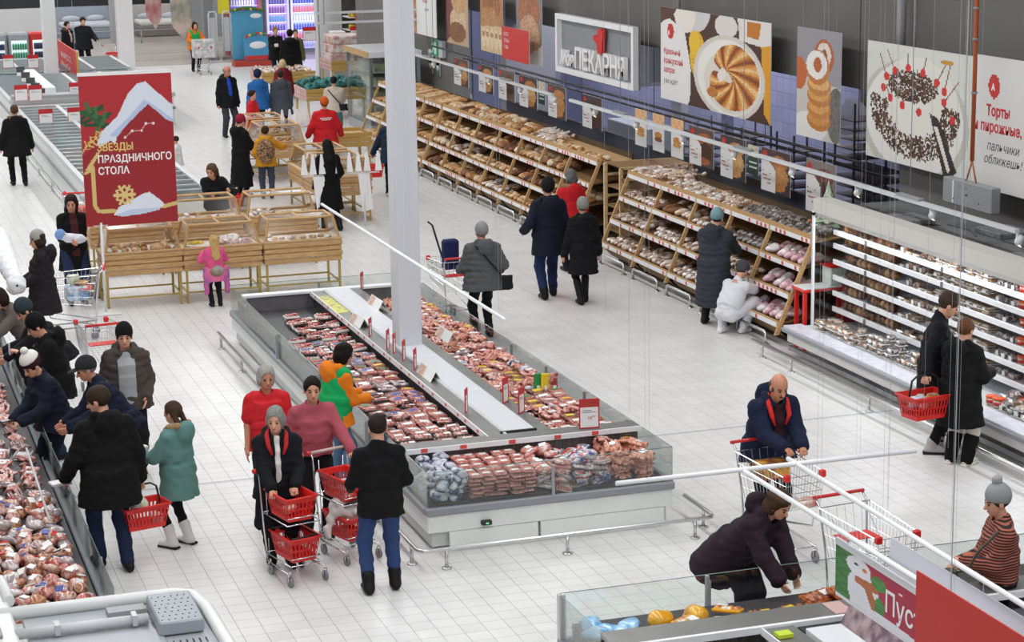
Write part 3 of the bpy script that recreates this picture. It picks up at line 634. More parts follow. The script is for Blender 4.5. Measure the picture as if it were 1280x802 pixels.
# cherry cake, with the lettered sheet beside it
A = Art(110, 118, 'dfe0d8'); A.ell(.46, .62, .52, .52, 'c9c8bd').ell(.46, .60, .47, .47, 'eceae4').ell(.5, .50, .40, .42, 'e9e7df')
rg = np.random.RandomState(4)
for _ in range(520):
    t, r_2 = rg.rand()*2*PI, rg.rand()**.5; x, y = .45+.23*r_2*math.cos(t), .33+.13*r_2*math.sin(t)
    A.line(x, y, x+rg.uniform(-.02, .02), y+rg.uniform(-.02, .02), .006, ['3a2216', '5a3826', '2a1810', '7a5238'][rg.randint(4)])
for _ in range(2300):
    t = rg.uniform(-.1, PI+.1); rr = rg.uniform(.62, 1.02); x, y = .47-.42*rr*math.cos(t), .50+.42*rr*math.sin(t)*1.0
    if rg.rand() < .8: A.line(x, y, x+rg.uniform(-.012, .012), y+rg.uniform(-.03, .03), .006, ['3a2216', '54341f', '2a1810', '6d4a30', 'e9e6df'][rg.randint(5)])
A.poly([(.62, .52), (.70, .55), (.88, .95), (.84, 1), (.76, 1)], '30201a', n=.3).poly([(.66, .62), (.70, .62), (.82, .95), (.80, .98)], 'e9e4dc')
for x, y, sx2, sy2 in ((.20, .28, .13, .10), (.17, .38, .17, .38), (.28, .22, .20, .05), (.41, .18, .40, .06), (.55, .20, .58, .07), (.68, .26, .76, .10), (.75, .32, .80, .10), (.75, .41, .88, .22), (.24, .46, .20, .36), (.36, .50, .36, .50), (.52, .53, .52, .53), (.83, .54, .76, .44)):
    A.line(x, y, sx2, sy2, .004, '7a2420').ell(x, y, .026, .035, 'd8302a')
A.ell(.77, .085, .06, .02, 'd09a3c')
poster(1085, 50, 1217, 194, XP, A, 'large poster of a cream cake topped with red cherries and chocolate shavings', 'large bakery posters')
A = Art(60, 60, 'e3e2de'); A.ell(.33, .22, .09, .09, 'd0342c')
poster(1218, 67, 1300, 232, XP, A, 'white lettered sheet with red round badge beside the cherry cake poster', 'large bakery posters', [
    ('A', .29, .75, .07, 'ffffff', dict(bold=.006)), ('Торты', .22, .56, .11, 'cf3038', dict(bold=.008)), ('и пирожные,', .03, .44, .11, 'cf3038', dict(bold=.006)), ('пальчики', .24, .30, .10, '3a3a3a', dict(shear=.3)), ('оближешь!', .20, .20, .10, '3a3a3a', dict(shear=.3))])
# farther large sheets
A = Art(26, 48, 'ececea'); A.poly([(0, 0), (.14, 0), (.14, 1), (0, 1)], 'b98552', n=.4, f=20)
poster(515, -40, 544, 40, XP, A, 'white lettered bakery sheet hanging just behind the white pillar', 'large bakery posters', [('Ты просто', .30, .60, .09, 'cf3038', {}), ('хлопни', .42, .50, .09, 'cf3038', {}), ('ушами', .5, .38, .07, '444444', dict(shear=.3))])
A = Art(28, 50, 'c9a884'); A.poly([(0, 0), (.4, .2), (.3, .8), (0, 1)], '7a3a30', n=.3).ell(.55, .62, .38, .22, 'd9bd98', n=.2).ell(.5, .8, .4, .16, '8a5a38', n=.3).ell(.6, .3, .35, .2, 'cfa477', n=.25)
poster(557, -25, 584, 52, XP, A, 'poster of sliced white loaf, beside the green exit sign', 'large bakery posters')
A = Art(28, 50, 'b98654'); A.ell(.5, .25, .4, .2, 'a4693c', n=.25).ell(.4, .45, .35, .18, 'c08a58', n=.25).poly([(0, .6), (1, .55), (1, 1), (0, 1)], 'dcbf94', n=.15, f=40)
for k in range(5): A.ell(.12+.19*k, .78, .08, .16, 'e9d6b4').ell(.12+.19*k, .72, .06, .05, 'b98a5a')
poster(600, -15, 628, 62, XP, A, 'poster of white bread rolls behind the small red sign', 'large bakery posters')
A = Art(28, 50, '8f8884'); A.ell(.5, .25, .42, .25, 'b0714e', n=.3).ell(.5, .6, .4, .3, 'd0a684', n=.3).poly([(0, .7), (.5, .9), (0, 1)], '3a3432').poly([(.5, .88), (1, .7), (1, 1), (.4, 1)], 'e0ddd8')
poster(645, -10, 677, 75, XP, A, 'poster of glazed buns, half behind the small red sign', 'large bakery posters')
a = WX(627, 33, 14.35); A = Art(4, 4, 'd2342f')
poster(627, 32, 661, 72, 14.35, A, 'small square red hanging sign with white words on bakery wall', texts=[('МЯСО.', .08, .72, .15, 'ffffff', {}), ('ПТИЦА.', .08, .52, .15, 'ffffff', {}), ('РЫБА', .08, .32, .15, 'ffffff', {})], cat='sign', name='hanging_sign')
# bakery sign: lit box frame with raised letters
a = WX(697, 16, 14.5); h = a.z-WX(697, 88, 14.5).z; b2 = WX(795, 36, 14.5); wd = a.y-b2.y
sg = root('hanging_sign', (14.5, a.y, a.z-h), 0, 'framed grey bakery sign with raised white letters and a red mitten', 'sign')
MB().box(.05, .09, -wd, 0, 0, h).build('back_panel', paint('8c9094', .5), sg)
fr_ = MB(); t_ = .11
for q in ((-wd, 0, 0, t_), (-wd, 0, h-t_, h)): fr_.box(-.06, .06, q[0], q[1], q[2], q[3])
for q in ((-wd, -wd+t_), (-t_, 0)): fr_.box(-.06, .06, q[0], q[1], t_, h-t_)
fr_.build('frame', paint('f4f5f6', .4), sg)
text_mesh('lettering', 'Моя', .40, paint('f6f6f6', .4), sg, .04, Matrix.Translation((-.02, -.26, .17)) @ FACE_NX, bold=.010, shear=.2)
text_mesh('lettering', 'ПЕКАРНЯ', .56, paint('f6f6f6', .4), sg, .04, Matrix.Translation((-.02, -1.12, .16)) @ FACE_NX, bold=.010, sx=1.06)
gl = [(2.42, .72), (2.66, .72), (2.68, .95), (2.74, 1.22), (2.62, 1.30), (2.44, 1.26), (2.40, 1.10), (2.22, 1.12), (2.20, 1.02), (2.40, .92)]
MB().prism([(-y-.05, z*.85-.06) for y, z in gl], 'x', -.07, .0).build('red_mitten', paint('d42b28', .4), sg)
for t in (.1, .9): MB().tube([(.03, -wd*t, h), (.03, -wd*t, 8.58-(a.z-h))], .003, 4).build('hanger_wire', WIRE, sg)
fix_normals(sg.children[0]) if sg.children else None
# small posters on the lower rail
rg = np.random.RandomState(8); RAILZ = WX(800, 128, 14.4).z
def small(kind, k):
    if kind == 'g': A = Art(8, 18, '2f4a40'); A.poly([(0, 0), (1, 0), (1, .4), (0, .4)], 'cfc7b0', n=.3).line(.2, .6, .8, .6, .03, 'd9ddd8').line(.2, .75, .8, .75, .03, 'd9ddd8'); return A
    if kind == 'o': A = Art(12, 34, 'ecebe8'); A.poly([(0, 0), (1, 0), (1, .26), (0, .26)], 'e9b98a', n=.2).ell(.5, .56, .36, .08, 'c98a4a', n=.3).ell(.5, .68, .32, .07, ['8a5434', 'd39a54'][k % 2], n=.2); return A
    c = ['a9603c', 'c9925a', '6b4634', 'b97a44', '7a4a3c', 'c8874f', '503428', 'b08a58', 'c09a70', 'a0703c'][k % 10]; bgc = ['5a4a48', '433a3a', '6a5a58', '4c3a38', '857c78'][k % 5]
    A = Art(24, 34, bgc); A.ell(.62, .28, .3, .16, c, n=.35, sd=k).ell(.68, .60, .26, .24, ['d6a468', 'c9925a', '4a2e22', 'd4a870'][k % 4], n=.3, sd=k+2).ell(.55, .84, .3, .1, c, n=.3)
    A.poly([(0, .30), (.30, .30), (.50, .48), (.52, 1), (0, 1)], 'eceae8').ell(.12, .14, .09, .07, 'c8322c')
    for q in range(4): A.line(.06, .55+.08*q, .34, .57+.08*q, .008, 'b06a68')
    return A
SP = ((567, 71, 585, 104, 'p', 'knotted buns'), (598, 79, 616, 113, 'p', 'golden rolls'), (623, 85, 643, 122, 'p', 'dark rye bread'), (649, 93, 671, 131, 'p', 'fried pies'), (673, 101, 681, 129, 'g', ''),
      (685, 104, 707, 144, 'p', 'brown poppy roll'), (728, 117, 752, 157, 'p', 'twisted pretzel buns'), (794, 135, 808, 180, 'o', 'round biscuits'), (816, 141, 830, 187, 'o', 'golden cakes'), (839, 147, 854, 195, 'o', 'jam pastries'),
      (862, 156, 892, 203, 'p', 'a meringue tart'), (901, 167, 932, 219, 'p', 'dark chocolate pastry'), (935, 180, 948, 216, 'g', ''), (952, 183, 988, 236, 'p', 'sliced sponge roll'), (1008, 197, 1045, 262, 'p', 'green salad wraps'))
for k, (x0, y0, x1, y1, kd, lb) in enumerate(SP):
    lab = {'p': 'small poster of %s with a white text panel, hung above the bread shelves' % lb, 'o': 'narrow white poster of %s under an orange header, above bread shelves' % lb,
           'g': 'tiny dark green notice %s' % ('beside the brown poppy roll poster' if k == 4 else 'beside the sponge roll poster')}[kd]
    poster(x0, y0, x1, y1, 14.4, small(kd, k), lab, 'small bakery posters', wl=max(.02, RAILZ-WX(x0, y0, 14.4).z))
# emergency exit sign and two small notices on the grey wall
a = WX(541, 48, 14.9); ex = root('exit_sign', (14.86, a.y, a.z-.42), 0, 'small green and white emergency exit sign on grey wall', 'sign')
MB().box(0, .1, -.95, 0, 0, .42).build('board', paint('c9cccf', .4), ex); MB().box(-.02, 0, -.62, -.05, .02, .40).build('green_panel', paint('15a066', .4), ex)
m_ = MB(); m_.prism([(-.12, .08), (-.16, .08), (-.30, .20), (-.28, .30), (-.20, .33), (-.16, .30), (-.24, .2)], 'x', -.03, -.021); m_.prism([(-.50, .06), (-.34, .06), (-.34, .36), (-.50, .36)], 'x', -.03, -.021); m_.build('running_figure', paint('f4f6f4', .4), ex)
for k, (x0, y0) in enumerate(((536, 63), (545, 66))):
    for j in (0, 1):
        a = WX(x0, y0+13*j, 14.95); n_ = root('wall_notice', (14.94, a.y, a.z-.30), 0, '%s printed notice under the exit sign, %s' % (('first', 'second')[k], ('upper', 'lower')[j]), 'notice', 'notices under the exit sign')
        A = Art(6, 8, '55705f' if j else 'e3e5e5'); A.ell(.5, .4, .3, .2, 'dfe5e0' if j else '8a8f92'); A.obj('print', .36, .34, n_, Matrix.Translation((-.002, 0, 0)) @ FACE_NX); MB().box(0, .02, -.36, 0, 0, .34).build('board', paint('dcdede', .5), n_)
ORD = ['first', 'second', 'third', 'fourth', 'fifth', 'sixth', 'seventh', 'eighth']
# ---------------------------------------------------------------- open refrigerated cases
LIGHTG = paint('c7c9cb', .4); BUMP = paint('8f9297', .45); INNER = mat('case_inner_grey', srgb('6a686a'), .5, var=.15, scale=5); DARKIN = mat('case_inner_dark', srgb('3f3d3f'), .5, var=.2, scale=4)
PANEL = mat('case_panel', srgb('e6e8e5'), .35, var=.03, scale=2); LOWP = mat('case_lower_panel', srgb('c9ccc8'), .4); STRIP = mat('price_strip_white', srgb('eceef0'), .35)
RIDGE = mat('ridge_steel', srgb('8a8a86'), .35, .5, var=.1, scale=3); CARD = paint('f1f1ef', .5); REDF = paint('c62a2e', .45)
def case_body(r0, X0, X1, Y0, Y1, split=None, front=True):
    MB().bbox(X0+.05, X1-.05, Y0+.05, Y1-.05, .04, .30, .01).build('lower_body', LOWP, r0)
    m = MB()
    m.bbox(X0, X1, Y0, Y0+.06, .20, .385, .008); m.bbox(X0, X1, Y1-.06, Y1, .20, .385, .008); m.bbox(X0, X0+.06, Y0+.05, Y1-.05, .20, .385, .008); m.bbox(X1-.06, X1, Y0+.05, Y1-.05, .20, .385, .008)
    m.build('upper_body', PANEL, r0)
    for nm, q in (('bumper', (X0-.02, X1+.02, Y0-.03, Y0+.03)), ('bumper', (X0-.02, X1+.02, Y1-.03, Y1+.03)), ('bumper', (X0-.03, X0+.03, Y0+.03, Y1-.03)), ('bumper', (X1-.03, X1+.03, Y0+.03, Y1-.03))):
        MB().bbox(q[0], q[1], q[2], q[3], .385, .465, .012).build(nm, BUMP, r0)
    MB().box(X0+.06, X1-.06, Y0+.06, Y1-.06, .30, .34).build('deck', DARKIN, r0)
def glass_run(r0, a, b, z0=.46, z1=.83, n=4):
    """a glass wall from a to b in panes, with a thin top edge and steel posts between"""
    a, b = Vector(a), Vector(b); d = b-a; L = d.length; u = d/L; nrm = Vector((-u.y, u.x, 0))
    for k in range(n):
        p, q = a+d*(k/n)+u*.004, a+d*((k+1)/n)-u*.004; m = MB()
        t = nrm*.004; vs = [p-t, q-t, q+t, p+t]; m.add([(v.x, v.y, z0) for v in vs]+[(v.x, v.y, z1) for v in vs], [(0, 3, 2, 1), (4, 5, 6, 7), (0, 1, 5, 4), (1, 2, 6, 5), (2, 3, 7, 6), (3, 0, 4, 7)])
        g = m.build('glass_pane', GLASS, r0); MB().tube([(p.x, p.y, z1), (q.x, q.y, z1)], .004, 4).build('pane_edge', mat('glass_edge', srgb('6f8a84'), .2), g)
        if 0 < k: MB().box(-.014, .014, -.012, .012, z0, z1-.05).build('glass_post', GREYP, r0, loc=(p.x-nrm.x*.02, p.y-nrm.y*.02, 0))
def price_frame(x, y, z, rz, w_=.13, h=.24, label=None, group=None, tilt=0, big=False, txt=None, name='price_frame'):
    r0 = root(name, (x, y, z), rz, label or 'red framed price card standing on the ridge of the meat island', 'price card', group or 'red price frames on the meat island')
    m = MB()
    for q in ((-w_/2, w_/2, 0, .012), (-w_/2, w_/2, h-.012, h), (-w_/2, -w_/2+.012, .012, h-.012), (w_/2-.012, w_/2, .012, h-.012)): m.box(q[0], q[1], -.006, .006, q[2], q[3])
    m.build('frame', REDF, r0); c = MB(); c.box(-w_/2+.012, w_/2-.012, -.002, .002, .012, h-.012).build('card', CARD, r0)
    MB().box(-w_/2+.012, w_/2-.012, -.004, .004, h*.72, h-.012).build('card_header', REDF if not big else paint('b5372f', .5), r0)
    if txt: text_mesh('lettering', txt, h*.15, REDF, r0, 0, Matrix.Translation((-.02, -.005, h*.3)) @ FACE_NY)
    for k in range(2): MB().box(-w_*.32, w_*(.1+.2*k), -.0045, .0045, h*(.6-.06*k), h*(.62-.06*k)).build('print_line', paint('7c7c80', .6), r0)
    return r0
def guard_rail(pts, posts, label, z=.20, r=.022, foot=True, group=None):
    r0 = root('guard_rail', (pts[0][0], pts[0][1], 0), 0, label, 'rail', group); o = Vector((pts[0][0], pts[0][1], 0)); P = [Vector((x, y, z))-o for x, y in pts]; Q = [P[0]]
    for i in range(1, len(P)-1):
        u, v = (P[i-1]-P[i]).normalized(), (P[i+1]-P[i]).normalized(); c = .11
        for t in (0, .25, .5, .75, 1): a, b = P[i]+u*c, P[i]+v*c; Q.append(a*(1-t)**2+P[i]*2*t*(1-t)+b*t*t)
    Q.append(P[-1]); MB().tube(Q, r, 8).build('rail', STEEL, r0)
    for x, y in posts:
        m = MB(); m.lathe([(.018, .012), (.018, z-.01)], (0, 0, 0), 8); m.lathe([(.052, 0), (.052, .012), (.02, .016)], (0, 0, 0), 12); m.build('post', STEEL, r0, loc=(x-o.x, y-o.y, 0))
    return r0
# ---- the long meat island
IX0, IX1, IY0, IY1 = 5.38, 8.0, 19.2, 29.4
isl = root('refrigerated_island', (0, 0, 0), 0, 'long white open refrigerated island full of packed meat around the white pillar', 'refrigerator')
case_body(isl, IX0, IX1, IY0, IY1)
for y, xa, xb in ((19.185, 5.6, 6.53), (19.185, 6.56, 7.9)): MB().box(xa, xb, y, y+.02, .05, .20).build('kick_panel', PANEL, isl)
MB().box(5.93, 6.03, 19.14, 19.2, .245, .285).build('temperature_display', BLACK, isl); MB().box(5.965, 5.995, 19.136, 19.14, .258, .272).build('display_digits', mat('led_green', (.1, .6, .2), .5, emit=1), isl)
MB().box(5.40, 5.58, 19.192, 19.2, .345, .365).build('paper_label', CARD, isl)
glass_run(isl, (IX0, 28.5, 0), (IX0, 19.2, 0), n=4); glass_run(isl, (IX1, 19.2, 0), (IX1, 28.5, 0), n=7); glass_run(isl, (IX0, 19.2, 0), (IX1, 19.2, 0), n=2)
glass_run(isl, (IX0, 29.4, 0), (IX0, 28.5, 0), n=1); glass_run(isl, (IX1, 28.5, 0), (IX1, 29.4, 0), n=1); glass_run(isl, (IX1, 29.4, 0), (IX0, 29.4, 0), n=2)
# dividing walls and ridges
PERF = mat('perforated_steel', srgb('77716e'), .45, .4, var=.35, scale=1, stretch=(120, 1, 1))
MB().box(IX0+.06, IX1-.04, 20.06, 20.20, .34, .80).build('cross_wall', PERF, isl); MB().bbox(IX0+.02, IX1-.02, 20.02, 20.26, .80, .85, .006).build('cross_ridge', RIDGE, isl)
MB().box(IX0+.02, IX1-.02, 20.0, 20.02, .80, .852).build('price_rail', STRIP, isl)
MB().box(IX0+.06, IX1-.04, 28.45, 28.55, .34, .82).build('cross_wall', INNER, isl); MB().bbox(IX0+.0, IX1-.0, 28.42, 28.56, .82, .86, .006).build('cross_ridge', STRIP, isl)
MB().box(6.38, 6.44, 20.2, 28.45, .34, .80).build('long_wall', DARKIN, isl); MB().box(6.96, 7.02, 20.2, 28.45, .34, .80).build('long_wall', DARKIN, isl)
MB().box(6.33, 6.345, 20.2, 28.45, .79, .855).build('price_rail', STRIP, isl)
MB().box(6.345, 6.52, 20.2, 28.45, .80, .835).build('long_ridge', RIDGE, isl); MB().box(6.88, 7.06, 20.2, 28.45, .80, .835).build('long_ridge', RIDGE, isl)
MB().bbox(6.52, 6.55, 20.2, 28.42, .80, .865, .004).build('lid_edge', LIGHTG, isl)
Yp = 24.55
for y0, y1 in ((20.3, 22.1), (22.11, 23.9), (23.91, 25.7), (25.71, 28.4)):
    if y0 < pil.data.vertices[0].co.y < y1:
        pass
    MB().bbox(6.55, 6.88, y0, y1, .80, .872, .006).build('lid_panel', paint('d9dce0', .3), isl)
MB().box(6.5, 6.9, 20.27, 20.30, .835, .868).build('lid_gap', BLACK, isl)
tg = MB()
rg = np.random.RandomState(3)
for k in range(20):
    y = 20.5+k*.4+rg.uniform(-.15, .15); tg.box(6.326, 6.330, y, y+.05, .81, .84)
for x in (5.55, 5.97, 6.5, 7.0, 7.42): tg.box(x, x+.07, 19.99, 19.998, .81, .85)
o = tg.build('price_tags', mat('price_tag_red', srgb('d9534a'), .5), isl); o['kind'] = 'stuff'
tg = MB().box(6.35, 6.52, 26.9, 28.1, .836, .84).build('yellow_stickers', mat('yellow_sticker', srgb('e6e04a'), .6, col2=srgb('9a9a8a'), scale=14, stretch=(1, 2, 1)), isl)
guard_rail([(5.14, 29.2), (5.14, 18.7), (8.26, 18.7), (8.26, 19.5)], [(5.14, 29.0), (5.14, 27.5), (5.14, 25.6), (5.14, 23.8), (5.14, 22), (5.14, 20.4), (5.14, 18.95), (5.42, 18.7), (6.67, 18.7), (8.04, 18.7), (8.26, 19.0)], 'bent steel floor rail around the near end of the long meat island')
# price frames and folded brochures on the ridge
for k, (px, py, hh) in enumerate(((453, 362, .24), (463, 420, .24), (485, 436, .25), (493, 441, .25), (505, 450, .25), (519, 461, .25), (583, 515, .27), (504, 393, .24))):
    g = G(px, py, .86); price_frame(min(max(g.x, 6.35), 7.03) if k < 7 else 7.0, g.y, .858 if g.x < 6.55 else .875, math.radians(62), h=hh)
for px, py in ((632, 500), (652, 513)):
    g = G(px, py, .86); price_frame(g.x, g.y, .836, math.radians(48), w_=.15, h=.29)
g = G(731, 530, .86); price_frame(g.x, 20.12, .852, math.radians(-8), w_=.22, h=.32, big=True, txt='18⁹⁹', label='largest red price frame, facing us on the cross ridge of the island', group='red price frames on the meat island, larger')
for k, (px, py, L) in enumerate(((449, 402, .72), (472, 383, .75), (500, 396, .6), (536, 467, .78), (558, 423, .75), (552, 478, .4), (540, 440, .3))):
    if k in (5, 6): continue
    g = G(px, py, .87); r0 = root('folded_brochure', (g.x, g.y, .873 if g.x > 6.55 else .836), math.radians(2), 'folded white brochure standing like a tent on the island ridge', 'brochure', 'tent brochures on the meat island')
    m = MB(); m.prism([(-.07, 0), (-.066, 0), (0, .115), (.066, 0), (.07, 0), (0, .122)], 'y', -L*.35, L*.35); m.build('folded_sheet', CARD, r0)
    m = MB(); m.add([(-.071, L*.05, .004), (-.071, L*.33, .004), (-.008, L*.33, .112), (-.008, L*.05, .112)], [(0, 1, 2, 3)]); m.build('printed_photo', mat('brochure_photo', srgb('caa088'), .5, col2=srgb('e8d8cc'), scale=18), r0)
# ---- the case on the left edge, full of smoked meats
lf = root('refrigerated_island', (0, 0, 0), 0, 'open refrigerated case of smoked meats that shoppers lean over at left edge', 'refrigerator')
case_body(lf, -.55, 2.0, 16.9, 31.0); glass_run(lf, (2.0, 16.9, 0), (2.0, 31.0, 0), n=14)
MB().box(.55, .62, 17, 31, .34, .80).build('long_wall', INNER, lf); MB().box(.45, .72, 17, 31, .80, .835).build('long_ridge', RIDGE, lf)
MB().tube([G(33, 560, 1.0)+Vector((0, 0, 0)), G(62, 650, .66)], .012, 6).build('loose_divider_rod', LIGHTG, lf)
# ---- chest case with a grey lid at the bottom left
cf = root('chest_case', (0, 0, 0), 0, 'white rimmed refrigerator case with grey lid and vent box, lower left corner', 'refrigerator')
MB().box(.2, 2.5, 12, 16.35, .05, .82).build('body', PANEL, cf)
m = MB(); m.tube([(.9, 16.38, .90), (2.42, 16.38, .90), (2.56, 16.28, .90), (2.62, 16.0, .885), (2.66, 14, .87), (2.66, 12, .87)], .055, 10); m.build('rounded_rim', paint('e4e6e4', .35), cf)
MB().box(1.2, 2.6, 12, 16.36, .82, .86).build('deck', paint('a7abaf', .4), cf)
MB().bbox(1.22, 2.2, 12, 15.72, .86, .875, .004).build('grey_lid', mat('grey_lid', srgb('a9adb2'), .4, var=.05, scale=2), cf)
MB().tube([(1.1, 15.86, .91), (2.13, 15.86, .91)], .045, 8).build('lid_roller', LIGHTG, cf)
for x in (1.4, 2.0): MB().box(x, x+.04, 15.80, 15.92, .88, .965).build('roller_clamp', LIGHTG, cf)
MB().box(1.85, 2.15, 16.12, 16.26, .86, .9).build('handle_channel', GREYP, cf)
vb = MB().bbox(2.17, 2.52, 15.52, 16.22, .87, .98, .012).build('vent_box', mat('vent_box_grey', srgb('9fa4aa'), .4), cf)
m = MB(); rg = np.random.RandomState(2)
for i in range(6):
    for j in range(7): x, y = 2.20+i*.052+(j % 2)*.02, 15.58+j*.09; m.lathe([(.0075, 0), (.0075, .002)], (x, y, .981), 6)
o = m.build('vent_holes', BLACK, vb); o['kind'] = 'stuff'
m = MB()
for i in range(7):
    for j in range(16): m.box(2.2+i*.05, 2.212+i*.05, 13.6+j*.115, 13.69+j*.115, .861, .864)
o = m.build('grille_slots', BLACK, cf); o['kind'] = 'stuff'
m = MB(); m.bbox(.86, 1.12, 12, 17.2, .86, .93, .02); m.build('left_rail', paint('dcdedb', .35), cf); m = MB(); m.tube([(.6, 17.3, .93), (1.0, 17.3, .93), (1.1, 17.15, .93), (1.12, 16.6, .93)], .05, 8); m.build('left_rail_bend', paint('dcdedb', .35), cf)
MB().bbox(.78, 1.0, 15.75, 15.95, .93, .96, .005).build('dark_latch', DSTEEL, cf)
# ---- case at the bottom right
rf = root('refrigerated_island', (0, 0, 0), 0, 'open refrigerated case with a grey ridge, below the bending person in plum coat', 'refrigerator')
case_body(rf, 5.42, 12.0, 11.5, 15.4); glass_run(rf, (5.42, 15.4, 0), (12, 15.4, 0), z1=.85, n=5); glass_run(rf, (5.42, 14.45, 0), (5.42, 15.4, 0), z1=.85, n=1)
MB().bbox(5.40, 5.46, 15.36, 15.42, .46, .85, .004).build('corner_post', LIGHTG, rf)
g = G(885, 722, .85); MB().bbox(6.70, 6.73, 15.34, 15.38, .46, .86, .004).build('glass_post', GREYP, rf)
MB().box(5.46, 12, 14.3, 14.42, .34, .80).build('cross_wall', PERF, rf); MB().bbox(5.42, 12, 14.14, 14.46, .80, .85, .008).build('cross_ridge', RIDGE, rf); MB().box(5.44, 12, 14.10, 14.14, .80, .856).build('price_rail', STRIP, rf)
MB().box(5.46, 6.68, 11.6, 14.1, .34, .37).build('empty_bay_floor', mat('case_inner_brown', srgb('5d5651'), .45, var=.2, scale=3), rf)
MB().box(6.66, 6.70, 11.6, 14.1, .34, .83).build('long_wall', INNER, rf); MB().box(6.64, 6.9, 11.6, 14.1, .80, .835).build('long_ridge', RIDGE, rf); MB().box(6.62, 6.635, 11.6, 14.1, .79, .85).build('price_rail', STRIP, rf)
MB().bbox(6.93, 7.30, 11.6, 13.95, .80, .86, .005).build('lid_panel', paint('e3e5e8', .3), rf); MB().box(6.93, 7.35, 13.96, 14.09, .80, .82).build('lid_gap', BLACK, rf)
MB().box(7.5, 12, 11.6, 14.08, .70, .72).build('grey_night_cover', mat('grey_cover', srgb('59595c'), .4, var=.15, scale=4), rf)
m = MB(); m.prism([(-.1, 0), (-.095, 0), (0, .17), (.095, 0), (.1, 0), (0, .178)], 'y', -.5, .5); 
r0 = root('folded_brochure', (7.33, 13.45, .865), 0, 'folded brochure with a pink meat photo, on the case at lower right', 'brochure'); m.build('folded_sheet', mat('brochure_pink', srgb('b09a9c'), .35, col2=srgb('6d5560'), scale=9), r0)
MB().box(6.66, 6.78, 13.85, 13.95, .84, .87).build('green_clip', paint('c3d930', .5), rf)
for x in (7.3, 8.15): MB().bbox(x, x+.16, 14.16, 14.42, .852, .857, .001).build('pink_ticket', paint('c9a5a0', .5), rf)
# ---- far freezers with sliding glass lids
def chest_row(X0, X1, Y0, Y1, label, rows=2, nlid=14, fill='6e8f95'):
    r0 = root('chest_freezer', (0, 0, 0), 0, label, 'freezer')
    MB().bbox(X0, X1, Y0, Y1, .0, .72, .02).build('body', PANEL, r0); MB().box(X0-.03, X1+.03, Y0-.03, Y1+.03, .40, .47).build('bumper', BUMP, r0)
    MB().box(X0+.02, X1-.02, Y0+.02, Y1-.02, .72, .735).build('frozen_bed', mat('freezer_bed_'+fill, srgb(fill), .3, col2=srgb('2e4a50'), scale=2.2, stretch=(1.5, 1, 1)), r0)
    for x in np.linspace(X0, X1, rows+1): MB().box(x-.05, x+.05, Y0, Y1, .735, .84).build('rim', LIGHTG, r0)
    for k in range(nlid+1):
        y = Y0+(Y1-Y0)*k/nlid; MB().box(X0, X1, y-.03, y+.03, .80, .835).build('lid_bar', mat('lid_bar', srgb('b9bfc2'), .3, .5), r0)
    for k in range(nlid):
        y = Y0+(Y1-Y0)*(k+.5)/nlid; MB().box(X0+.05, X1-.05, y-(Y1-Y0)/nlid*.45, y+(Y1-Y0)/nlid*.45, .805, .812).build('glass_lid', GLASS, r0)
    return r0
f1 = chest_row(4.72, 6.75, 38.2, 54.55, 'long row of white chest freezers with glass lids behind the red banner', 2, 26, '8f9698')
for k in range(11):
    y = 39.2+k*.62; MB().box(4.85, 5.65, y, y+.42, .737, .79).build('orange_pack', mat('orange_packs', srgb('b5703c'), .5, col2=srgb('8d8a85'), scale=5), f1)
f3 = chest_row(4.75, 9.0, 64.3, 68.6, 'teal lit chest freezers behind the farther white pillar, before the coolers', 4, 8, '5d8c94')
f2 = chest_row(4.75, 9.0, 56.2, 63.3, 'teal lit chest freezers around the farther white pillar, beyond the grey rail', 4, 16, '5d8c94')
endc = root('freezer_end_case', (0, 0, 0), 0, 'white and grey end case with pink packs between the two freezer rows', 'freezer')
MB().bbox(4.72, 8.6, 54.62, 56.1, .0, .70, .02).build('body', PANEL, endc); MB().box(4.8, 8.5, 54.7, 55.5, .70, .76).build('pink_packs', mat('far_pink_packs', srgb('d9b9b4'), .5, col2=srgb('9fae9f'), scale=3), endc)
MB().bbox(4.72, 8.6, 55.6, 56.1, .72, 1.0, .02).build('raised_back', mat('raised_back', srgb('b4b6b8'), .4, col2=srgb('8d8f92'), scale=1, stretch=(0, 1, 60)), endc)
rg = np.random.RandomState(5)
fl = [(42, 92, 56.15, .86), (178/4, 92, 56.15, .86)]
for k, (px, py) in enumerate(((42, 85), (10.5, 85), (27, 126), (45, 126), (58, 157), (94, 155), (95, 122), (47, 80))):
    if k == 7: continue
    z = 1.0 if k in (2, 3) else .737 if k in (4, 5) else .835; g = G(px, py, z); r0 = price_frame(g.x, g.y, z, math.radians(10), w_=.34, h=.40, label='red topped white price card '+('in the middle of teal freezers, second from frame edge', 'in the teal freezers at frame edge', 'on the grey end case, its left one', 'on the grey end case, its right one', 'on the nearer freezers, left of banner', 'half behind the red banner, nearer freezers', 'just left of the banner top')[k], group='price cards on the far freezers')
for k in range(5):
    g = G(26+k*6.2, 92+k*7, .9); r0 = root('shelf_talker', (g.x, g.y, .84), 0, 'small dark card on the white freezer divider, %s from far end' % ORD[k], 'price card', 'cards on the far white divider')
    MB().box(-.12, .12, -.02, .02, 0, .26).build('card', paint('4d4f50', .5), r0); MB().box(-.12, .12, -.03, -.02, 0, .1).build('card_base', CARD, r0)
MB().bbox(5.72, 6.05, 57.5, 63.2, .84, 1.0, .01).build('white_divider', STRIP, f2)
guard_rail([(4.55, 54.0), (4.55, 38.2)], [(4.55, y) for y in (53, 50.4, 47.8, 45.2, 42.6, 40)], 'long low steel rail in front of the row of chest freezers')
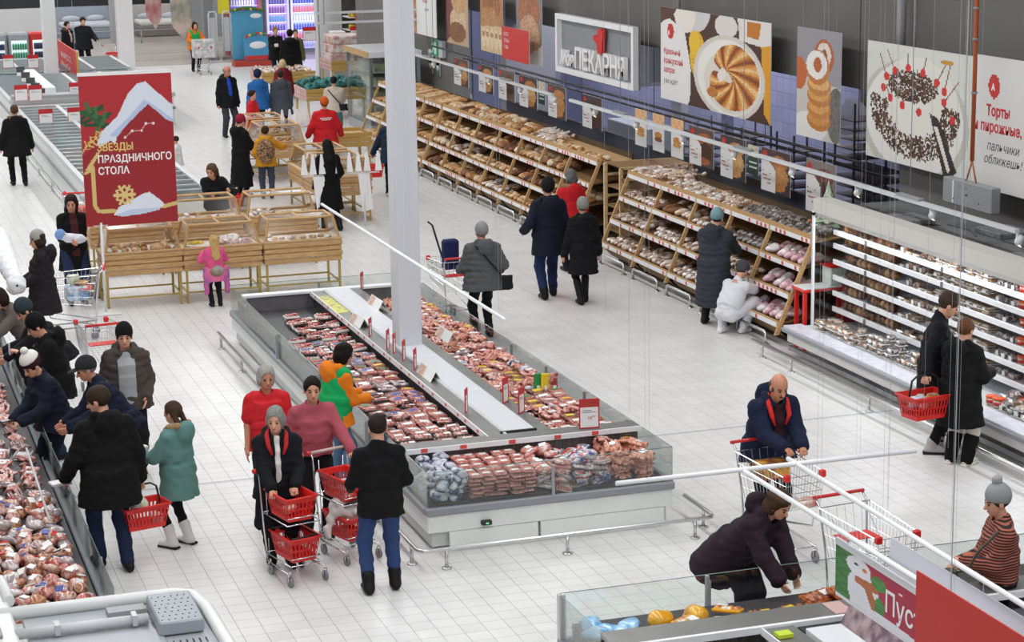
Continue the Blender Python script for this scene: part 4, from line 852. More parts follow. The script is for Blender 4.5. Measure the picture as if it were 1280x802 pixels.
# ---- multideck wall fridge
mf = root('wall_refrigerator', (0, 0, 0), 0, 'tall white open wall refrigerator full of cakes and pastries, right side', 'refrigerator')
FY0, FY1 = 16.4, 25.62
MB().box(12.62, 14.2, FY0, FY1, .08, .34).build('base', PANEL, mf); MB().bbox(12.38, 12.75, FY0, FY1, .20, .34, .01).build('front_panel', paint('e2e1dc', .4), mf)
MB().bbox(12.30, 12.62, FY0, FY1+.03, .34, .40, .012).build('bumper', BUMP, mf); MB().box(12.33, 12.60, FY0, FY1+.02, .40, .425).build('price_ledge', mat('price_ledge', srgb('dfe0e6'), .3, col2=srgb('cdd0dc'), scale=7), mf)
MB().box(12.6, 14.0, FY0, FY1, .34, .40).build('tray_floor', LIGHTG, mf)
MB().box(14.0, 14.2, FY0, FY1, .34, 2.0).build('back_wall', paint('8a8c90', .5), mf); MB().box(12.4, 12.46, FY0, FY1, .08, .14).build('kick_bar', DSTEEL, mf)
MB().prism([(12.74, 2.17), (12.76, 1.98), (12.88, 1.88), (13.3, 1.84), (13.3, 1.98), (13.0, 2.17)], 'y', FY0, FY1).build('canopy', mat('canopy_cream', srgb('d7d5cd'), .4), mf)
MB().box(12.98, 14.25, FY0, FY1, 2.0, 2.05).build('top_deck', mat('dusty_grey_top', srgb('6b6d6e'), .7, var=.25, scale=1.5), mf)
for x, y, c in ((13.05, 24.2, 0), (13.7, 22.9, 0), (13.0, 21.2, 0), (13.75, 20.6, 0), (13.4, 23.6, 1), (13.6, 21.6, 1)):
    if c == 0: MB().bbox(x, x+.5, y-.5, y+.1, 2.05, 2.12, .01).build('vent_cover', mat('vent_cover', srgb('84878a'), .5, col2=srgb('5f6265'), scale=12), mf)
    else: MB().box(x, x+.16, y, y+.10, 2.051, 2.054).build('dark_hatch', BLACK, mf)
for k in range(6):
    m = MB(); y = 24.9-k*1.3; m.tube([(13.5+.2*math.sin(k), y, 2.056), (13.7, y-.5, 2.056), (13.55, y-.9, 2.056)], .01, 4); m.build('loose_cable', BLACK, mf)
LVL = [1.74, 1.55, 1.33, 1.11, .89, .67]
SHW = mat('shelf_white', srgb('e6e7ee'), .3)
for z in LVL:
    s_ = MB().box(13.08, 14.0, FY0, FY1-.04, z-.075, z-.05).build('shelf', SHW, mf)
    MB().box(13.04, 13.07, FY0, FY1-.04, z-.085, z-.02).build('price_strip', STRIP, s_)
    for y in (18.2, 20.4, 22.6, 24.6): MB().box(13.02, 13.04, y, y+.03, z-.09, z-.015).build('strip_joint', DSTEEL, s_)
MB().box(13.02, 13.05, FY0, FY1-.1, 1.83, 1.87).build('lamp_tube', mat('fridge_lamp', (.95, .95, 1), .5, emit=2.0), mf)
for i in range(4):
    l = bpy.data.lights.new('fridge_lamp', 'AREA'); l.shape = 'RECTANGLE'; l.size = .06; l.size_y = 2.1; l.energy = 13; l.color = (.93, .95, 1); o = bpy.data.objects.new('fridge_lamp', l); C.objects.link(o)
    o.location = (12.98, 17.6+i*2.25, 1.86); o.rotation_euler = (0, math.radians(28), 0)
ep = MB().box(12.75, 14.1, FY1, FY1+.015, .42, 1.95).build('end_glass', GLASS, mf); MB().box(12.75, 12.78, FY1-.01, FY1+.03, .40, 2.0).build('end_frame', paint('f2f3f5', .4), mf); MB().box(12.75, 14.1, FY1-.01, FY1+.03, 1.93, 1.97).build('end_frame', paint('c8ccd4', .4), mf)
MB().box(13.2, 14.0, FY1-.04, FY1, .4, 1.0).build('red_end_post', paint('9c2a2c', .5), mf)
guard_rail([(12.0, 25.9), (12.0, 16.6)], [(12.0, 25.6), (12.0, 24.7), (12.0, 22.5), (12.0, 20.3), (12.0, 18.2)], 'steel floor rail in front of the wall refrigerator', r=.03)
MB().bbox(11.96, 12.04, 20.9, 23.9, .21, .24, .004).build('rail_cover', STEEL, children_of(isl)[0].parent if False else bpy.data.objects['guard_rail.002' if 'guard_rail.002' in bpy.data.objects else 'guard_rail']) if False else None
# ---- bread racks leaning back, seen from the aisle
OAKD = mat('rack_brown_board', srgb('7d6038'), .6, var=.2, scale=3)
TIER = (.33, .72, 1.10, 1.48)
def xf(z): return (z-.33)/1.15*.5
def bread_bay(y0, wd, label, group, first=False, last=False, W_=WOOD, z_shift=0.0):
    r0 = root('bread_rack', (12.5, y0, z_shift), 0, label, 'bread rack', group)
    for y, on in ((0, True), (wd, last)):
        if not on: continue
        m = MB(); m.prism([(xf(.2)-.03, .18), (xf(.2)+.03, .18), (xf(1.55)+.03, 1.55), (xf(1.55)-.03, 1.55)], 'y', y-.02, y+.02); m.build('upright', W_, r0)
        m = MB(); m.prism([(xf(.3)+.03, .30), (1.15, .36), (1.15, 1.50), (xf(1.5)+.03, 1.50)], 'y', y-.004, y+.004); m.build('side_sheet', glass('acrylic', (.95, .94, .93), .0, .12), r0)
    for z in TIER[:3]:
        m = MB(); m.prism([(xf(z), z-.02), (1.12, z+.10), (1.12, z+.12), (xf(z), z)], 'y', .02, wd-.02); s_ = m.build('shelf', mat('rack_shelf_shaded', srgb('7a5a32'), .6, var=.2, scale=4), r0)  # browner than the rails: the shade inside the rack is in the colour
    for z in TIER:
        x = xf(z); MB().box(x-.035, x-.015, 0.0, wd, z-.05, z+.045).build('front_rail', W_, r0); MB().box(x-.043, x-.035, .03, wd-.03, z-.045, z+.02).build('price_strip', STRIP, r0)
    t = MB(); rg = np.random.RandomState(int(y0*10))
    for z in TIER:
        y = .1
        while y < wd-.2:
            if rg.rand() < .4: t.box(xf(z)-.046, xf(z)-.043, y, y+.06, z-.04, z+.015)
            y += .14
    if t.f: o = t.build('price_tags', mat('price_tag_red', srgb('d9534a'), .5), r0); o['kind'] = 'stuff'
    MB().box(1.12, 1.15, 0, wd, .2, 1.62).build('back_board', mat('rack_back_shaded', srgb('4f3c24'), .7, var=.2, scale=3), r0)  # dark brown paints in the shadows at the back of the rack
    m = MB(); m.prism([(.47, 1.44), (1.12, 1.50), (1.12, 1.52), (.47, 1.46)], 'y', 0, wd); m.build('top_tray', W_, r0); MB().box(.47, .50, 0, wd, 1.46, 1.56).build('top_lip', W_, r0)
    # the brown bowed kick board under the lowest shelf
    m = MB(); n = 9; a_ = []
    for i in range(n+1): t_ = i/n; a_.append((.03+.10*math.sin(t_*PI)*0+.12*(1-t_), .28-.26*t_, t_))
    for i in range(n):
        pass
    prof = [(.02, .28), (.05, .20), (.13, .12), (.26, .05), (.42, .02)]
    vs = []; fs = []
    for k, (x, z) in enumerate(prof): vs += [(x, .05+.12*k/4, z), (x, wd-.05-.12*k/4, z)]
    for k in range(4): fs.append((2*k, 2*k+1, 2*k+3, 2*k+2))
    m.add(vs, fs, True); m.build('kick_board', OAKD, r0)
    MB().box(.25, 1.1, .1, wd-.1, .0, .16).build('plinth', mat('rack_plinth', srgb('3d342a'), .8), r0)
    return r0
B2 = [26.1, 27.45, 28.8, 30.15, 31.6, 33.1]; B1 = [34.56, 35.95, 37.35, 38.75, 40.1, 41.5, 42.85, 44.2]
for i in range(5): bread_bay(B2[i], B2[i+1]-B2[i], 'pale wood bread rack of packaged bread, %s bay counted from the wall refrigerator' % ORD[i], 'bays of the packaged bread rack', last=i == 4)
for i in range(7): bread_bay(B1[i], B1[i+1]-B1[i], 'wooden bread rack of loose bread beyond the gap, %s bay counted from its empty end' % ORD[i], 'bays of the loose bread rack', last=i == 6)
for i in range(4): bread_bay(44.3+i*1.38, 1.3, 'wooden baguette rack behind the white pillar, %s bay from the loose bread' % ORD[i], 'bays of the baguette rack', last=True)
# open end frame of the loose bread rack
er = root('end_rack', (12.95, 33.35, 0), 0, 'empty slatted wooden end rack between the two bread racks', 'rack')
for x in (0, 1.3):
    m = MB(); m.prism([(x-.03, 0), (x+.03, 0), (x+.03, 1.55), (x-.03, 1.55)], 'y', 0, .05); m.build('post', PINE, er); m = MB(); m.prism([(x-.03, 0), (x+.03, 0), (x+.03, 1.55), (x-.03, 1.55)], 'y', .75, .8); m.build('post', PINE, er)
for k, z in enumerate((.35, .62, .78, .95, 1.12, 1.32, 1.52)):
    for y in (0, .77): MB().box(0, 1.3, y, y+.03, z, z+.045).build('slat', PINE, er)
for z in (.38, .80, 1.15, 1.54): MB().box(.02, 1.28, .03, .78, z, z+.02).build('shelf', mat('rack_dark_shelf', srgb('8a6a40'), .6), er)
def loop_rail(y0, y1, lb, x=12.40):
    r0 = root('loop_rail', (x, y0, 0), 0, 'low bent chrome loop rail on the floor before the '+lb, 'rail', 'chrome loop rails along the bread racks')
    L = y1-y0; MB().tube([(0, 0, 0), (0, 0, .13), (0, .02, .165), (0, .06, .18), (0, L-.06, .18), (0, L-.02, .165), (0, L, .13), (0, L, 0)], .024, 8).build('loop', STEEL, r0)
    for y in (0, L): MB().lathe([(.05, 0), (.05, .01)], (0, y, 0), 10).build('foot_plate', STEEL, r0)
for i in range(5): loop_rail(B2[i]+.25, B2[i+1]-.15, '%s packaged bread bay' % ORD[i])
for i in range(7): loop_rail(B1[i]+.25, B1[i+1]-.15, '%s loose bread bay' % ORD[i])
for i in range(3): loop_rail(44.6+1.38*i, 45.5+1.38*i, '%s baguette bay' % ORD[i])
# ---- self service kiosk in white and red by the end of the wall refrigerator
ks = root('kiosk_table', (12.68, 25.72, 0), 0, 'red framed white topped side table with a small scale stand, by the refrigerator', 'table')
for x, y in ((0, 0), (0, .26), (.65, 0), (.65, .26)): MB().box(x, x+.05, y, y+.05, 0, .84).build('leg', RED, ks)
MB().bbox(-.03, .75, -.04, .34, .84, .875, .008).build('table_top', RED, ks); MB().bbox(-.01, .73, -.02, .32, .876, .895, .004).build('white_top', paint('eeeff0', .35), ks)
MB().bbox(.42, .72, .03, .30, .895, 1.15, .01).build('white_box', paint('e6e8e4', .4), ks); MB().box(.40, .74, .01, .32, 1.15, 1.17).build('box_rim', RED, ks)
MB().box(0, .7, 0, .05, .08, .12).build('stretcher', RED, ks)
# ---- paper Christmas tree
m = MB(); rg = np.random.RandomState(1)
tr = root('christmas_tree', (13.55, 26.75, 1.5), 0, 'small pale green tinsel Christmas tree with orange baubles on the rack', 'decoration')
fol = MB()
for k in range(9):
    z = k*.07; r = .30*(1-k/9.5); n = 14
    vs = [(0, 0, z+.16)]+[(r*(1 if i % 2 else .78)*math.cos(2*PI*i/n+k), r*(1 if i % 2 else .78)*math.sin(2*PI*i/n+k), z-.02*(i % 2)) for i in range(n)]; fol.add(vs, [(0, 1+i, 1+(i+1) % n) for i in range(n)])
fol.build('tinsel_tiers', mat('tinsel_green', srgb('a9c8a4'), .5, col2=srgb('d9e6d2'), scale=25, bump=1), tr)
for a, z in ((3.0, .2), (2.4, .4), (3.6, .32), (3.3, .05), (2.6, .1)): MB().ball((.30*(1-z/.7)*math.cos(a), .30*(1-z/.7)*math.sin(a), z+.02), .025, 8, 6).build('bauble', paint('e0733a', .3), tr)
MB().lathe([(.06, -.06), (.05, 0)], (0, 0, 0), 8).build('stand', WHITE, tr)
# ---- wooden display tables with acrylic canopies
def display_table(x, y, wd, dp, label, rz=0.0, slats=4, solid=False, zt=.88, group='wooden display tables'):
    r0 = root('display_table', (x, y, 0), rz, label, 'display table', group)
    for a in (.03, wd-.03):
        for b in (.03, dp-.03): MB().box(a-.018, a+.018, b-.018, b+.018, 0, .55).build('leg', BRASS, r0)
    for b in (.03, dp-.03): MB().box(.03, wd-.03, b-.012, b+.012, .16, .185).build('stretcher', BRASS, r0)
    for a in (.03, wd-.03): MB().box(a-.012, a+.012, .03, dp-.03, .16, .185).build('stretcher', BRASS, r0)
    z0, z1 = .52, zt-.02; hh = (z1-z0)/slats
    for k in range(slats):
        za, zb = z0+hh*k, z0+hh*(k+1)-.008; e = .012 if k % 2 else 0
        for q in (0, 1):
            m = MB(); Y = -e if q == 0 else dp-.02+e; m.bbox(-.01-e, wd+.01+e, Y-.012, Y+.022, za, zb, .012); m.build('slat', WOOD, r0)
            m = MB(); Xx = -e if q == 0 else wd-.02+e; m.bbox(Xx-.012, Xx+.022, .01, dp-.01, za, zb, .012); m.build('slat', WOOD, r0)
    MB().box(0, wd, 0, dp, zt-.05, zt-.03).build('tray_board', mat('tray_board', srgb('c9b08a'), .6), r0)
    MB().bbox(-.02, wd+.02, -.02, .04, zt-.02, zt+.012, .005).build('top_rail', WOOD, r0); MB().bbox(-.02, wd+.02, dp-.04, dp+.02, zt-.02, zt+.012, .005).build('top_rail', WOOD, r0)
    # canopy
    cz = zt+.34; i0, i1 = .10, wd-.10; j0, j1 = .14, dp-.14; t = .022
    def bar(p, q): MB().tube([p, q], t, 4).build('canopy_bar', WOOD, r0)
    for X_, XX in ((.02, i0), (wd-.02, i1)):
        bar((X_, .02, zt), (XX, j0, cz)); bar((X_, dp-.02, zt), (XX, j1, cz)); bar((XX, j0, cz), (XX, j1, cz))
    bar((i0, j0, cz), (i1, j0, cz)); bar((i0, j1, cz), (i1, j1, cz)); bar((wd/2, j0, cz), (wd/2, j1, cz))
    for q, vs in (('f', [(.02, .02, zt), (wd-.02, .02, zt), (i1, j0, cz), (i0, j0, cz)]), ('l', [(.02, .02, zt), (.02, dp-.02, zt), (i0, j1, cz), (i0, j0, cz)]), ('r', [(wd-.02, .02, zt), (wd-.02, dp-.02, zt), (i1, j1, cz), (i1, j0, cz)]),
                  ('b', [(.02, dp-.02, zt), (wd-.02, dp-.02, zt), (i1, j1, cz), (i0, j1, cz)]), ('t', [(i0, j0, cz), (wd/2, j0, cz), (wd/2, j1, cz), (i0, j1, cz)]), ('t', [(wd/2, j0, cz), (i1, j0, cz), (i1, j1, cz), (wd/2, j1, cz)])):
        m = MB(); m.add(vs, [(0, 1, 2, 3)]); m.build('acrylic_pane', FILM if q == 't' else glass('acrylic', (.95, .94, .93), .0, .12), r0)
    return r0
for k, (x, wd) in enumerate(((3.98, 1.2), (5.22, 1.22), (6.50, 1.24))):
    display_table(x, 32.35, wd, .85, 'front row wooden display table with clear canopy, %s' % ('nearest the white banner stand', 'where the child in pink is climbing', 'nearest the meat island end')[k])
for k, (x, wd) in enumerate(((5.45, 1.2), (6.72, 1.22))): display_table(x, 34.9, wd, .85, 'second row wooden display table with canopy, %s' % ('under the leaning person', 'beside the black clad person')[k])
display_table(4.1, 34.9, 1.2, .85, 'second row wooden display table mostly hidden by the red banner')
for k, (x, y, lb) in enumerate(((8.9, 38.8, 'with the plain tray, nearest the red basket'), (8.9, 40.2, 'behind the person with long black hair'), (8.9, 44.5, 'in front of the red hooded staff coat'), (8.9, 45.95, 'where the red jacketed person leans'))):
    display_table(x, y, 1.02, 1.3, 'tall canopied wooden display table, %s' % lb)
for x, y, k in ((8.72, 38.05, 0), (9.6, 38.1, 1), (9.95, 45.6, 2)):
    r0 = root('bag_stand', (x, y, 0), 0, 'white metal stand hung with %s' % ('rolls of white bags, in front of black haired person', 'white bags, by the red basket', 'white bag rolls behind the mustard jacket')[k], 'stand')
    MB().box(-.2, .2, -.15, .15, 0, .02).build('base_plate', WHITE, r0); MB().tube([(0, 0, .02), (0, 0, 1.05)], .02, 6).build('pole', WHITE, r0); MB().tube([(-.3, 0, 1.05), (.3, 0, 1.05)], .015, 6).build('crossbar', WHITE, r0)
    for q in range(4):
        xx = -.27+q*.17+(.05 if q > 2 else 0); m = MB(); m.add([(xx-.06, -.03, 1.08), (xx+.06, -.03, 1.08), (xx+.02, .02, 1.45), (xx-.02, .02, 1.45), (xx-.06, .04, 1.08), (xx+.06, .04, 1.08)], [(0, 1, 2, 3), (5, 4, 3, 2), (0, 3, 4), (1, 5, 2), (0, 4, 5, 1)]); m.build('bag_roll', mat('white_bags', srgb('eeeeee'), .5), r0)
    m = MB(); m.add([(-.12, -.04, 1.04), (.10, -.04, 1.04), (.16, 0, .35), (-.04, .02, .3)], [(0, 1, 2, 3)]); m.build('hanging_bag', mat('white_bags', srgb('eeeeee'), .5), r0)
# ---- glass cabinet of cheeses
GC = G(465, 169)
gc = root('glass_cabinet', (GC.x, GC.y, 0), 0, 'tall grey framed glass refrigerated cabinet with wooden top edge', 'refrigerator')
MB().bbox(0, 1.3, 0, 2.4, 0, .25, .01).build('base', GREYP, gc)
for x in (.03, 1.27):
    for y in (.03, 2.37): MB().box(x-.04, x+.04, y-.04, y+.04, .25, 1.95).build('post', GREYP, gc)
MB().bbox(-.05, 1.35, -.05, 2.45, 1.95, 2.1, .01).build('top', paint('dfe2e4', .4), gc); MB().box(-.07, -.05, -.05, 2.45, 1.95, 2.1).build('wood_edge', WOOD, gc)
for z in (.5, .85, 1.2, 1.55): MB().box(.1, 1.2, .1, 2.3, z, z+.02).build('shelf', LIGHTG, gc); MB().box(.2, 1.1, .2, 2.2, z+.02, z+.22).build('cheese_blocks', mat('cheeses', srgb('b9b98c'), .5, col2=srgb('6c7058'), scale=4), gc)
for q in ((-.01, 0, 0, 2.4), (0, 1.3, -.01, 0)): MB().box(q[0], q[1], q[2], q[3], .25, 1.95).build('glass_side', GLASS, gc)
# ---- red festive banner on a stand
bn = root('banner_stand', (3.93, 32.1, 0), 0, 'large red festive banner with snow and white lettering on a white stand', 'banner')
MB().bbox(-.28, .22, -.2, .2, 0, .03, .01).build('base_plate', WHITE, bn); MB().tube([(0, 0, .03), (0, 0, 1.42)], .022, 8).build('pole', WHITE, bn); MB().tube([(-.12, 0, 1.38), (.1, 0, 1.38)], .015, 6).build('pole_bracket', WHITE, bn)
bx0, bx1, bz0, bz1 = -.22, 1.18, 1.37, 3.66
MB().box(bx0, bx1, -.01, .01, bz0, bz1).build('board', paint('a8262b', .5), bn); MB().box(bx0-.01, bx1+.01, -.015, .015, bz1, bz1+.05).build('top_bar', CARD, bn)
A = Art(112, 180, 'b5282e'); A.put(A.y > .55, 'a32229').poly([(.03, .52), (.20, .40), (.70, .19), (.98, .33), (1, .33), (1, .50), (1, 1), (0, 1), (0, .52)], '9c1f26')
for k in range(18): t = k/17; A.line(.08+.15*t, .22+.12*t, .08+.15*t+.16*math.cos(k*1.1), .22+.1*t+.07*math.sin(k*1.1), .012, ['2e5a34', '3d7040', '24482c'][k % 3])
for k in range(14): t = k/13; A.line(.02+.2*t, .48-.10*t, .02+.2*t+.06*math.cos(k*2.2), .48-.10*t+.04*math.sin(k*2.2), .005, 'd9c070')
A.ell(.12, .10, .3, .12, 'b5282e', 0) if False else None
A.poly([(.02, .62), (.15, .51), (.20, .49), (.16, .54), (.07, .62)], 'dcc07c')
A.line(.10, .60, .10, .86, .013, 'd8bc76').line(.10, .86, .14, .90, .013, 'd8bc76').line(.14, .90, .32, .905, .013, 'd8bc76').line(.84, .895, 1, .875, .013, 'd8bc76').line(.02, .64, .10, .62, .010, 'd8bc76')
A.poly([(.16, .45), (.22, .37), (.40, .27), (.52, .13), (.62, .065), (.72, .05), (.80, .10), (.97, .20), (1, .21), (1, .33), (.92, .31), (.74, .20), (.66, .24), (.50, .33), (.38, .41), (.36, .46), (.31, .43), (.24, .46), (.19, .47)], 'dfe6f2').poly([(.30, .40), (.52, .28), (.70, .17), (.82, .22), (1, .31), (1, .33), (.92, .31), (.74, .20), (.66, .24), (.50, .33), (.38, .41)], 'b9cbe6')
A.poly([(.30, .93), (.36, .88), (.50, .84), (.62, .80), (.70, .79), (.80, .84), (.86, .88), (.80, .91), (.62, .935), (.40, .945)], 'e3e9f4').poly([(.32, .93), (.5, .90), (.8, .90), (.8, .915), (.62, .935), (.40, .945)], 'c3d2ea')
for k in range(6):
    an_ = k*PI/3; cx, cy = .43, .80; ex, ey = cx+.11*math.cos(an_), cy+.066*math.sin(an_)*1.0; A.line(cx, cy, ex, ey, .009, 'e2c983')
    for s_ in (-.5, .5): A.line(cx+.065*math.cos(an_), cy+.04*math.sin(an_), cx+.10*math.cos(an_+s_), cy+.062*math.sin(an_+s_), .007, 'e2c983')
for x, y in ((.47, .415), (.55, .375), (.65, .375), (.70, .33), (.78, .33)): A.ell(x, y, .014, .009, 'f4eef0')
A.line(.47, .415, .55, .375, .003, 'd9a8a8').line(.55, .375, .65, .375, .003, 'd9a8a8').line(.65, .375, .70, .33, .003, 'd9a8a8').line(.70, .33, .78, .33, .003, 'd9a8a8')
A.obj('print', bx1-bx0, bz1-bz0, bn, Matrix.Translation((bx0, -.012, bz0)) @ FACE_NY)
for s_, c, z in (('ЗВЕЗДЫ', 'e6c878', 2.52), ('ПРАЗДНИЧНОГО', 'f6f2f0', 2.34), ('СТОЛА', 'f6f2f0', 2.16)): text_mesh('lettering', s_, .155, paint(c, .5), bn, 0, Matrix.Translation((.0, -.014, z)) @ FACE_NY, bold=.004, sx=.86)
# ---------------------------------------------------------------- goods: one object each, sharing meshes
RG = np.random.RandomState(11)
def pm(name, c1, c2, scale, rough=.35, coat=.6, bump=.25, rnd=.12, c3=None, lo=.4, hi=.6, stretch=None):
    m = mat(name, srgb(c1), rough, col2=srgb(c2), scale=scale, coat=coat, bump=bump, rnd=rnd, stretch=stretch)
    r = [n for n in m.node_tree.nodes if n.type == 'VALTORGB'][0].color_ramp; r.elements[0].position = lo; r.elements[1].position = hi
    if c3: e = r.elements.new((lo+hi)/2+.08); e.color = (*srgb(c3), 1)
    return m
MEAT = pm('red_meat', 'c4675c', '8e2b25', 16, c3='e0a89a'); PINK = pm('pink_sausage_meat', 'dfb0a4', 'c06a5c', 22, c3='d08c80'); FATTY = pm('film_wrapped_meat', 'e6d2cc', 'b96c60', 18, c3='d79a8c', rough=.25)
SMOKE = pm('smoked_meat', 'a35f38', '5e2c1b', 14, c3='c58a60'); HAM = pm('pale_ham', 'd9ab98', 'a9604a', 14, c3='e3c8bc', rough=.25); ORNG = pm('orange_sausage', 'd98a6a', 'b8543a', 26, c3='e6b59e', rough=.22, stretch=(1, 4, 1))
WFILM = pm('white_film', 'dedbdc', '9d9294', 15, rough=.2, c3='c4a8a4'); NAVY = pm('navy_wrapper', '2e3b66', 'c9ccd6', 14, rough=.25, lo=.5, hi=.62); REDBLUE = pm('red_blue_wrapper', 'c23b3e', '3c4d8c', 12, rough=.25, c3='e8d9d4')
TRAYB = mat('black_tray', (.02, .02, .02), .4, coat=.4); TRAYW = mat('white_tray', srgb('dcdad8'), .35, coat=.4)
LBL = {'w': paint('ecebe8', .4), 'y': paint('e5c52c', .4), 'b': paint('3f4d9a', .4), 'r': paint('c8382e', .4), 'g': paint('2f8a4c', .4)}
def tray_pack(w_, d, h, m, tray, lab):
    b = MB(); b.use(tray); b.bbox(-w_/2, w_/2, -d/2, d/2, 0, h*.55, .008); b.use(m); nx = 4
    for i in range(nx):
        x = -w_/2+.014+(w_-.028)*(i+.5)/nx; b.ball((x, 0, h*.55), ((w_-.02)/nx*.62, d*.46, h*.45), 8, 5)
    b.use(LBL[lab]); b.box(w_*.02, w_*.38, -d*.3, d*.12, h*.96, h*1.0+.002); return b.mesh('pack')
def vac_pack(w_, d, h, m, lab, n=6):
    b = MB(); b.use(m); b.bbox(-w_/2, w_/2, -d/2, d/2, 0, h*.5, .006)
    for i in range(n): x = -w_/2+w_*(i+.5)/n; b.tube([(x, -d*.44, h*.5), (x, 0, h*.58), (x, d*.44, h*.5)], w_/n*.48, 6)
    b.use(LBL[lab]); b.add([(-w_*.3, -d*.2, h*.5+w_/n*.55), (w_*.3, -d*.2, h*.5+w_/n*.55), (w_*.3, d*.15, h*.5+w_/n*.55), (-w_*.3, d*.15, h*.5+w_/n*.55)], [(0, 1, 2, 3)]); return b.mesh('pack')
def lump(name, ops, res, m, sd, fold=.006, lab=None):
    V_, Q_ = sdf_mesh(ops, res, (), fold, 0, sd); b = MB(); b.use(m); b.add([tuple(v) for v in V_], [tuple(int(i) for i in q) for q in Q_], True)
    if lab:
        z = V_[:, 2].max(); b.use(LBL[lab]); b.box(-.035, .035, -.03, .03, z-.008, z+.001)
    return b.mesh(name)
def saus_bag(m, sd, lab, n=7, L=.16):
    r = np.random.RandomState(sd); ops = []
    for i in range(n):
        x, y, z = (i-n/2+.5)*.024, r.uniform(-.015, .015), .022+.02*(i % 2)+r.uniform(0, .02); ops.append(cone((x, y-L/2, z), (x+r.uniform(-.012, .012), y+L/2, z+r.uniform(-.01, .015)), .0165, None, .008))
    ops.append(cone((0, -L*.62, .03), (0, -L*.4, .035), .012, .035, .02)); return lump('pack', ops, .011, m, sd, .003, lab)
def meat_lump(m, sd, lab=None):
    r = np.random.RandomState(sd); ops = [ell((r.uniform(-.03, .03), r.uniform(-.03, .03), .04), (r.uniform(.05, .075), r.uniform(.04, .065), .04), .03) for _ in range(3)]; return lump('pack', ops, .013, m, sd, .007, lab)
def obj_at(name, me, loc, rot, label, cat, group, scale=1.0):
    o = bpy.data.objects.new(name, me); C.objects.link(o); o.location = loc; o.rotation_euler = rot; o['label'] = label; o['category'] = cat; o['group'] = group
    if scale != 1.0: o.scale = (scale,)*3
    return o
ADJ = {}
def adj(meshes, words):
    for m_, w_2 in zip(meshes, words): ADJ[m_.name] = w_2
def full(label, me, tail=''):
    L = ADJ.get(me.name); t = ('%s, %s' % (L, label)) if L else label
    t = t if len(t.split()) <= 16 else label; return t+tail if len((t+tail).split()) <= 16 else t
def field(name, meshes, X0, X1, Y0, Y1, dx, dy, z, label, cat='meat pack', jit=.02, rz=.15, tilt=.12, layers=1, dz=.05, drop=.0, slope=(0, 0), base_rz=0.0, sc_=(.92, 1.08)):
    g = label
    nx, ny = max(1, int((X1-X0)/dx)), max(1, int((Y1-Y0)/dy))
    for i in range(nx):
        for j in range(ny):
            L = layers if isinstance(layers, int) else RG.randint(layers[0], layers[1]+1)
            x, y = X0+(X1-X0)*(i+.5)/nx, Y0+(Y1-Y0)*(j+.5)/ny
            for k in range(L):
                if RG.rand() < drop: continue
                zz = z+k*dz+slope[0]*(x-X0)+slope[1]*(y-Y0)+.006*RG.rand()
                me_ = meshes[RG.randint(len(meshes))]; lb_ = full(label, me_, (', near part', ', middle part', ', far part')[min(2, j*3//ny)] if ny > 2 else '')
                obj_at(name, me_, (x+RG.uniform(-jit, jit), y+RG.uniform(-jit, jit), zz), (RG.uniform(-tilt, tilt), RG.uniform(-tilt, tilt), base_rz+RG.uniform(-rz, rz)), lb_, cat, lb_, RG.uniform(*sc_))
# platforms the goods lie on
for nm, q in (('left', (5.45, 6.37, 20.22, 28.42)), ('right', (7.04, 7.96, 20.22, 28.42)), ('front', (5.46, 7.95, 19.28, 20.05)), ('end', (5.46, 7.95, 28.57, 29.3))): MB().box(q[0], q[1], q[2], q[3], .34, .62 if nm != 'front' else .48).build('product_deck', DARKIN, isl)
MB().box(.74, 1.94, 17.0, 31.0, .34, .50).build('product_deck', DARKIN, lf); MB().box(-.5, .54, 17.0, 31.0, .34, .50).build('product_deck', DARKIN, lf); MB().box(5.5, 11.9, 14.45, 15.33, .34, .60).build('product_deck', DARKIN, rf)
T_RED = [tray_pack(.2, .14, .06, MEAT, TRAYB, 'w'), tray_pack(.2, .14, .06, MEAT, TRAYW, 'r'), tray_pack(.19, .14, .05, FATTY, TRAYB, 'w')]
V_PINK = [vac_pack(.17, .2, .03, PINK, 'w'), vac_pack(.17, .2, .03, FATTY, 'w'), vac_pack(.16, .19, .03, PINK, 'y'), vac_pack(.17, .2, .03, WFILM, 'r', 5)]
V_MIX = [vac_pack(.16, .19, .03, MEAT, 'g'), vac_pack(.16, .19, .03, SMOKE, 'y'), vac_pack(.17, .19, .03, WFILM, 'b'), tray_pack(.18, .13, .05, MEAT, TRAYB, 'w'), vac_pack(.17, .19, .03, FATTY, 'b')]
SB = [saus_bag(ORNG, s, l) for s, l in ((1, 'y'), (2, None), (3, 'w'))]; SBP = [saus_bag(PINK, 4, 'w'), saus_bag(FATTY, 5, None), saus_bag(ORNG, 6, None)]
NB = [lump('pack', [ell((0, 0, .04), (.09, .06, .035), .02), ell((.04, .02, .05), (.05, .05, .03), .02)], .014, NAVY, s, .012) for s in (1, 2)]
RB = [lump('pack', [ell((0, 0, .03), (.10, .065, .028), .02), ell((.03, .01, .045), (.06, .05, .02), .02)], .014, REDBLUE, s, .010) for s in (3, 4)]+[vac_pack(.18, .14, .04, WFILM, 'r', 5)]
WB = [lump('pack', [ell((0, 0, .03), (.09, .07, .03), .02)], .014, m_, s, .011, 'w') for m_, s in ((FATTY, 5), (WFILM, 6), (PINK, 7))]
N = 'in the near aisle side bay of the long meat island'
adj(T_RED, ('black tray', 'white tray', 'fatty black tray')); adj(V_PINK, ('pink flat pack', 'fatty flat pack', 'yellow ticketed flat pack', 'frosty flat pack')); adj(V_MIX, ('green ticketed', 'dark brown', 'blue ticketed', 'small black tray', 'fatty blue ticketed'))
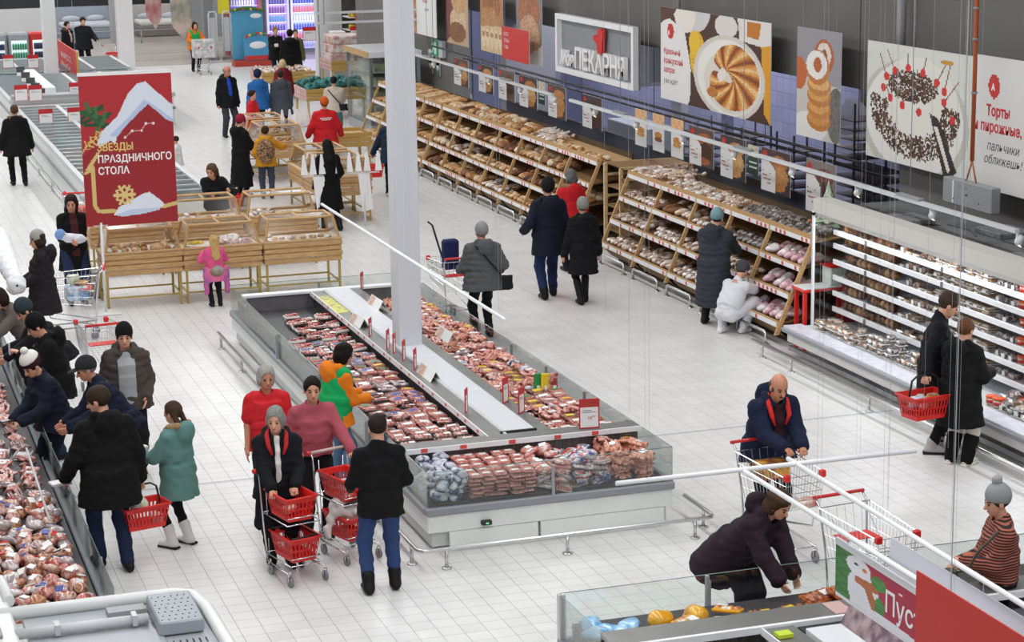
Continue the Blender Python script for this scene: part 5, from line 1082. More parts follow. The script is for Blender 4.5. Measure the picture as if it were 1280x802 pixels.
adj(SB+SBP, ('yellow ticketed bag', 'plain orange bag', 'white ticketed bag', 'pale pink bag', 'whitish bag', 'curled orange bag')); adj(NB, ('rounded navy bag', 'flatter navy bag')); adj(RB, ('red blue bag', 'crumpled red blue bag', 'red ticketed flat pack')); adj(WB, ('fatty lump pack', 'frosty lump pack', 'pink lump pack'))
field('meat_tray', T_RED, 5.75, 6.35, 26.1, 27.6, .19, .16, .63, 'red meat tray, farthest rows of the left island bay', 'meat tray', layers=(1, 2), dz=.06)
field('meat_tray', T_RED+V_MIX[2:3], 5.50, 6.35, 25.0, 26.1, .2, .17, .64, 'ticketed meat tray behind the orange hooded person', 'meat tray', layers=(1, 2), dz=.045)
field('meat_pack', V_MIX, 5.48, 6.35, 24.0, 25.0, .19, .2, .65, 'meat pack, middle of the left island bay', layers=2, dz=.04, rz=.5)
field('meat_pack', V_PINK+WB, 5.48, 6.35, 22.9, 24.0, .19, .2, .65, 'film wrapped meat beside the orange hooded person', layers=2, dz=.04, rz=.5)
field('meat_pack', V_MIX+V_PINK[:1], 5.48, 6.35, 21.9, 22.9, .19, .2, .65, 'labelled meat before the orange hooded person', layers=2, dz=.045, rz=.6)
field('meat_pack', V_PINK+WB[:1], 5.48, 6.35, 21.1, 21.9, .19, .2, .65, 'glossy sausage pack, left bay toward the cross ridge', layers=2, dz=.045, rz=.3)
field('sausage_pack', [V_PINK[1], V_PINK[0], T_RED[2]], 5.48, 6.35, 20.3, 21.1, .21, .2, .63, 'stacked against the cross ridge, left bay', 'sausage pack', layers=3, dz=.042, rz=.05, tilt=.03)
# right bay
field('sausage_bag', SB+SBP, 7.06, 7.9, 26.2, 28.2, .21, .2, .64, 'sausages far down the right bay, behind the pillar', 'sausage pack', layers=1, rz=.8)
field('sausage_bag', SB+SBP+WB, 7.06, 7.9, 24.2, 26.2, .2, .2, .65, 'sausages in the right bay beside the white pillar', 'sausage pack', layers=(1, 2), rz=.9)
field('sausage_bag', SBP+V_MIX[1:2]+V_PINK[2:3]+NB[:1], 7.06, 7.9, 22.4, 24.2, .19, .2, .65, 'sausages in the middle of the right island bay', 'sausage pack', layers=2, dz=.045, rz=.7)
field('sausage_bag', V_PINK+V_MIX[:2], 7.06, 7.9, 21.5, 22.4, .2, .2, .66, 'packed sausages, right bay behind the price frames', 'sausage pack', layers=2, rz=.2)
field('sausage_bag', SBP[:1]+V_MIX[1:2]+[V_PINK[0]], 7.06, 7.9, 20.35, 21.5, .2, .22, .65, 'long sausages near the largest red price frame', 'sausage pack', layers=2, rz=.3)
for k, (x, c_, cl) in enumerate(((7.62, 'g', 'green'), (7.70, 'y', 'yellow'), (7.80, 'w', 'red and white'))):
    m = MB(); m.use(LBL[c_] if c_ != 'w' else MEAT); m.bbox(-.05, .05, -.02, .02, 0, .26, .012); m.use(LBL['w']); m.box(-.02, .02, -.022, -.02, .05, .12); obj_at('sausage_bag', m.mesh('pack'), (x, 22.35-.03*k, .66), (-.1, .1, .2), '%s wrapped pack standing upright in the right island bay' % cl, 'sausage pack', 'upright packs by the glass')
# front bay
field('snack_bag', NB, 5.47, 5.82, 19.27, 20.02, .16, .12, .49, 'crumpled, at the left of the front island bay', 'snack bag', layers=(5, 6), dz=.045, rz=1.2, tilt=.5, jit=.02)
field('sausage_pack', [V_PINK[0]], 5.84, 6.56, 19.27, 20.02, .12, .14, .49, 'in the neat stacked block of the front bay', 'sausage pack', layers=6, dz=.042, rz=.04, tilt=.03, slope=(0, .05), sc_=(.70, .74))
field('meat_pack', WB+[V_PINK[1]], 6.58, 6.95, 19.27, 20.02, .15, .15, .49, 'loosely piled in the middle of the front bay', layers=(5, 6), dz=.045, rz=.8, tilt=.35)
field('meat_pack', RB, 6.96, 7.36, 19.27, 20.02, .16, .14, .49, 'loosely piled right of middle in the front bay', layers=(5, 6), dz=.04, rz=1.0, tilt=.35)
field('sausage_bag', SB, 7.38, 7.90, 19.27, 20.02, .18, .2, .49, 'orange sausages at the right of the front bay', 'sausage pack', layers=(5, 6), dz=.05, rz=.7, tilt=.3)
field('meat_tray', V_MIX+T_RED, 5.7, 7.8, 28.62, 29.25, .2, .2, .63, 'meat in the far end bay of the long island', 'meat tray', drop=.3)
# left edge case
ML = [meat_lump(m_, s, l) for m_, s, l in ((HAM, 1, 'w'), (SMOKE, 2, None), (FATTY, 3, 'w'), (WFILM, 4, None), (HAM, 5, 'r'), (SMOKE, 6, 'w'), (WFILM, 7, 'b'), (MEAT, 8, None))]
adj(ML, ('pale ham', 'dark smoked piece', 'fatty piece', 'white film bundle', 'red ticketed ham', 'brown ticketed piece', 'blue ticketed bundle', 'deep red piece'))
field('smoked_meat', ML, .85, 1.88, 16.98, 18.9, .15, .135, .51, 'film wrapped chunk of smoked meat near the grey lidded case', 'smoked meat', layers=(1, 2), dz=.05, rz=3, tilt=.5, jit=.05, sc_=(.75, 1.2))
field('smoked_meat', ML[2:7]+ML[:1], .75, 1.88, 18.9, 20.6, .15, .14, .51, 'wrapped meat chunk by the big black coated person', 'smoked meat', layers=(1, 2), dz=.05, rz=3, tilt=.5, jit=.05, sc_=(.75, 1.2))
DARKS = [saus_bag(pm('dark_salami', '6e2f2a', '3a1a18', 20, rough=.3, c3='9c5a52'), 9, None, 6, .2), saus_bag(MEAT, 10, 'w', 6, .2), vac_pack(.2, .22, .04, WFILM, 'w', 5), saus_bag(FATTY, 12, None, 6, .2)]
adj(DARKS, ('bare dark sticks', 'white ticketed red sticks', 'flat frosty pack', 'fatty sticks'))
field('salami_pack', DARKS, .75, 1.88, 20.6, 23.2, .2, .2, .51, 'dark red salami pack below the pompom hatted person', 'salami', layers=1, rz=.5, tilt=.2)
field('salami_pack', DARKS[1:]+[DARKS[0]], .75, 1.88, 23.2, 27.5, .24, .22, .51, 'wrapped salami in the far part of the left edge case', 'salami', layers=1, rz=.5, tilt=.2, drop=.1)
field('salami_pack', DARKS, -.4, .5, 20, 27, .3, .3, .51, 'wrapped salami behind the divider of the left edge case', 'salami', layers=1, rz=.5, tilt=.2, drop=.1)
# bottom right case
YC = [lump('pack', [ell((0, 0, .065), (.10, .08, .065), .03), ell((.05, .02, .07), (.06, .06, .055), .03)], .014, pm('yellow_shrink_bag', 'f0b41c', 'e6a010', 9, rough=.3, c3='f6c94a'), 5, .006)]
BLUE = pm('blue_poultry_bag', '5fa8d8', 'a9d0e8', 8, rough=.3)
BB = [lump('pack', [ell((0, 0, .04), (.12, .09, .045), .03), ell((.05, .03, .05), (.07, .07, .04), .03)], .015, BLUE, 3, .008)]
for k, (px, py, lb) in enumerate(((718, 795, 'against the corner glass'), (740, 780, 'pale, half showing'), (765, 787, 'in the middle'), (786, 780, 'beside the yellow ones'))):
    g = G(px, py+4, .62); obj_at('poultry_bag', BB[0], (max(g.x, 5.56), min(max(g.y, 14.6), 15.22), .603), (0, 0, k*1.3), 'light blue frozen poultry bag, %s' % lb, 'poultry bag', 'blue poultry bags')
for k, (px, py, lb) in enumerate(((820, 770, 'nearest the corner'), (865, 762, 'farther along'))):
    g = G(px, py+4, .66); obj_at('poultry_bag', YC[0], (g.x, 14.98, .605), (.1, .2, .3+k), 'bright yellow wrapped whole chicken, %s' % lb, 'poultry bag', 'yellow wrapped chickens', 1.15)
TY = [tray_pack(.24, .17, .05, pm('tray_white_green', 'e8e4da', 'c04a3a', 10, c3='e0b040'), paint('e2a81e', .4), 'w')]
for k in range(7):
    g = G(835+k*15, 777-k*2.2, .64); obj_at('ready_meal', TY[0], (g.x, 14.70+.16*(k % 3), .603+.05*(k % 2)), (.2, 0, .5*k), 'yellow rimmed ready meal tray near the yellow chickens', 'ready meal', 'yellow ready meal trays')
MRN = pm('marinated_meat', 'b8582c', '7a2f18', 18, rough=.2, c3='c9773c')
MT = [tray_pack(.30, .20, .07, MRN, TRAYB, 'w'), tray_pack(.30, .20, .07, MRN, MRN, 'w')]
for k, (x, y, z, r_) in enumerate(((7.48, 14.92, .603, .1), (7.81, 14.98, .603, -.1), (8.15, 14.95, .603, .2), (7.55, 14.95, .675, .25), (7.88, 14.97, .675, -.15), (8.2, 14.98, .675, .1), (7.48, 14.66, .603, .3), (7.81, 14.66, .603, .1), (7.83, 14.68, .675, -.2), (7.75, 14.85, .745, .15), (8.05, 14.85, .745, -.2), (7.9, 14.85, .815, .1))):
    obj_at('marinated_meat', MT[k % 2], (x, y, z), (.12, -.05, r_), 'tray of orange brown marinated meat behind the snowman sign', 'meat tray', 'marinated meat trays')
for k in range(3): obj_at('black_tray', tray_pack(.22, .16, .04, SMOKE, TRAYB, 'y') if k == 0 else bpy.data.objects['black_tray'].data, (7.02+k*.2, 14.96-.05*k, .603+.02*k), (.1, 0, .4*k), 'black meal tray under the bending person\'s hand', 'meat tray', 'black meal trays')
# ---- bread
def crust(n, a, b, c3, **k): return pm(n, a, b, k.pop('scale', 9), rough=.6, coat=0, bump=.3, rnd=.18, c3=c3, **k)
CR1, CR2, CR3, CR4 = crust('crust_golden', 'c98f52', '9a5f2c', 'dcb07a'), crust('crust_floury', 'd8c09a', 'b08450', 'e8dcc4'), crust('crust_dark', '7a4a28', '4a2a16', '94603a'), crust('crust_pale', 'e0bd88', 'c4925a', 'ecd6b0')
BAG1 = pm('bagged_bread', 'cfa57a', '8e5f3c', 11, rough=.2, coat=1, bump=.6, c3='e9e2da', rnd=.15); BAG2 = pm('bagged_white', 'e6e0dc', 'b08a6a', 12, rough=.2, coat=1, bump=.6, c3='f2efec', rnd=.1); BAG3 = pm('bagged_pink_white', 'eeeaea', 'd9a0ac', 7, rough=.25, coat=1, bump=.5, c3='f4f2f2'); DCOOK = pm('dark_cookies', '54423a', '241a18', 24, rough=.35, coat=.6, bump=.8, c3='a59a94')
def loaf(a, b, c, m, sd, slash=True):
    ops = [ell((0, 0, c*.8), (a, b, c), .02)]
    if slash: ops += [cone((x, -b*.7, c*1.82), (x+.03, b*.7, c*1.82), .010, None, .008, '-') for x in (-a*.45, 0, a*.45)]
    return lump('loaf', ops+[plane((0, 0, 0), (0, 0, -1))], .016, m, sd, .003)
LO = [loaf(.15, .08, .055, CR1, 1), loaf(.13, .09, .06, CR2, 2), loaf(.16, .075, .055, CR3, 3), loaf(.14, .08, .06, CR4, 4, False)]
BU = [loaf(.06, .055, .038, m_, s, False) for m_, s in ((CR1, 1), (CR4, 2), (CR2, 3))]; ROUND = [loaf(.11, .105, .07, m_, s) for m_, s in ((CR3, 5), (CR2, 6), (CR1, 7))]
BGT = [lump('baguette', [cone((-.26, 0, .035), (.26, 0, .035), .036, .034, .01)]+[cone((x, -.03, .07), (x+.05, .03, .07), .008, None, .008, '-') for x in (-.18, -.08, .02, .12)], .016, m_, 3, .002) for m_ in (CR1, CR4)]
PK = [lump('bag', [ell((0, 0, .05), (.13, .075, .05), .02), cone((.12, 0, .05), (.19, 0, .06), .015, .035, .02)], .018, m_, s, .009) for m_, s in ((BAG1, 1), (BAG2, 2), (BAG1, 3))]
PS = [lump('bag', [ell((0, 0, .04), (.08, .06, .04), .02), ell((.05, .02, .05), (.04, .04, .03), .01)], .016, m_, s, .008) for m_, s in ((BAG1, 4), (BAG2, 5))]
PW = [lump('bag', [ell((0, 0, .05), (.10, .08, .055), .02), ell((.04, .03, .08), (.05, .05, .04), .01)], .018, BAG3, s, .010) for s in (1, 2)]; PD = [lump('bag', [ell((0, 0, .04), (.09, .07, .045), .02)], .018, DCOOK, s, .010) for s in (1, 2)]
BOXP = MB(); BOXP.use(BAG1); BOXP.bbox(-.09, .09, -.06, .06, 0, .07, .008); BOXP = [BOXP.mesh('box'), PS[1]]
TN = ('lowest', 'middle', 'upper')
adj(LO+BU+ROUND, ('golden slashed', 'floury slashed', 'dark slashed', 'smooth pale', 'golden', 'pale', 'floury', 'dark', 'floury', 'golden')); adj(PK+PS+PW+PD, ('brown', 'whitish', 'lumpy brown', 'brown', 'white', 'pink and white', 'whiter', 'dark', 'lumpy dark'))
def cell(y0, wd, tier, meshes, dy, dx, name, label, cat, n=2, rz=.3, base=0, drop=.12, layers=1, dz=.08):
    z = TIER[tier] if tier < 3 else 1.475; x0 = 12.5+xf(TIER[tier])+.02; rowsx = n; ny = max(1, int((wd-.1)/dy))
    for i in range(rowsx):
        for j in range(ny):
            for k in range(layers):
                if RG.rand() < drop: continue
                x = x0+dx*(i+.5)+.01*k; zz = z+((x-12.5-xf(z))*.11 if tier < 3 else (x-12.97)*.09)+k*dz+.012
                me_ = meshes[RG.randint(len(meshes))]; lb_ = full(label, me_, ', front' if i == 0 else ', behind')
                obj_at(name, me_, (x, y0+.06+(wd-.12)*(j+.5)/ny+RG.uniform(-.015, .015), zz), (RG.uniform(-.08, .08), -.10+RG.uniform(-.05, .05), base+RG.uniform(-rz, rz)), lb_, cat, lb_, RG.uniform(1.0, 1.2))
mixes = [(LO, .19, .30, PI/2*0), (ROUND, .23, .23, 0), (BU, .125, .13, 0), (LO[:2], .2, .3, 0), (BU+BU, .125, .13, 0), (ROUND+LO[2:3], .23, .24, 0), (PK, .2, .25, 0)]
for i in range(7):
    wd = B1[i+1]-B1[i]
    for t in range(4):
        if i == 0 and t in (0, 1, 2) or (i == 1 and t == 0 and False): 
            if t != 1: continue
        ms, dy, dx, b0 = mixes[(i*2+t*3) % 7]
        lab = '%s in the %s of the %s loose bread bay' % ({0: 'crusty loaf', 1: 'round loaf', 2: 'small bun', 3: 'floury loaf', 4: 'golden bun', 5: 'dark round loaf', 6: 'bagged loaf'}[(i*2+t*3) % 7], (TN+('top tray',))[t]+(' tier' if t < 3 else ''), ORD[i])
        cell(B1[i], wd, t, ms, dy, dx, 'bread_bun' if (i*2+t*3) % 7 in (2, 4) else 'bread_loaf', lab, 'bread', n=2 if t < 3 else 2, base=b0, layers=1)
for i in range(4):
    for t in range(4):
        for k in range(8):
            z = (TIER[t] if t < 3 else 1.48); x = 12.5+xf(z)+.32; y = 44.42+i*1.38+k*.145
            obj_at('baguette', BGT[RG.randint(2)], (x, y, z+.045), (0, -.12, RG.uniform(-.12, .12)), 'baguette on the %s of the %s baguette bay behind the pillar' % ((TN+('top tray',))[t]+(' tier' if t < 3 else ''), ORD[i]), 'bread', 'baguettes, %s bay %s' % (ORD[i], t))
spec2 = {0: [(PW, .2, .2, 'pink and white marshmallow bag')]*3+[(PD, .16, .15, 'dark cookie bag')], 1: [(PD, .18, .17, 'dark striped cookie bag'), (PS, .15, .15, 'bag of nut brown pastries'), (PD, .17, .16, 'dark cookie bag'), (PD, .16, .15, 'dark chocolate pastry bag')],
         2: [(PS, .16, .15, 'small pastry bag'), (BOXP, .16, .15, 'boxed pastry'), (BOXP, .17, .15, 'boxed sliced pastry'), (PS, .15, .14, 'bag of glazed pastries')], 3: [(PK, .19, .24, 'bagged bun'), (PS, .15, .15, 'bag of small rolls'), (LO[2:3]+PK[:1], .2, .3, 'flat brown loaf'), (PS, .15, .14, 'bag of white glazed rolls')],
         4: [(PS+PK[:1], .17, .17, 'bag of brown rolls'), (PK, .2, .24, 'bagged pale loaf'), (PS, .15, .15, 'bag of small buns'), (PK, .19, .22, 'shiny bagged roll')]}
for i in range(5):
    for t in range(4):
        ms, dy, dx, lb = spec2[i][t]
        cell(B2[i], B2[i+1]-B2[i], t, ms, dy, dx, 'bagged_bread' if i > 2 else 'pastry_bag', '%s in the %s of the %s packaged bread bay' % (lb, (TN+('top tray',))[t]+(' tier' if t < 3 else ''), ORD[i]), 'bread' if i > 2 else 'pastry', n=3 if t == 3 else 2, rz=.5)
# on the display tables
def table_goods(x0, y0, wd, dp, ms, n, label, name='pastry', z=.855, cat='pastry'):
    for k in range(n): obj_at(name, ms[RG.randint(len(ms))], (x0+.12+(wd-.24)*((k % 6)+.5)/6+RG.uniform(-.03, .03), y0+.12+(dp-.24)*((k//6)+.5)/max(1, -(-n//6))+RG.uniform(-.03, .03), z), (0, 0, RG.uniform(0, 6)), label, cat, label, RG.uniform(.8, 1.1))
def paper(x, y, r, label):
    b = MB(); n = 20; b.lathe([(r*.9, 0), (r, .012), (r*.9, .016)], (0, 0, 0), 16); o = b.build('paper_tray', mat('tray_paper', srgb('e6e1da'), .7, var=.15, scale=14, bump=.6), None, (x, y, .852)); tag(o, label, 'tray', 'round paper lined trays on the display tables')
for k, x in enumerate((3.98, 5.22, 6.50)):
    for q in (0, 1): paper(x+.33+q*.58, 32.76, .26, 'round paper lined tray in a front row display table')
table_goods(3.98, 32.35, 1.2, .85, BU[:2]+LO[3:], 16, 'golden pastry in the front table nearest the white banner stand', z=.855)
table_goods(5.22, 32.35, .5, .85, [lump('b', [ell((0, 0, .03), (.05, .04, .03), .01)], .014, paint('e8c83a', .4), 1, .004)], 6, 'yellow cake on the table where the child climbs', z=.855); table_goods(5.75, 32.35, .7, .85, PS+PW[:1], 10, 'white and brown pastry on the table where the child climbs', z=.855)
table_goods(6.5, 32.35, 1.2, .85, BU[1:]+PS[1:], 7, 'pale pastry in the front table nearest the meat island', z=.855)
for k, (x, y, lb) in enumerate(((5.45, 34.9, 'pastry in the second row table under the leaning person'), (6.72, 34.9, 'pastry in the second row table beside the black clad person'))):
    for q in (0, 1): paper(x+.33+q*.58, y+.4, .26, 'round paper lined tray in a second row display table')
    table_goods(x, y, 1.2, .85, BU+PS, 9, lb, z=.855)
table_goods(8.9, 38.8, 1.0, 1.2, BU[2:]+PW[:1], 3, 'white roll in the plain tray table nearest the red basket'); table_goods(8.9, 40.2, 1.0, 1.2, BU+PS, 14, 'bun in the table behind the person with long black hair'); table_goods(8.9, 44.5, 1.0, 1.2, BU+PS, 14, 'bun in the table in front of the red staff coat'); table_goods(8.9, 45.95, 1.0, 1.2, BU+PS, 12, 'bun in the table by the red jacketed person')
# ---- wall refrigerator goods
CL1 = pm('boxed_brown_pastry', 'cf9a68', '94602f', 16, rough=.15, coat=1, c3='e6dccf'); CL2 = pm('boxed_cream_pastry', 'eadcc4', 'c99c66', 14, rough=.15, coat=1, c3='f0e8da'); CL3 = pm('boxed_dark_cake', '3a2a26', '8a6a58', 14, rough=.15, coat=1, c3='d9d4d2')
CLEAR = glass('clear_box', (.97, .97, .97), .04, .08)
def clam(m, w_, d, h, lab=None, tray=TRAYW):
    b = MB(); b.use(tray); b.bbox(-d/2, d/2, -w_/2, w_/2, 0, .012, .003); b.use(m); b.bbox(-d*.42, d*.42, -w_*.42, w_*.42, .012, h*.8, h*.22); b.use(CLEAR); b.bbox(-d/2, d/2, -w_/2, w_/2, .013, h, .015)
    if lab: b.use(LBL[lab]); b.box(-d/2-.003, -d/2, -w_*.2, w_*.2, h*.2, h*.7)
    return b.mesh('box')
def tub(m, r, h, lid, band=None):
    b = MB(); b.use(m); b.lathe([(r*.86, 0), (r*.95, h*.8)], (0, 0, 0), 12)
    if band: b.use(band); b.lathe([(r*.93, h*.25), (r*.965, h*.6)], (0, 0, 0), 12)
    b.use(lid); b.lathe([(r, h*.8), (r, h), (r*.9, h+.004)], (0, 0, 0), 12); return b.mesh('tub')
ROLLP = []
for m_ in (CR1, CR3):
    b = MB(); b.use(m_); b.ball((0, 0, .065), (.07, .052, .065), 10, 6); b.use(CLEAR); b.bbox(-.075, .075, -.055, .055, 0, .135, .02); ROLLP.append(b.mesh('bag'))
CLB = [clam(CL1, .16, .16, .11), clam(CL1, .15, .16, .12, 'w')]; CLC = [clam(CL2, .18, .18, .06, 'w'), clam(CL2, .18, .18, .06)]; CLD = [clam(CL3, .15, .16, .11, 'w'), clam(CL3, .15, .16, .10)]
REDLID = paint('dd5a2a', .35); TUBS = [tub(CL3, .068, .10, TRAYB, LBL['w']), tub(CL2, .074, .11, REDLID, LBL['r']), tub(CL1, .068, .10, TRAYW, LBL['r']), tub(CL2, .068, .10, TRAYB, LBL['b']), tub(CL1, .07, .09, LBL['y'], LBL['w']), tub(CL3, .07, .09, REDLID, LBL['w'])]
SN = ('top', 'second', 'third', 'fourth', 'fifth', 'lowest')
for s_, z in enumerate(LVL):
    for (ya, yb, ms, dy, name, cat, lb, lay) in ((24.0, 25.45, ROLLP, .13, 'packed_roll', 'pastry', 'brown roll in clear bag', 1), (23.0, 24.0, CLB+CLC[:1], .17, 'pastry_box', 'pastry', 'clear box of brown pastries', 1), (21.6, 23.0, CLC, .19, 'pastry_box', 'pastry', 'flat box of cream pastries', 2),
                                           (21.0, 21.6, CLD, .16, 'cake_box', 'cake', 'dark cake box', 1), (20.4, 21.0, TUBS[1:2], .15, 'dessert_tub', 'dessert', 'orange lidded dessert tub', 1), (18.9, 20.4, TUBS[:1]+TUBS[2:], .15, 'dessert_tub', 'dessert', 'round labelled dessert tub', 1)):
        n = int((yb-ya)/dy)
        for j in range(n):
            if RG.rand() < .07: continue
            for k in range(lay):
                obj_at(name, ms[RG.randint(len(ms))], (13.17+RG.uniform(-.01, .02), ya+dy*(j+.5), z-.048+k*.061), (0, 0, RG.uniform(-.12, .12)), '%s on the %s shelf of the wall refrigerator' % (lb, SN[s_]), cat, '%s, %s shelf' % (lb, SN[s_]))
field('cookie_box', [clam(CL1, .13, .13, .08), clam(CL2, .13, .13, .07), clam(CL1, .15, .14, .05, 'w')], 12.64, 13.0, 24.2, 25.4, .15, .15, .405, 'stacked cookie box at the far end of the refrigerator floor tray', 'cookie box', layers=(1, 2), dz=.07, tilt=0, rz=.1)
field('cookie_box', [clam(CL1, .12, .12, .09), clam(CL3, .12, .12, .08)], 12.66, 13.0, 22.6, 24.2, .16, .14, .405, 'stacked cookie box in the middle of the refrigerator floor tray', 'cookie box', layers=(1, 3), dz=.08, tilt=0, rz=.1)
field('cake_box', CLD+TUBS[:2]+CLC[:1], 12.66, 13.1, 18.9, 21.0, .16, .16, .405, 'cake box or tub on the floor tray behind the couple', 'cake', layers=(1, 2), dz=.08, tilt=0, rz=.2)
# ---------------------------------------------------------------- carts and baskets
def red_basket(loc, rz, label, tilt=(0, 0), handle='up', s=1.0, col=RED, group=None, fill=None):
    r0 = root('shopping_basket', loc, rz, label, 'basket', group); r0.rotation_euler = (tilt[0], tilt[1], rz); r0.scale = (s,)*3
    L, W, H_ = .46, .31, .235; l, w_ = .37, .24; m = MB()
    def P(u, v, z):  # u,v in -1..1
        t = z/H_; return (u*(l+(L-l)*t)/2, v*(w_+(W-w_)*t)/2, z)
    m.add([P(-1, -1, 0), P(1, -1, 0), P(1, 1, 0), P(-1, 1, 0), P(-1, -1, .008), P(1, -1, .008), P(1, 1, .008), P(-1, 1, .008)], [(0, 3, 2, 1), (4, 5, 6, 7)])
    for side in range(4):
        def S(a, z, o=0):
            u, v = [(a, -1), (1, a), (-a, 1), (-1, -a)][side]; p = P(u, v, z); n = [(0, -1), (1, 0), (0, 1), (-1, 0)][side]; return (p[0]+n[0]*o, p[1]+n[1]*o, p[2])
        for z0, z1 in ((0, .05), (.105, .125), (.185, H_)): m.add([S(-1, z0), S(1, z0), S(1, z1), S(-1, z1), S(-1, z0, -.005), S(1, z0, -.005), S(1, z1, -.005), S(-1, z1, -.005)], [(0, 1, 2, 3), (7, 6, 5, 4), (3, 2, 6, 7), (0, 4, 5, 1)])
        n = 11 if side % 2 == 0 else 7
        for i in range(n+1):
            a0, a1 = -1+2*i/n-.045, -1+2*i/n+.045; a0, a1 = max(a0, -1), min(a1, 1); m.add([S(a0, .04), S(a1, .04), S(a1, .2), S(a0, .2), S(a0, .04, -.004), S(a1, .04, -.004), S(a1, .2, -.004), S(a0, .2, -.004)], [(0, 1, 2, 3), (7, 6, 5, 4)])
    m.tube([P(-1.04, -1.06, H_), P(1.04, -1.06, H_), P(1.04, 1.06, H_), P(-1.04, 1.06, H_)], .012, 6, closed=True)
    m.build('basket_body', col, r0)
    if handle == 'up': MB().tube([(-.19, 0, H_-.02), (-.16, 0, H_+.15), (-.1, 0, H_+.19), (.1, 0, H_+.19), (.16, 0, H_+.15), (.19, 0, H_-.02)], .011, 6).build('handle', BLACK, r0)
    elif handle == 'down': MB().tube([(-.22, -.14, H_+.012), (-.2, .13, H_+.012), (.2, .13, H_+.012), (.22, -.14, H_+.012)], .010, 6).build('handle', BLACK, r0)
    return r0
GOODM = [mat('goods_%d' % i, srgb(c), .4, col2=srgb(d), scale=8, coat=.5) for i, (c, d) in enumerate((('e8e6e0', 'b0b4b8'), ('c8402f', 'e8d9c8'), ('6aa0cf', 'e2e8ee'), ('d8a040', '7a4a28'), ('bcd28a', 'eef0e4')))]
def goods(loc, rz, k, label, sz=(.15, .1, .08)):
    o = MB().bbox(-sz[0]/2, sz[0]/2, -sz[1]/2, sz[1]/2, 0, sz[2], .02).build('grocery_pack', GOODM[k % 5], None, loc, rz); tag(o, label, 'groceries'); return o
def caster(r0, x, y, r=.05):
    m = MB(); m.use(DSTEEL); m.tube([(0, -.012, r), (0, .012, r)], r, 12); m.use(CHROME); m.tube([(0, -.02, r), (0, -.02, r*2+.02), (0, .02, r*2+.02), (0, .02, r)], .006, 5, caps=True); m.tube([(0, 0, r*2+.02), (0, 0, r*2+.06)], .012, 6)
    return m.build('wheel', None, r0, loc=(x, y, 0))
def basket_trolley(x, y, rz, label):
    """x forward; handle at the back"""
    r0 = root('basket_trolley', (x, y, 0), rz, label, 'trolley'); m = MB()
    for s_ in (-1, 1):
        m.tube([(-.24, s_*.17, .14), (-.27, s_*.19, .55), (-.30, s_*.20, .98), (-.34, s_*.20, 1.02)], .010, 6); m.tube([(-.24, s_*.17, .14), (.26, s_*.20, .14)], .009, 6); m.tube([(-.26, s_*.18, .22), (.24, s_*.16, .20)], .007, 5); m.tube([(-.28, s_*.19, .62), (.22, s_*.17, .60)], .007, 5)
        m.tube([(-.265, s_*.14, .2), (-.285, s_*.14, .95)], .006, 5)
    m.tube([(.24, -.16, .20), (.24, .16, .20)], .006, 5); m.tube([(.22, -.17, .60), (.22, .17, .60)], .006, 5); m.tube([(-.26, -.18, .22), (-.26, .18, .22)], .006, 5); m.tube([(-.28, -.19, .62), (-.28, .19, .62)], .006, 5)
    m.tube([(.2, -.15, .27), (.25, -.15, .27), (.25, .15, .27), (.2, .15, .27)], .006, 5); m.tube([(.18, -.16, .67), (.23, -.16, .67), (.23, .16, .67), (.18, .16, .67)], .006, 5)
    m.build('wire_frame', CHROME, r0)
    MB().tube([(-.34, -.21, 1.02), (-.34, .21, 1.02)], .016, 8).build('handle', paint('c9b5a8', .5), r0)
    for s_ in (-1, 1): MB().tube([(-.34, s_*.2, 1.02), (-.34, s_*.245, 1.02)], .022, 8).build('handle_end', RED, r0)
    for a in (-.22, .24):
        for b in (-.17, .2): caster(r0, a, b if a > 0 else b*.9)
    return r0
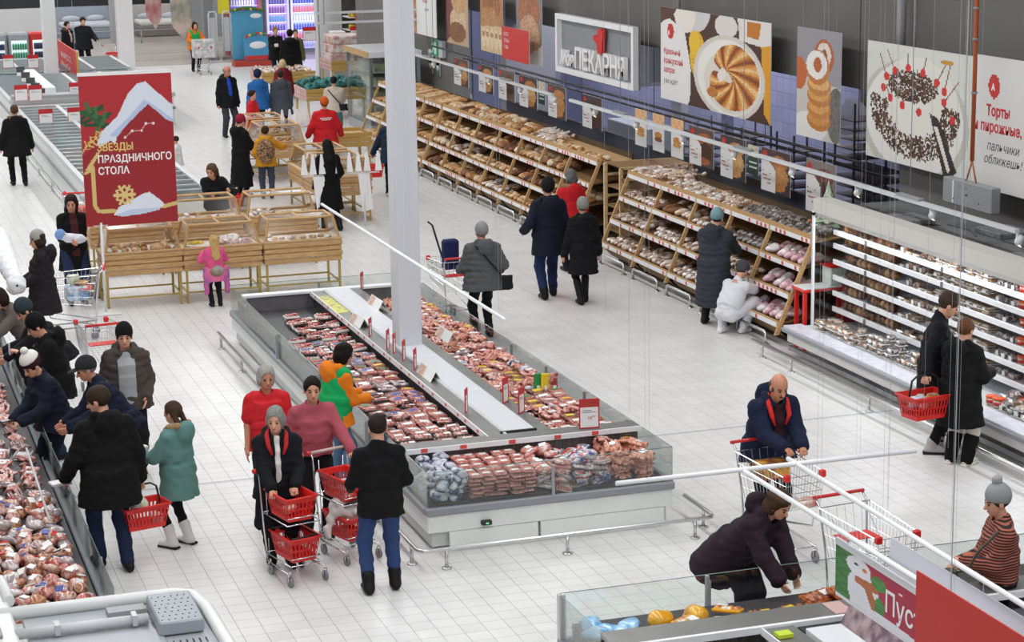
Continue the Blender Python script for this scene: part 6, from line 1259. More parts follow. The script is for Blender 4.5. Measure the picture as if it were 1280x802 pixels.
def cart(x, y, rz, label, red=True, s=1.0):
    r0 = root('shopping_cart', (x, y, 0), rz, label, 'shopping cart'); r0.scale = (s,)*3; m = MB(); W0, W1 = .27, .22; zt, zb = .98, .52
    def P(u, v, t):   # u: 0 back..1 front, v -1..1, t 0 bottom..1 top
        zz = (zb+.06*u)*(1-t)+(zt-.06*u)*t; xx = -.40+.10*(1-t)+(u*(.86-.14*(1-t)-(.0))); return (xx, v*((W0-.05*u)*t+(W1-.04*u)*(1-t)), zz)
    for v in (-1, 1):
        for t in (0, .25, .5, .75, 1): m.tube([P(0, v, t), P(1, v, t)], .006 if t == 1 else .0028, 4)
        for i in range(15): m.tube([P(i/14, v, 0), P(i/14, v, 1)], .0026, 3)
    for i in range(8): m.tube([P(i/7, -1, 0), P(i/7, 1, 0)], .0026, 3)
    for i in range(7): v = -1+2*i/6; m.tube([P(0, v, 0), P(1, v, 0), P(1, v, 1)], .0026, 3); m.tube([P(0, v, 0), P(0, v, 1)], .0026, 3)
    for t in (.25, .5, .75, 1): m.tube([P(1, -1, t), P(1, 1, t)], .004, 4)
    m.tube([P(0, -1, 1), P(0, 1, 1)], .006, 4); m.build('wire_basket', CHROME, r0)
    m = MB()
    for v in (-1, 1):
        m.tube([(-.50, v*.25, 1.05), (-.42, v*.25, .98), (-.36, v*.22, .55), (-.34, v*.20, .20), (.40, v*.17, .16)], .012, 6); m.tube([(.35, v*.18, .5), (.30, v*.18, .35), (-.34, v*.2, .22)], .010, 6)
    m.tube([(-.2, -.19, .2), (-.2, .19, .2)], .008, 5); m.tube([(.36, -.17, .16), (.36, .17, .16)], .008, 5); m.build('chassis', CHROME, r0)
    MB().tube([(-.50, -.27, 1.05), (-.50, .27, 1.05)], .017, 8).build('handle', RED if red else DSTEEL, r0)
    for v in (-1, 1): MB().bbox(.41, .47, v*.2-.03, v*.2+.03, .88, .95, .01).build('corner_bumper', RED, r0)
    m = MB(); m.tube([(-.30, -.2, .9), (-.12, -.19, .74), (-.12, .19, .74), (-.30, .2, .9)], .005, 4); m.build('child_seat', CHROME, r0)
    MB().box(-.30, -.10, -.18, .18, .735, .745).build('seat_flap', RED, r0)
    for a in (-.32, .38):
        for b in (-.19, .19): caster(r0, a, b*(1 if a < 0 else .9), .06)
    return r0
GR = 'c9352c'
def hx(px, py, h): g = G(px, py, h*.985); return (g.x, g.y)
NR, MR, FR_ = .0125, .016, .024
D = dict
p_sw = person('dark haired person in black sweater and blue jeans, back turned, black boots', 478, 738, -4, 1.72, top=('sweater', '0d0d0f', D(bulk=.012, hem=.78, collar=.05, flare=.3)), legs=('trousers', '31446f', 1.02), shoes=('111113', .22), hair=('crop', '2a211c'), hands=((-.24, .22, .98), (.24, .22, .98)), feet=((-.14, -.03), (.13, .04)), head=(6, 4), res=NR, w=1.12)
p_gh = person('grey haired person in black jacket with red hood lining and white scarf', at=hx(344, 513, 1.60), face=172, h=1.60, top=('jacket', '121318', D(hem=.78, bulk=.035, hood='down', lining='b8262c', puff=.006, open=('d8d4d0', .028), inner_name='scarf')), legs=('trousers', '0f0f12', 1.15), shoes=('101012', .5), hair=('bob', '8c8b86'), hands=((-.16, .30, .98), (.10, .34, .98)), grip=(1, 1), head=(-14, 8), res=NR, w=1.1)
blob('long_skirt', [loft((0, -.02, .42), (0, -.02, .95), (.25, .2), (.19, .15), .03)], .014, cloth('0f0f13', .8), p_gh['root'], fold=.006, seed=2)
p_rp = person('grey haired person in red polo shirt and vest behind the pink sweater', at=hx(332, 461, 1.62), face=176, h=1.62, top=('polo_shirt', 'c8232a', D(hem=.80, bulk=.02, sleeve=.42, collar=.02, over=('d02a30', .012))), legs=('trousers', '26262c', 1.1), hair=('bob', 'a9a6a0'), hands=((-.26, .08, .80), (.26, .1, .8)), head=(4, 6), res=NR, w=1.12, skin='b')
p_pk = person('person in dusty pink sweater with dark hair tied back, pushing basket trolley', at=hx(390, 475, 1.68), face=183, h=1.68, top=('sweater', 'a8505c', D(hem=.84, bulk=.03, collar=.03)), legs=('trousers', '17171b', 1.0), hair=('bun', '1e1512'), hands=((-.30, .42, 1.0), (.26, .20, 1.05)), grip=(1, 0), head=(-10, 6), res=NR, w=1.08)
p_or = person('person in green vest over orange hoodie leaning to the meat island', at=(5.09, 21.75), face=-74, h=1.62, lean=10, top=('hoodie', 'e8801e', D(hem=.78, bulk=.035, hood='down', over=('14a45a', .032))), legs=('trousers', '5a7898', 1.0), hair=('bob', '1b1411'), hands=((-.10, .36, 1.08), (.10, .36, 1.06)), grip=(1, 1), head=(0, 22), res=NR)
p_bc = person('tall person in long black hooded coat holding red basket, back turned, leaning over case', at=(2.36, 19.85), face=12, h=1.84, lean=8, top=('coat', '0c0c0d', D(hem=.66, bulk=.045, hood='down', flare=.6)), legs=('trousers', '1c2741', 1.05), shoes=('0f0f11', 0), hair=('short', '3a2c22'), hands=((-.34, .20, .90), (.31, .02, .84)), grip=(0, 1), feet=((-.08, .16), (.10, -.10)), head=(50, 14), res=NR, w=1.22)
p_tg = person('child in teal parka with fur collar, braids and white boots, carrying a box', 225, 682, 42, 1.50, top=('parka', '5f857f', D(hem=.62, bulk=.045, hood='down', fur='a88a62', flare=.5)), legs=('trousers', '131316', .86), shoes=('dcdad8', .38, '131313'), hair=('braids', '4a3528'), hands=((-.22, .36, 1.10), (.10, .40, 1.05)), feet=((-.10, .05), (.12, -.02)), head=(4, 6), res=NR)
p_bj = person('young person in brown puffer over grey hoodie and black beanie, facing us', 165, 592, 176, 1.72, top=('puffer_jacket', '4b433f', D(hem=.80, bulk=.05, hood='down', puff=.012, open=('a3a5a8', .10), inner_name='hoodie')), legs=('trousers', '15161c', 1.15), shoes=('0f0f12', 0), hair=('short', '2a2018'), hat=('beanie', '121214'), hands=((-.20, .10, .92), (.30, .02, .82)), feet=((-.12, .0), (.14, .02)), head=(-2, 4), res=NR, w=1.1)
p_cap = person('older person in dark cap and navy puffer bending over the left case', at=(2.72, 22.1), face=96, h=1.72, lean=30, top=('puffer_jacket', '141a2e', D(hem=.80, bulk=.04, puff=.010, collar=.04)), legs=('trousers', '181a22', 1.1), hair=('short', '7d7a76'), hat=('cap', '2c2c2f'), hands=((-.15, .5, .95), (.1, .5, .95)), head=(-5, 10), res=NR, skin='b')
p_pom = person('person in navy puffer and white pompom hat holding a phone over case', at=hx(60, 438, 1.66), face=112, h=1.68, lean=20, top=('puffer_jacket', '171c2c', D(hem=.78, bulk=.04, puff=.010, collar=.05)), legs=('trousers', '1a1d2a', 1.0), hair=('short', '2a2018'), hat=('beanie', '3a1c26', 'e9e6dc', 'e6e2da'), hands=((-.1, .42, .98), (.06, .44, .98)), grip=(1, 1), head=(8, 26), res=NR)
p_bh = person('person in black fur hooded jacket reading a paper slip beside the cart', at=hx(62, 392, 1.74), face=92, h=1.74, lean=14, top=('jacket', '0d0d0f', D(hem=.76, bulk=.05, hood='down', collar=.05)), legs=('trousers', '27344e', 1.05), hair=('short', '1c1614'), hat=('beanie', '101012'), hands=((-.08, .36, 1.28), (.06, .38, 1.28)), grip=(1, 1), head=(0, 24), res=.015)
p_pl = person('person with patterned dark sweater sleeve reaching far into left case', at=(2.45, 25.6), face=98, h=1.72, lean=32, top=('sweater', '15151a', D(hem=.80, bulk=.03)), legs=('trousers', '17171b', 1.0), hair=('short', '2c2622'), hat=('beanie', '2f3d44'), hands=((-.1, .6, .95), (.15, .55, 1.0)), head=(0, 24), res=.015)
p_bb = person('person in taupe jacket with dark brown beanie reaching into left case', at=(2.25, 27.0), face=110, h=1.62, lean=36, top=('jacket', '6b625d', D(hem=.80, bulk=.04)), legs=('trousers', '222026', 1.0), hair=('bob', '2c2018'), hat=('beanie', '2b2120'), hands=((-.1, .6, .95), (.15, .55, .95)), head=(0, 20), res=.016)
p_br = person('person in long dark brown puffer and grey ribbed beanie, seen from the side', at=hx(47, 292, 1.64), face=88, h=1.64, top=('long_puffer', '231b1f', D(hem=.50, bulk=.05, hood='down', puff=.009)), legs=('trousers', '131316', .95), hair=('bob', '3c2c22'), hat=('beanie', 'a4a29c'), hands=((-.1, .25, .98), (.12, .25, .98)), head=(0, 12), res=.015, w=1.1)
p_mo = person('person in long open black coat cradling a baby beside the banner stand', 97, 380, 186, 1.74, top=('coat', '0e0e10', D(hem=.55, bulk=.035, open=('4a1f26', .06), collar=.05, flare=.5)), legs=('trousers', '25324f', 1.3), hair=('long', '2a1c17'), hands=((.02, .26, 1.08), (.10, .27, 1.06)), head=(-18, 14), res=.015)
p_gc = person('small blond child in pink climbing at the front display table', at=(5.62, 31.98), face=6, h=1.12, z0=.16, top=('jacket', 'e0588a', D(hem=.76, bulk=.03)), legs=('trousers', '1a1a22', 1.0), hair=('long', 'c9a468'), hands=((-.22, .30, 1.28), (.22, .30, 1.25)), head=(10, 0), res=.014)
p_gc['root'].location.z = 0
blob('tied_jacket', [loft((0, -.04, .42), (0, -.04, .62), (.17, .13), (.15, .12), .03), cone((-.16, -.08, .60), (-.17, -.10, .25), .05, .04, .03), cone((.16, -.08, .60), (.17, -.10, .25), .05, .04, .03)], .014, mat('child_jacket', srgb('5b45a0'), .7, col2=srgb('e06a96'), scale=2.2), p_gc['root'], fold=.006)
blob('fur_hood', [ell((0, -.14, .58), (.11, .06, .09), .02)], .014, mat('child_hood', srgb('9fa2a6'), .8, col2=srgb('8a6a44'), scale=5, bump=1), p_gc['root'], fold=.008)
p_f1 = person('brown haired person in black fur collared parka walking away on the left', 24, 232, 4, 1.76, top=('parka', '0f0f10', D(hem=.66, bulk=.05, hood='down', fur='7a5c3c')), legs=('trousers', '101013', 1.0), hair=('crop', '5a4030'), feet=((-.10, .12), (.12, -.10)), hands=((-.34, .05, .78), (.34, 0, .78)), res=.02, w=1.1)
p_f2 = person('balding person in black jacket over bright blue shirt, standing in aisle', 287, 171, 196, 1.80, top=('jacket', '121316', D(hem=.74, bulk=.04, hood='down', open=('2450b8', .05), inner_name='shirt')), legs=('trousers', '3a3c42', 1.1), shoes=('141416', 0), hair=('bald', '6a625c'), hands=((-.27, .02, .78), (.28, .04, .8)), feet=((-.13, 0), (.14, .05)), head=(12, 10), res=.02, skin='b', w=1.08)
p_f3 = person('person in bright blue jacket and dark beanie among the far tables', at=hx(321, 89, 1.74), face=8, h=1.74, top=('jacket', '2a66a8', D(hem=.78, bulk=.045, hood='down')), hat=('beanie', '1c2a44'), res=FR_, w=1.1)
p_f4 = person('person in bright red jacket and dark headband behind a canopied table', at=hx(316, 114, 1.55), face=-120, h=1.55, top=('jacket', 'c9262a', D(hem=.76, bulk=.045, collar=.05)), hair=('bun', '3a2420'), res=FR_)
p_f5 = person('person in grey hooded coat with red collar, black bag strap, back turned', at=hx(350, 89, 1.70), face=-4, h=1.70, top=('coat', '4a4f57', D(hem=.60, bulk=.045, hood='down', lining='8c2430')), hair=('short', '3a2c24'), res=FR_, w=1.1)
p_f6 = person('blonde person in dark red jacket standing before the tall black figure', at=hx(353, 76, 1.66), face=-10, h=1.66, top=('jacket', '7c1f2a', D(hem=.74, bulk=.04, hood='down')), hair=('bob', 'd8c08a'), res=FR_)
p_f7 = person('tall dark haired person in long black coat among far stands', at=hx(362, 38, 1.88), face=-14, h=1.88, top=('coat', '101012', D(hem=.5, bulk=.05, hood='down')), hair=('short', '14100e'), res=FR_, w=1.1)
p_f8 = person('fair haired person in black holding a white cup, facing us, far off', at=hx(344, 35, 1.72), face=186, h=1.72, top=('jacket', '141416', D(hem=.7, bulk=.04)), hair=('short', '9a6a3c'), hands=((-.1, .3, 1.15), (.1, .3, 1.15)), res=FR_)
p_f9 = person('person in olive jacket behind the far crate table, dark haired', at=hx(369, 38, 1.70), face=176, h=1.70, top=('jacket', '59593a', D(hem=.76, bulk=.04)), hair=('short', '4a3a30'), res=FR_)
p_f10 = person('dark haired person in cream sweater with black crossbody bag', at=hx(417, 97, 1.62), face=-18, h=1.62, top=('sweater', 'c9bcae', D(hem=.82, bulk=.04)), legs=('trousers', '4f7c80', 1.15), hair=('bun', '1d1614'), hands=((-.2, .25, 1.0), (.2, .4, 1.05)), res=FR_, w=1.15)
p_f11 = person('staff person in red jacket and orange beanie, back turned by trolleys', at=hx(405, 124, 1.70), face=-6, h=1.70, top=('jacket', 'c4222a', D(hem=.66, bulk=.05)), legs=('trousers', '303036', 1.1), hat=('beanie', 'c85a22'), hands=((-.38, .1, .9), (.38, .12, .9)), res=FR_, w=1.15)
m = MB(); m.box(-.13, .13, -.212, -.208, 1.27, 1.29); m.box(-.10, .10, -.212, -.208, 1.235, 1.25); m.build('back_print', paint('eceaea', .6), p_f11['root'])
p_f12 = person('person with very long black hair in long black coat, mid stride', at=(8.93, 38.2), face=8, h=1.70, top=('coat', '0a0a0c', D(hem=.40, bulk=.035, flare=.8)), shoes=('0c0c0e', .4), hair=('vlong', '0d0b0b'), hands=((-.26, .05, .8), (.25, .2, .95)), feet=((-.08, .12), (.12, -.22)), res=.018)
p_f13 = person('person in dark navy coat holding a red basket, half behind pillar', 492, 246, -28, 1.74, top=('coat', '1e2c40', D(hem=.72, bulk=.04)), legs=('trousers', '14161e', 1.0), shoes=('b9aca0', 0), hair=('short', '2a2622'), hands=((-.45, .10, .86), (.25, .1, .85)), grip=(1, 0), head=(20, 5), res=.019)
p_f14 = person('person in long belted black coat and crimson beanie reading a slip', at=hx(300, 146, 1.68), face=-62, h=1.68, top=('coat', '101012', D(hem=.22, bulk=.035, hood='down', flare=.5)), hair=('short', '2a1a18'), hat=('beanie', '94203a'), hands=((-.12, .34, 1.0), (.12, .36, 1.0)), head=(0, 14), res=.02)
p_f15 = person('child in mustard jacket with floral backpack reaching over a table', at=hx(331, 159, 1.50), face=-12, h=1.50, top=('jacket', 'c98a22', D(hem=.80, bulk=.045, hood='down')), legs=('trousers', '3f4656', 1.05), hair=('short', '3a2c24'), hands=((-.22, .2, 1.0), (.45, .35, 1.22)), res=.02)
blob('backpack', [ell((0, -.26, 1.02), (.19, .11, .25), .03)], .018, mat('floral_backpack', srgb('2c2622'), .7, col2=srgb('b0865a'), scale=26), p_f15['root'])
p_f16 = person('person in black puffer with long brown hair leaning over a table canopy', at=hx(268, 212, 1.46), face=160, h=1.66, lean=32, top=('puffer_jacket', '17181c', D(hem=.74, bulk=.04, puff=.008)), hair=('long', '5a4030'), hands=((-.35, .45, 1.18), (.0, .45, 1.1)), head=(-14, 6), res=.018)
p_f17 = person('small child in white top with short dark hair beside banner', at=hx(219, 171, 1.15), face=60, h=1.15, top=('jacket', 'd9d9d6', D(hem=.78, bulk=.03)), legs=('trousers', '3f4238', 1.1), hair=('crop', '3a2a20'), res=.022)
p_nv = person('tall person in navy hooded coat and dark cap walking away in aisle', 686, 372, -2, 1.88, top=('coat', '141a2a', D(hem=.66, bulk=.045, hood='down', flare=.3)), legs=('trousers', '1f2c4e', 1.1), shoes=('0e0e10', .15), hair=('short', '241c18'), hat=('beanie', '17171a'), hands=((-.33, .12, 1.0), (.30, .0, .82)), feet=((-.10, -.10), (.10, .14)), res=.0145, w=1.1)
p_rd = person('grey haired person in red coat with fur collar carrying a red bag', 714, 338, 4, 1.70, top=('coat', 'c2202a', D(hem=.62, bulk=.04, hood='down', fur='9a7a58')), legs=('trousers', '121214', 1.0), shoes=('101012', .2), hair=('curly', '6b6b6c'), hands=((-.30, .0, .8), (.28, 0, .8)), res=.0155, w=1.05)
p_bg = person('person in black quilted coat and grey hat walking away beside navy coat', 729, 379, -3, 1.64, top=('puffer_coat', '111114', D(hem=.52, bulk=.045, hood='down', puff=.010, flare=.3)), legs=('trousers', '0c0c0e', .85), shoes=('0c0c0e', .75), hair=('short', '6a5a4a'), hat=('beanie', '8f8d88'), hands=((-.30, .05, .84), (.28, .03, .84)), feet=((-.07, -.08), (.06, .12)), res=.0145)
p_gp = person('broad person in grey puffer and grey knitted hat beside the far island glass', at=(8.83, 28.3), face=4, h=1.66, top=('puffer_jacket', '56585a', D(hem=.76, bulk=.055, hood='down', puff=.012)), legs=('trousers', '101013', 1.0), shoes=('101012', .2), hair=('short', '8a8a88'), hat=('beanie', '8e8f90'), hands=((-.24, .28, 1.02), (.30, .12, .98)), res=.0145, w=1.22)
p_lg = person('person in ankle length dark grey puffer coat reaching to the bread rack', 893, 405, -48, 1.70, lean=8, top=('long_puffer', '363b42', D(hem=.30, bulk=.05, hood='down', puff=.013, flare=.35)), legs=('trousers', '4b4f54', .9), shoes=('141416', .4), hair=('short', '4a4038'), hat=('beanie', '7fa0a4'), hands=((-.12, .35, .95), (.16, .62, .98)), feet=((-.15, .0), (.16, .02)), head=(4, 14), res=.0135, w=1.15)
p_bk = person('baker in white uniform, dark hairnet and blue gloves squatting at bread rack', at=(12.22, 27.15), face=-62, h=1.68, lean=30, hip=.34, top=('uniform_shirt', 'dcdde2', D(hem=.83, bulk=.02, sleeve=.45, collar=.02)), legs=('trousers', 'd9dae0', 1.12), shoes=('e6e4e0', 0), hair=('short', '2a201c'), hat=('fez', '4a4a50'), hands=((-.12, .62, .66), (.10, .66, .66)), gloves='3a8cc8', feet=((-.14, -.02), (.12, .16)), head=(0, 16), res=.0135, kneehint=((-.5, 1, .9), (.4, 1, .9)))
p_cm = person('tall person in long black coat carrying full red basket beside the refrigerator', at=(11.86, 20.62), face=-118, h=1.88, lean=6, top=('coat', '101116', D(hem=.62, bulk=.035, collar=.07, flare=.3, puff=.004)), legs=('trousers', '121216', .95), shoes=('b9b5b0', .12, '19191b'), hair=('short', '42342a'), hands=((-.10, .22, .95), (.56, -.14, .97)), grip=(0, 1), feet=((-.09, .05), (.08, -.02)), head=(6, 26), res=NR)
p_cw = person('person in black quilted coat with clipped brown hair and cream trousers', at=(11.86, 20.08), face=-62, h=1.66, lean=4, top=('puffer_coat', '0f0f10', D(hem=.50, bulk=.05, hood='down', puff=.006, flare=.6)), legs=('trousers', 'd9d0c2', 1.2), shoes=('d8cdbd', .0, 'e2dccf'), hair=('bun', '6b4630'), hands=((-.14, .34, 1.08), (.2, .3, 1.1)), feet=((-.10, 0), (.10, .03)), head=(0, 14), res=NR, w=1.12)
for i in (0, 1): blob('black_leg_warmer', [cone(p_cw['an'][i]+v3(0, 0, -.02), p_cw['an'][i]+(p_cw['kn'][i]-p_cw['an'][i])*.55, .072, .088, .02)], .014, cloth('0d0d0f', .9), p_cw['root'])
p_ct = person('balding moustached person in navy jacket with red lined hood leaning on cart', at=(8.78, 18.55), face=182, h=1.76, lean=20, top=('jacket', '171f38', D(hem=.78, bulk=.05, hood='down', lining='d8302a', open=('3a1c22', .05), inner_name='sweater')), legs=('trousers', '14161e', 1.1), hair=('bald', '5a4a40'), hands=((-.10, .50, 1.04), (.10, .50, 1.05)), grip=(1, 1), head=(0, 14), res=NR, skin='b', w=1.15)
mb = MB(); H_ = p_ct['H']; mb.tube([H_(-.03, .098, .066), H_(0, .108, .072), H_(.03, .098, .066)], [.006, .010, .006], 6); mb.build('moustache', hairm('4a3c34'), p_ct['root'])
p_pw = person('curly haired person in plum hooded coat bending into the lower right case', at=(7.28, 15.84), face=-152, h=1.62, lean=44, top=('coat', '2b1f28', D(hem=.46, bulk=.06, hood='down', puff=.008, flare=.5)), legs=('trousers', '1c161c', 1.0), hair=('curly', '4a3526'), hands=((-.08, .52, .74), (.20, .58, .76)), head=(6, 14), res=NR, w=1.15)
STR = mat('striped_knit', srgb('b0604e'), .85); nt = STR.node_tree; tc = nt.nodes.new('ShaderNodeTexCoord'); wv = nt.nodes.new('ShaderNodeTexWave'); wv.wave_type = 'BANDS'; wv.bands_direction = 'Z'; wv.inputs['Scale'].default_value = 13; wv.inputs['Distortion'].default_value = .4
rp = nt.nodes.new('ShaderNodeValToRGB'); rp.color_ramp.elements[0].position = .45; rp.color_ramp.elements[1].position = .55; rp.color_ramp.elements[0].color = (*srgb('2a1c20'), 1); rp.color_ramp.elements[1].color = (*srgb('b0624e'), 1)
nt.links.new(tc.outputs['Object'], wv.inputs[0]); nt.links.new(wv.outputs['Fac'], rp.inputs[0]); nt.links.new(rp.outputs[0], nt.nodes['Principled BSDF'].inputs['Base Color'])
p_st = person('person in rust and black striped sweater and grey pompom beanie, seen side on', at=hx(1249, 612, 1.66), face=72, h=1.66, top=('striped_sweater', 'b0604e', D(hem=.86, bulk=.035, collar=.035, mat=STR)), legs=('trousers', '141416', 1.25), hair=('short', '4a3a30'), hat=('beanie', '9c9c9c', 'a4a4a4'), hands=((-.10, .30, 1.12), (.05, .32, 1.05)), grip=(1, 1), head=(8, 12), res=NR, w=1.15)
p_w1 = person('person in black fur collared jacket and pale scarf behind the red aisle sign', at=hx(84, 28, 1.68), face=-140, h=1.68, top=('jacket', '131316', D(hem=.76, bulk=.04, hood='down', fur='6a5038', open=('c9aea8', .04), inner_name='scarf')), hair=('bun', '2a1c18'), res=FR_)
p_w2 = person('person in black padded jacket pushing a trolley with red basket, far left', 107, 91, 184, 1.86, top=('jacket', '15171c', D(hem=.74, bulk=.05)), legs=('trousers', '101014', 1.0), hair=('short', '2c221c'), hands=((-.35, .3, 1.05), (.1, .1, .85)), head=(0, 14), res=FR_, w=1.1)
p_w3 = person('staff person in green and orange pushing a full cart, far aisle', at=(12.1, 70.6), face=190, h=1.66, lean=10, top=('hoodie', 'e07a24', D(hem=.76, bulk=.04, hood='down', over=('1fae5c', .02))), hair=('bob', '3a2018'), hands=((-.25, .4, 1.1), (.25, .4, 1.1)), res=FR_)
# ---- things people hold or push
basket_trolley(3.98, 18.98, math.radians(-76), 'chrome basket trolley in front of the grey haired person')
basket_trolley(4.62, 19.42, math.radians(-72), 'chrome basket trolley pushed by the person in pink')
def on_trolley(x, y, rz, z, lb, **k): return red_basket((x+.0*math.cos(rz), y, z), rz, lb, **k)
on_trolley(3.97, 19.0, math.radians(-76), .615, 'red basket on top of the trolley before the grey haired person', handle=None)
on_trolley(3.99, 18.98, math.radians(-76), .215, 'empty red basket with folded black handle on the lower tier', handle='down')
on_trolley(4.61, 19.44, math.radians(-72), .615, 'red basket with blue packets on top of the second trolley', handle=None)
on_trolley(4.63, 19.42, math.radians(-72), .215, 'red basket under a rolled white coat, second trolley lower tier', handle=None)
goods((4.62, 19.48, .64), .3, 2, 'blue and white packet in the basket of the second trolley', (.12, .08, .14)); goods((4.58, 19.38, .64), 1.0, 0, 'white capped carton in the basket of the second trolley', (.07, .07, .17)); goods((3.96, 19.02, .64), .6, 1, 'red and white packet in the grey haired person\'s basket')
o = blob('rolled_coat', [ell((0, 0, .10), (.20, .14, .09), .04), ell((-.05, .03, .17), (.15, .12, .06), .03), cone((-.18, 0, .1), (-.26, -.05, -.12), .05, .035, .03), cone((.02, -.13, .12), (.12, -.10, .17), .04, .03, .02)], .013, mat('white_coat_cloth', srgb('dcd6d2'), .9, bump=.3), None, fold=.012); o.location = (4.64, 19.36, .40); tag(o, 'rolled off white coat laid on the lower basket of second trolley', 'coat')
MB().tube([(-.10, -.14, .18), (0, -.13, .21), (.10, -.08, .22), (.17, .02, .19)], .016, 6).build('black_trim', BLACK, o)
def W_(p, i): return p['W'](p['wr'][i])
def hang_basket(p, i, lb, rz=0, **k):
    w_ = W_(p, i); d = p['W'](p['wr'][i]+(p['wr'][i]-p['el'][i])/np.linalg.norm(p['wr'][i]-p['el'][i])*.08); return red_basket((d.x, d.y, d.z-.43), rz, lb, **k)
b1 = hang_basket(p_bc, 1, 'red basket with a cabbage, carried by the tall black coated person', .25); L_ = b1.location
o = blob('cabbage_bag', [ell((0, 0, .08), (.09, .08, .085), .02), cone((0, 0, .14), (.0, 0, .27), .04, .02, .04)], .012, pm('cabbage_in_bag', 'd3e0a8', 'eef0e2', 7, rough=.2), None, fold=.004); o.location = (L_.x-.03, L_.y, L_.z+.14); tag(o, 'pale green cabbage in a thin plastic bag in the basket', 'cabbage'); goods((L_.x+.13, L_.y-.02, L_.z+.01), .4, 0, 'pale packet beside the bagged cabbage', (.12, .1, .12))
b2 = hang_basket(p_cm, 1, 'full red basket held by the tall person at the refrigerator', .15, s=1.12); L_ = b2.location
for k, (dx, dy, c) in enumerate(((-.12, 0, 2), (-.02, .05, 0), (.08, -.02, 3), (.14, .06, 1), (-.05, -.07, 0))): goods((L_.x+dx, L_.y+dy, L_.z+.12), k*1.1, c, '%s packet in the full red basket by the refrigerator' % ('blue', 'white', 'orange', 'red', 'pale')[k], (.14, .10, .12))
hang_basket(p_f13, 0, 'red basket held out beside the far end of a display table', -.2)
red_basket((9.25, 70.08, .615), 0, 'small red basket on the far trolley of the padded jacket person', handle=None, s=.8); basket_trolley(9.25, 77.0-6.9, -1.5, 'far chrome trolley before the padded jacket person')
red_basket((7.72, 41.6, 0), .3, 'red basket at the feet of the mustard jacket child')
# box the girl carries, phones, papers, baby
o = MB(); o.bbox(-.17, .17, -.12, .12, 0, .07, .01); w_ = p_tg['W'](v3(-.10, .52, .93)); bx = o.build('cake_carton', paint('dcdad8', .5), None, (w_.x, w_.y, w_.z), .5); tag(bx, 'white windowed carton held by the teal parka child', 'box'); MB().box(-.13, .13, -.09, .09, .0705, .074).build('carton_window', mat('carton_window', srgb('c9b8a8'), .15, col2=srgb('e6e0dc'), scale=12), bx)
def small_thing(name, p, i, lb, cat, col, sz, off=(0, .06, 0), rough=.3):
    w_ = p['W'](p['wr'][i]+np.array(off)); o = MB().bbox(-sz[0]/2, sz[0]/2, -sz[1]/2, sz[1]/2, 0, sz[2], min(sz)*.2).build(name, paint(col, rough), None, tuple(w_), p['root'].rotation_euler.z); tag(o, lb, cat); return o
small_thing('phone', p_or, 1, 'dark phone held by the orange hooded person', 'phone', '17181c', (.08, .15, .012), (-.08, .10, 0)); small_thing('phone', p_pom, 1, 'phone in the hands of the pompom hatted person', 'phone', '2a2a2e', (.08, .15, .012), (-.03, .10, 0))
small_thing('paper_slip', p_bh, 1, 'pale blue paper slip held up by the black jacketed person', 'paper', 'c9d3ea', (.10, .01, .14), (-.04, .10, 0)); small_thing('paper_slip', p_f14, 1, 'white paper slip held by the crimson beanie person', 'paper', 'e3e3e6', (.14, .01, .16), (0, .10, 0)); small_thing('white_cup', p_f8, 1, 'white cup held by the fair haired person in black', 'cup', 'e6e4e0', (.12, .08, .1))
small_thing('meat_box', p_bc, 0, 'pale meat packet under the hand of the tall black coated person', 'meat pack', 'd9d4d4', (.2, .14, .03), (-.02, .12, -.10))
o = blob('baby', [ell((0, 0, 0), (.20, .09, .08), .03), ell((.20, .01, .04), (.075, .07, .075), .03)], .012, mat('baby_wrap', srgb('e3e8f2'), .9, bump=.4), None, fold=.006); w_ = p_mo['W'](v3(.05, .27, 1.10)); o.location = w_; o.rotation_euler = (0, -.15, p_mo['root'].rotation_euler.z); tag(o, 'baby in a white wrap and blue hat held by the black coated person', 'person')
blob('blue_hat', [ell((.225, .01, .05), (.085, .08, .085), .01)], .011, cloth('7fa3d8', .9), o)
MB().ball((.17, .075, .075), .012, 6, 4).build('face_dot', SKIN['a'], o)
def bag(name, p, pts, c, size, lb, col, straps=True, sc=1.0):
    w_ = p['W'](v3(*c)); r0 = root(name, tuple(w_), p['root'].rotation_euler.z, lb, 'bag'); blob('bag_body', [loft((0, 0, -size[2]/2), (0, 0, size[2]/2), (size[0]/2*1.1, size[1]/2*1.2), (size[0]/2, size[1]/2), .02)], .012, cloth(col, .45), r0, fold=.004)
    MB().tube([Vector(q)-Vector(c) for q in pts], .012, 6).build('strap', cloth(col, .5), r0); return r0
bag('shoulder_bag', p_gp, [(-.16, -.16, 1.38), (-.05, -.22, 1.25), (.12, -.235, 1.05), (.27, -.18, .86)], (.32, -.12, .80), (.20, .10, .20), 'small black crossbody bag on the grey puffer person', '101012')
bag('handbag', p_st, [(-.24, .05, 1.36), (-.27, .22, 1.2), (-.28, .30, 1.05), (-.2, .42, 1.0)], (-.18, .42, .88), (.22, .14, .24), 'olive handbag with strap held by the striped sweater person', '4a4438')
bag('shoulder_bag', p_f10, [(-.14, -.15, 1.32), (0, -.20, 1.15), (.18, -.17, .95)], (.22, -.14, .88), (.22, .10, .16), 'black crossbody bag of the cream sweater person', '141416')
bag('red_bag', p_rd, [(-.28, .0, .80), (-.28, 0, .72)], (-.28, .0, .60), (.22, .12, .26), 'bright red carrier bag hanging beside the red coat', 'd02028')
cart(8.62, 17.95, math.radians(-84), 'wire shopping cart leaned on by the navy jacketed person')
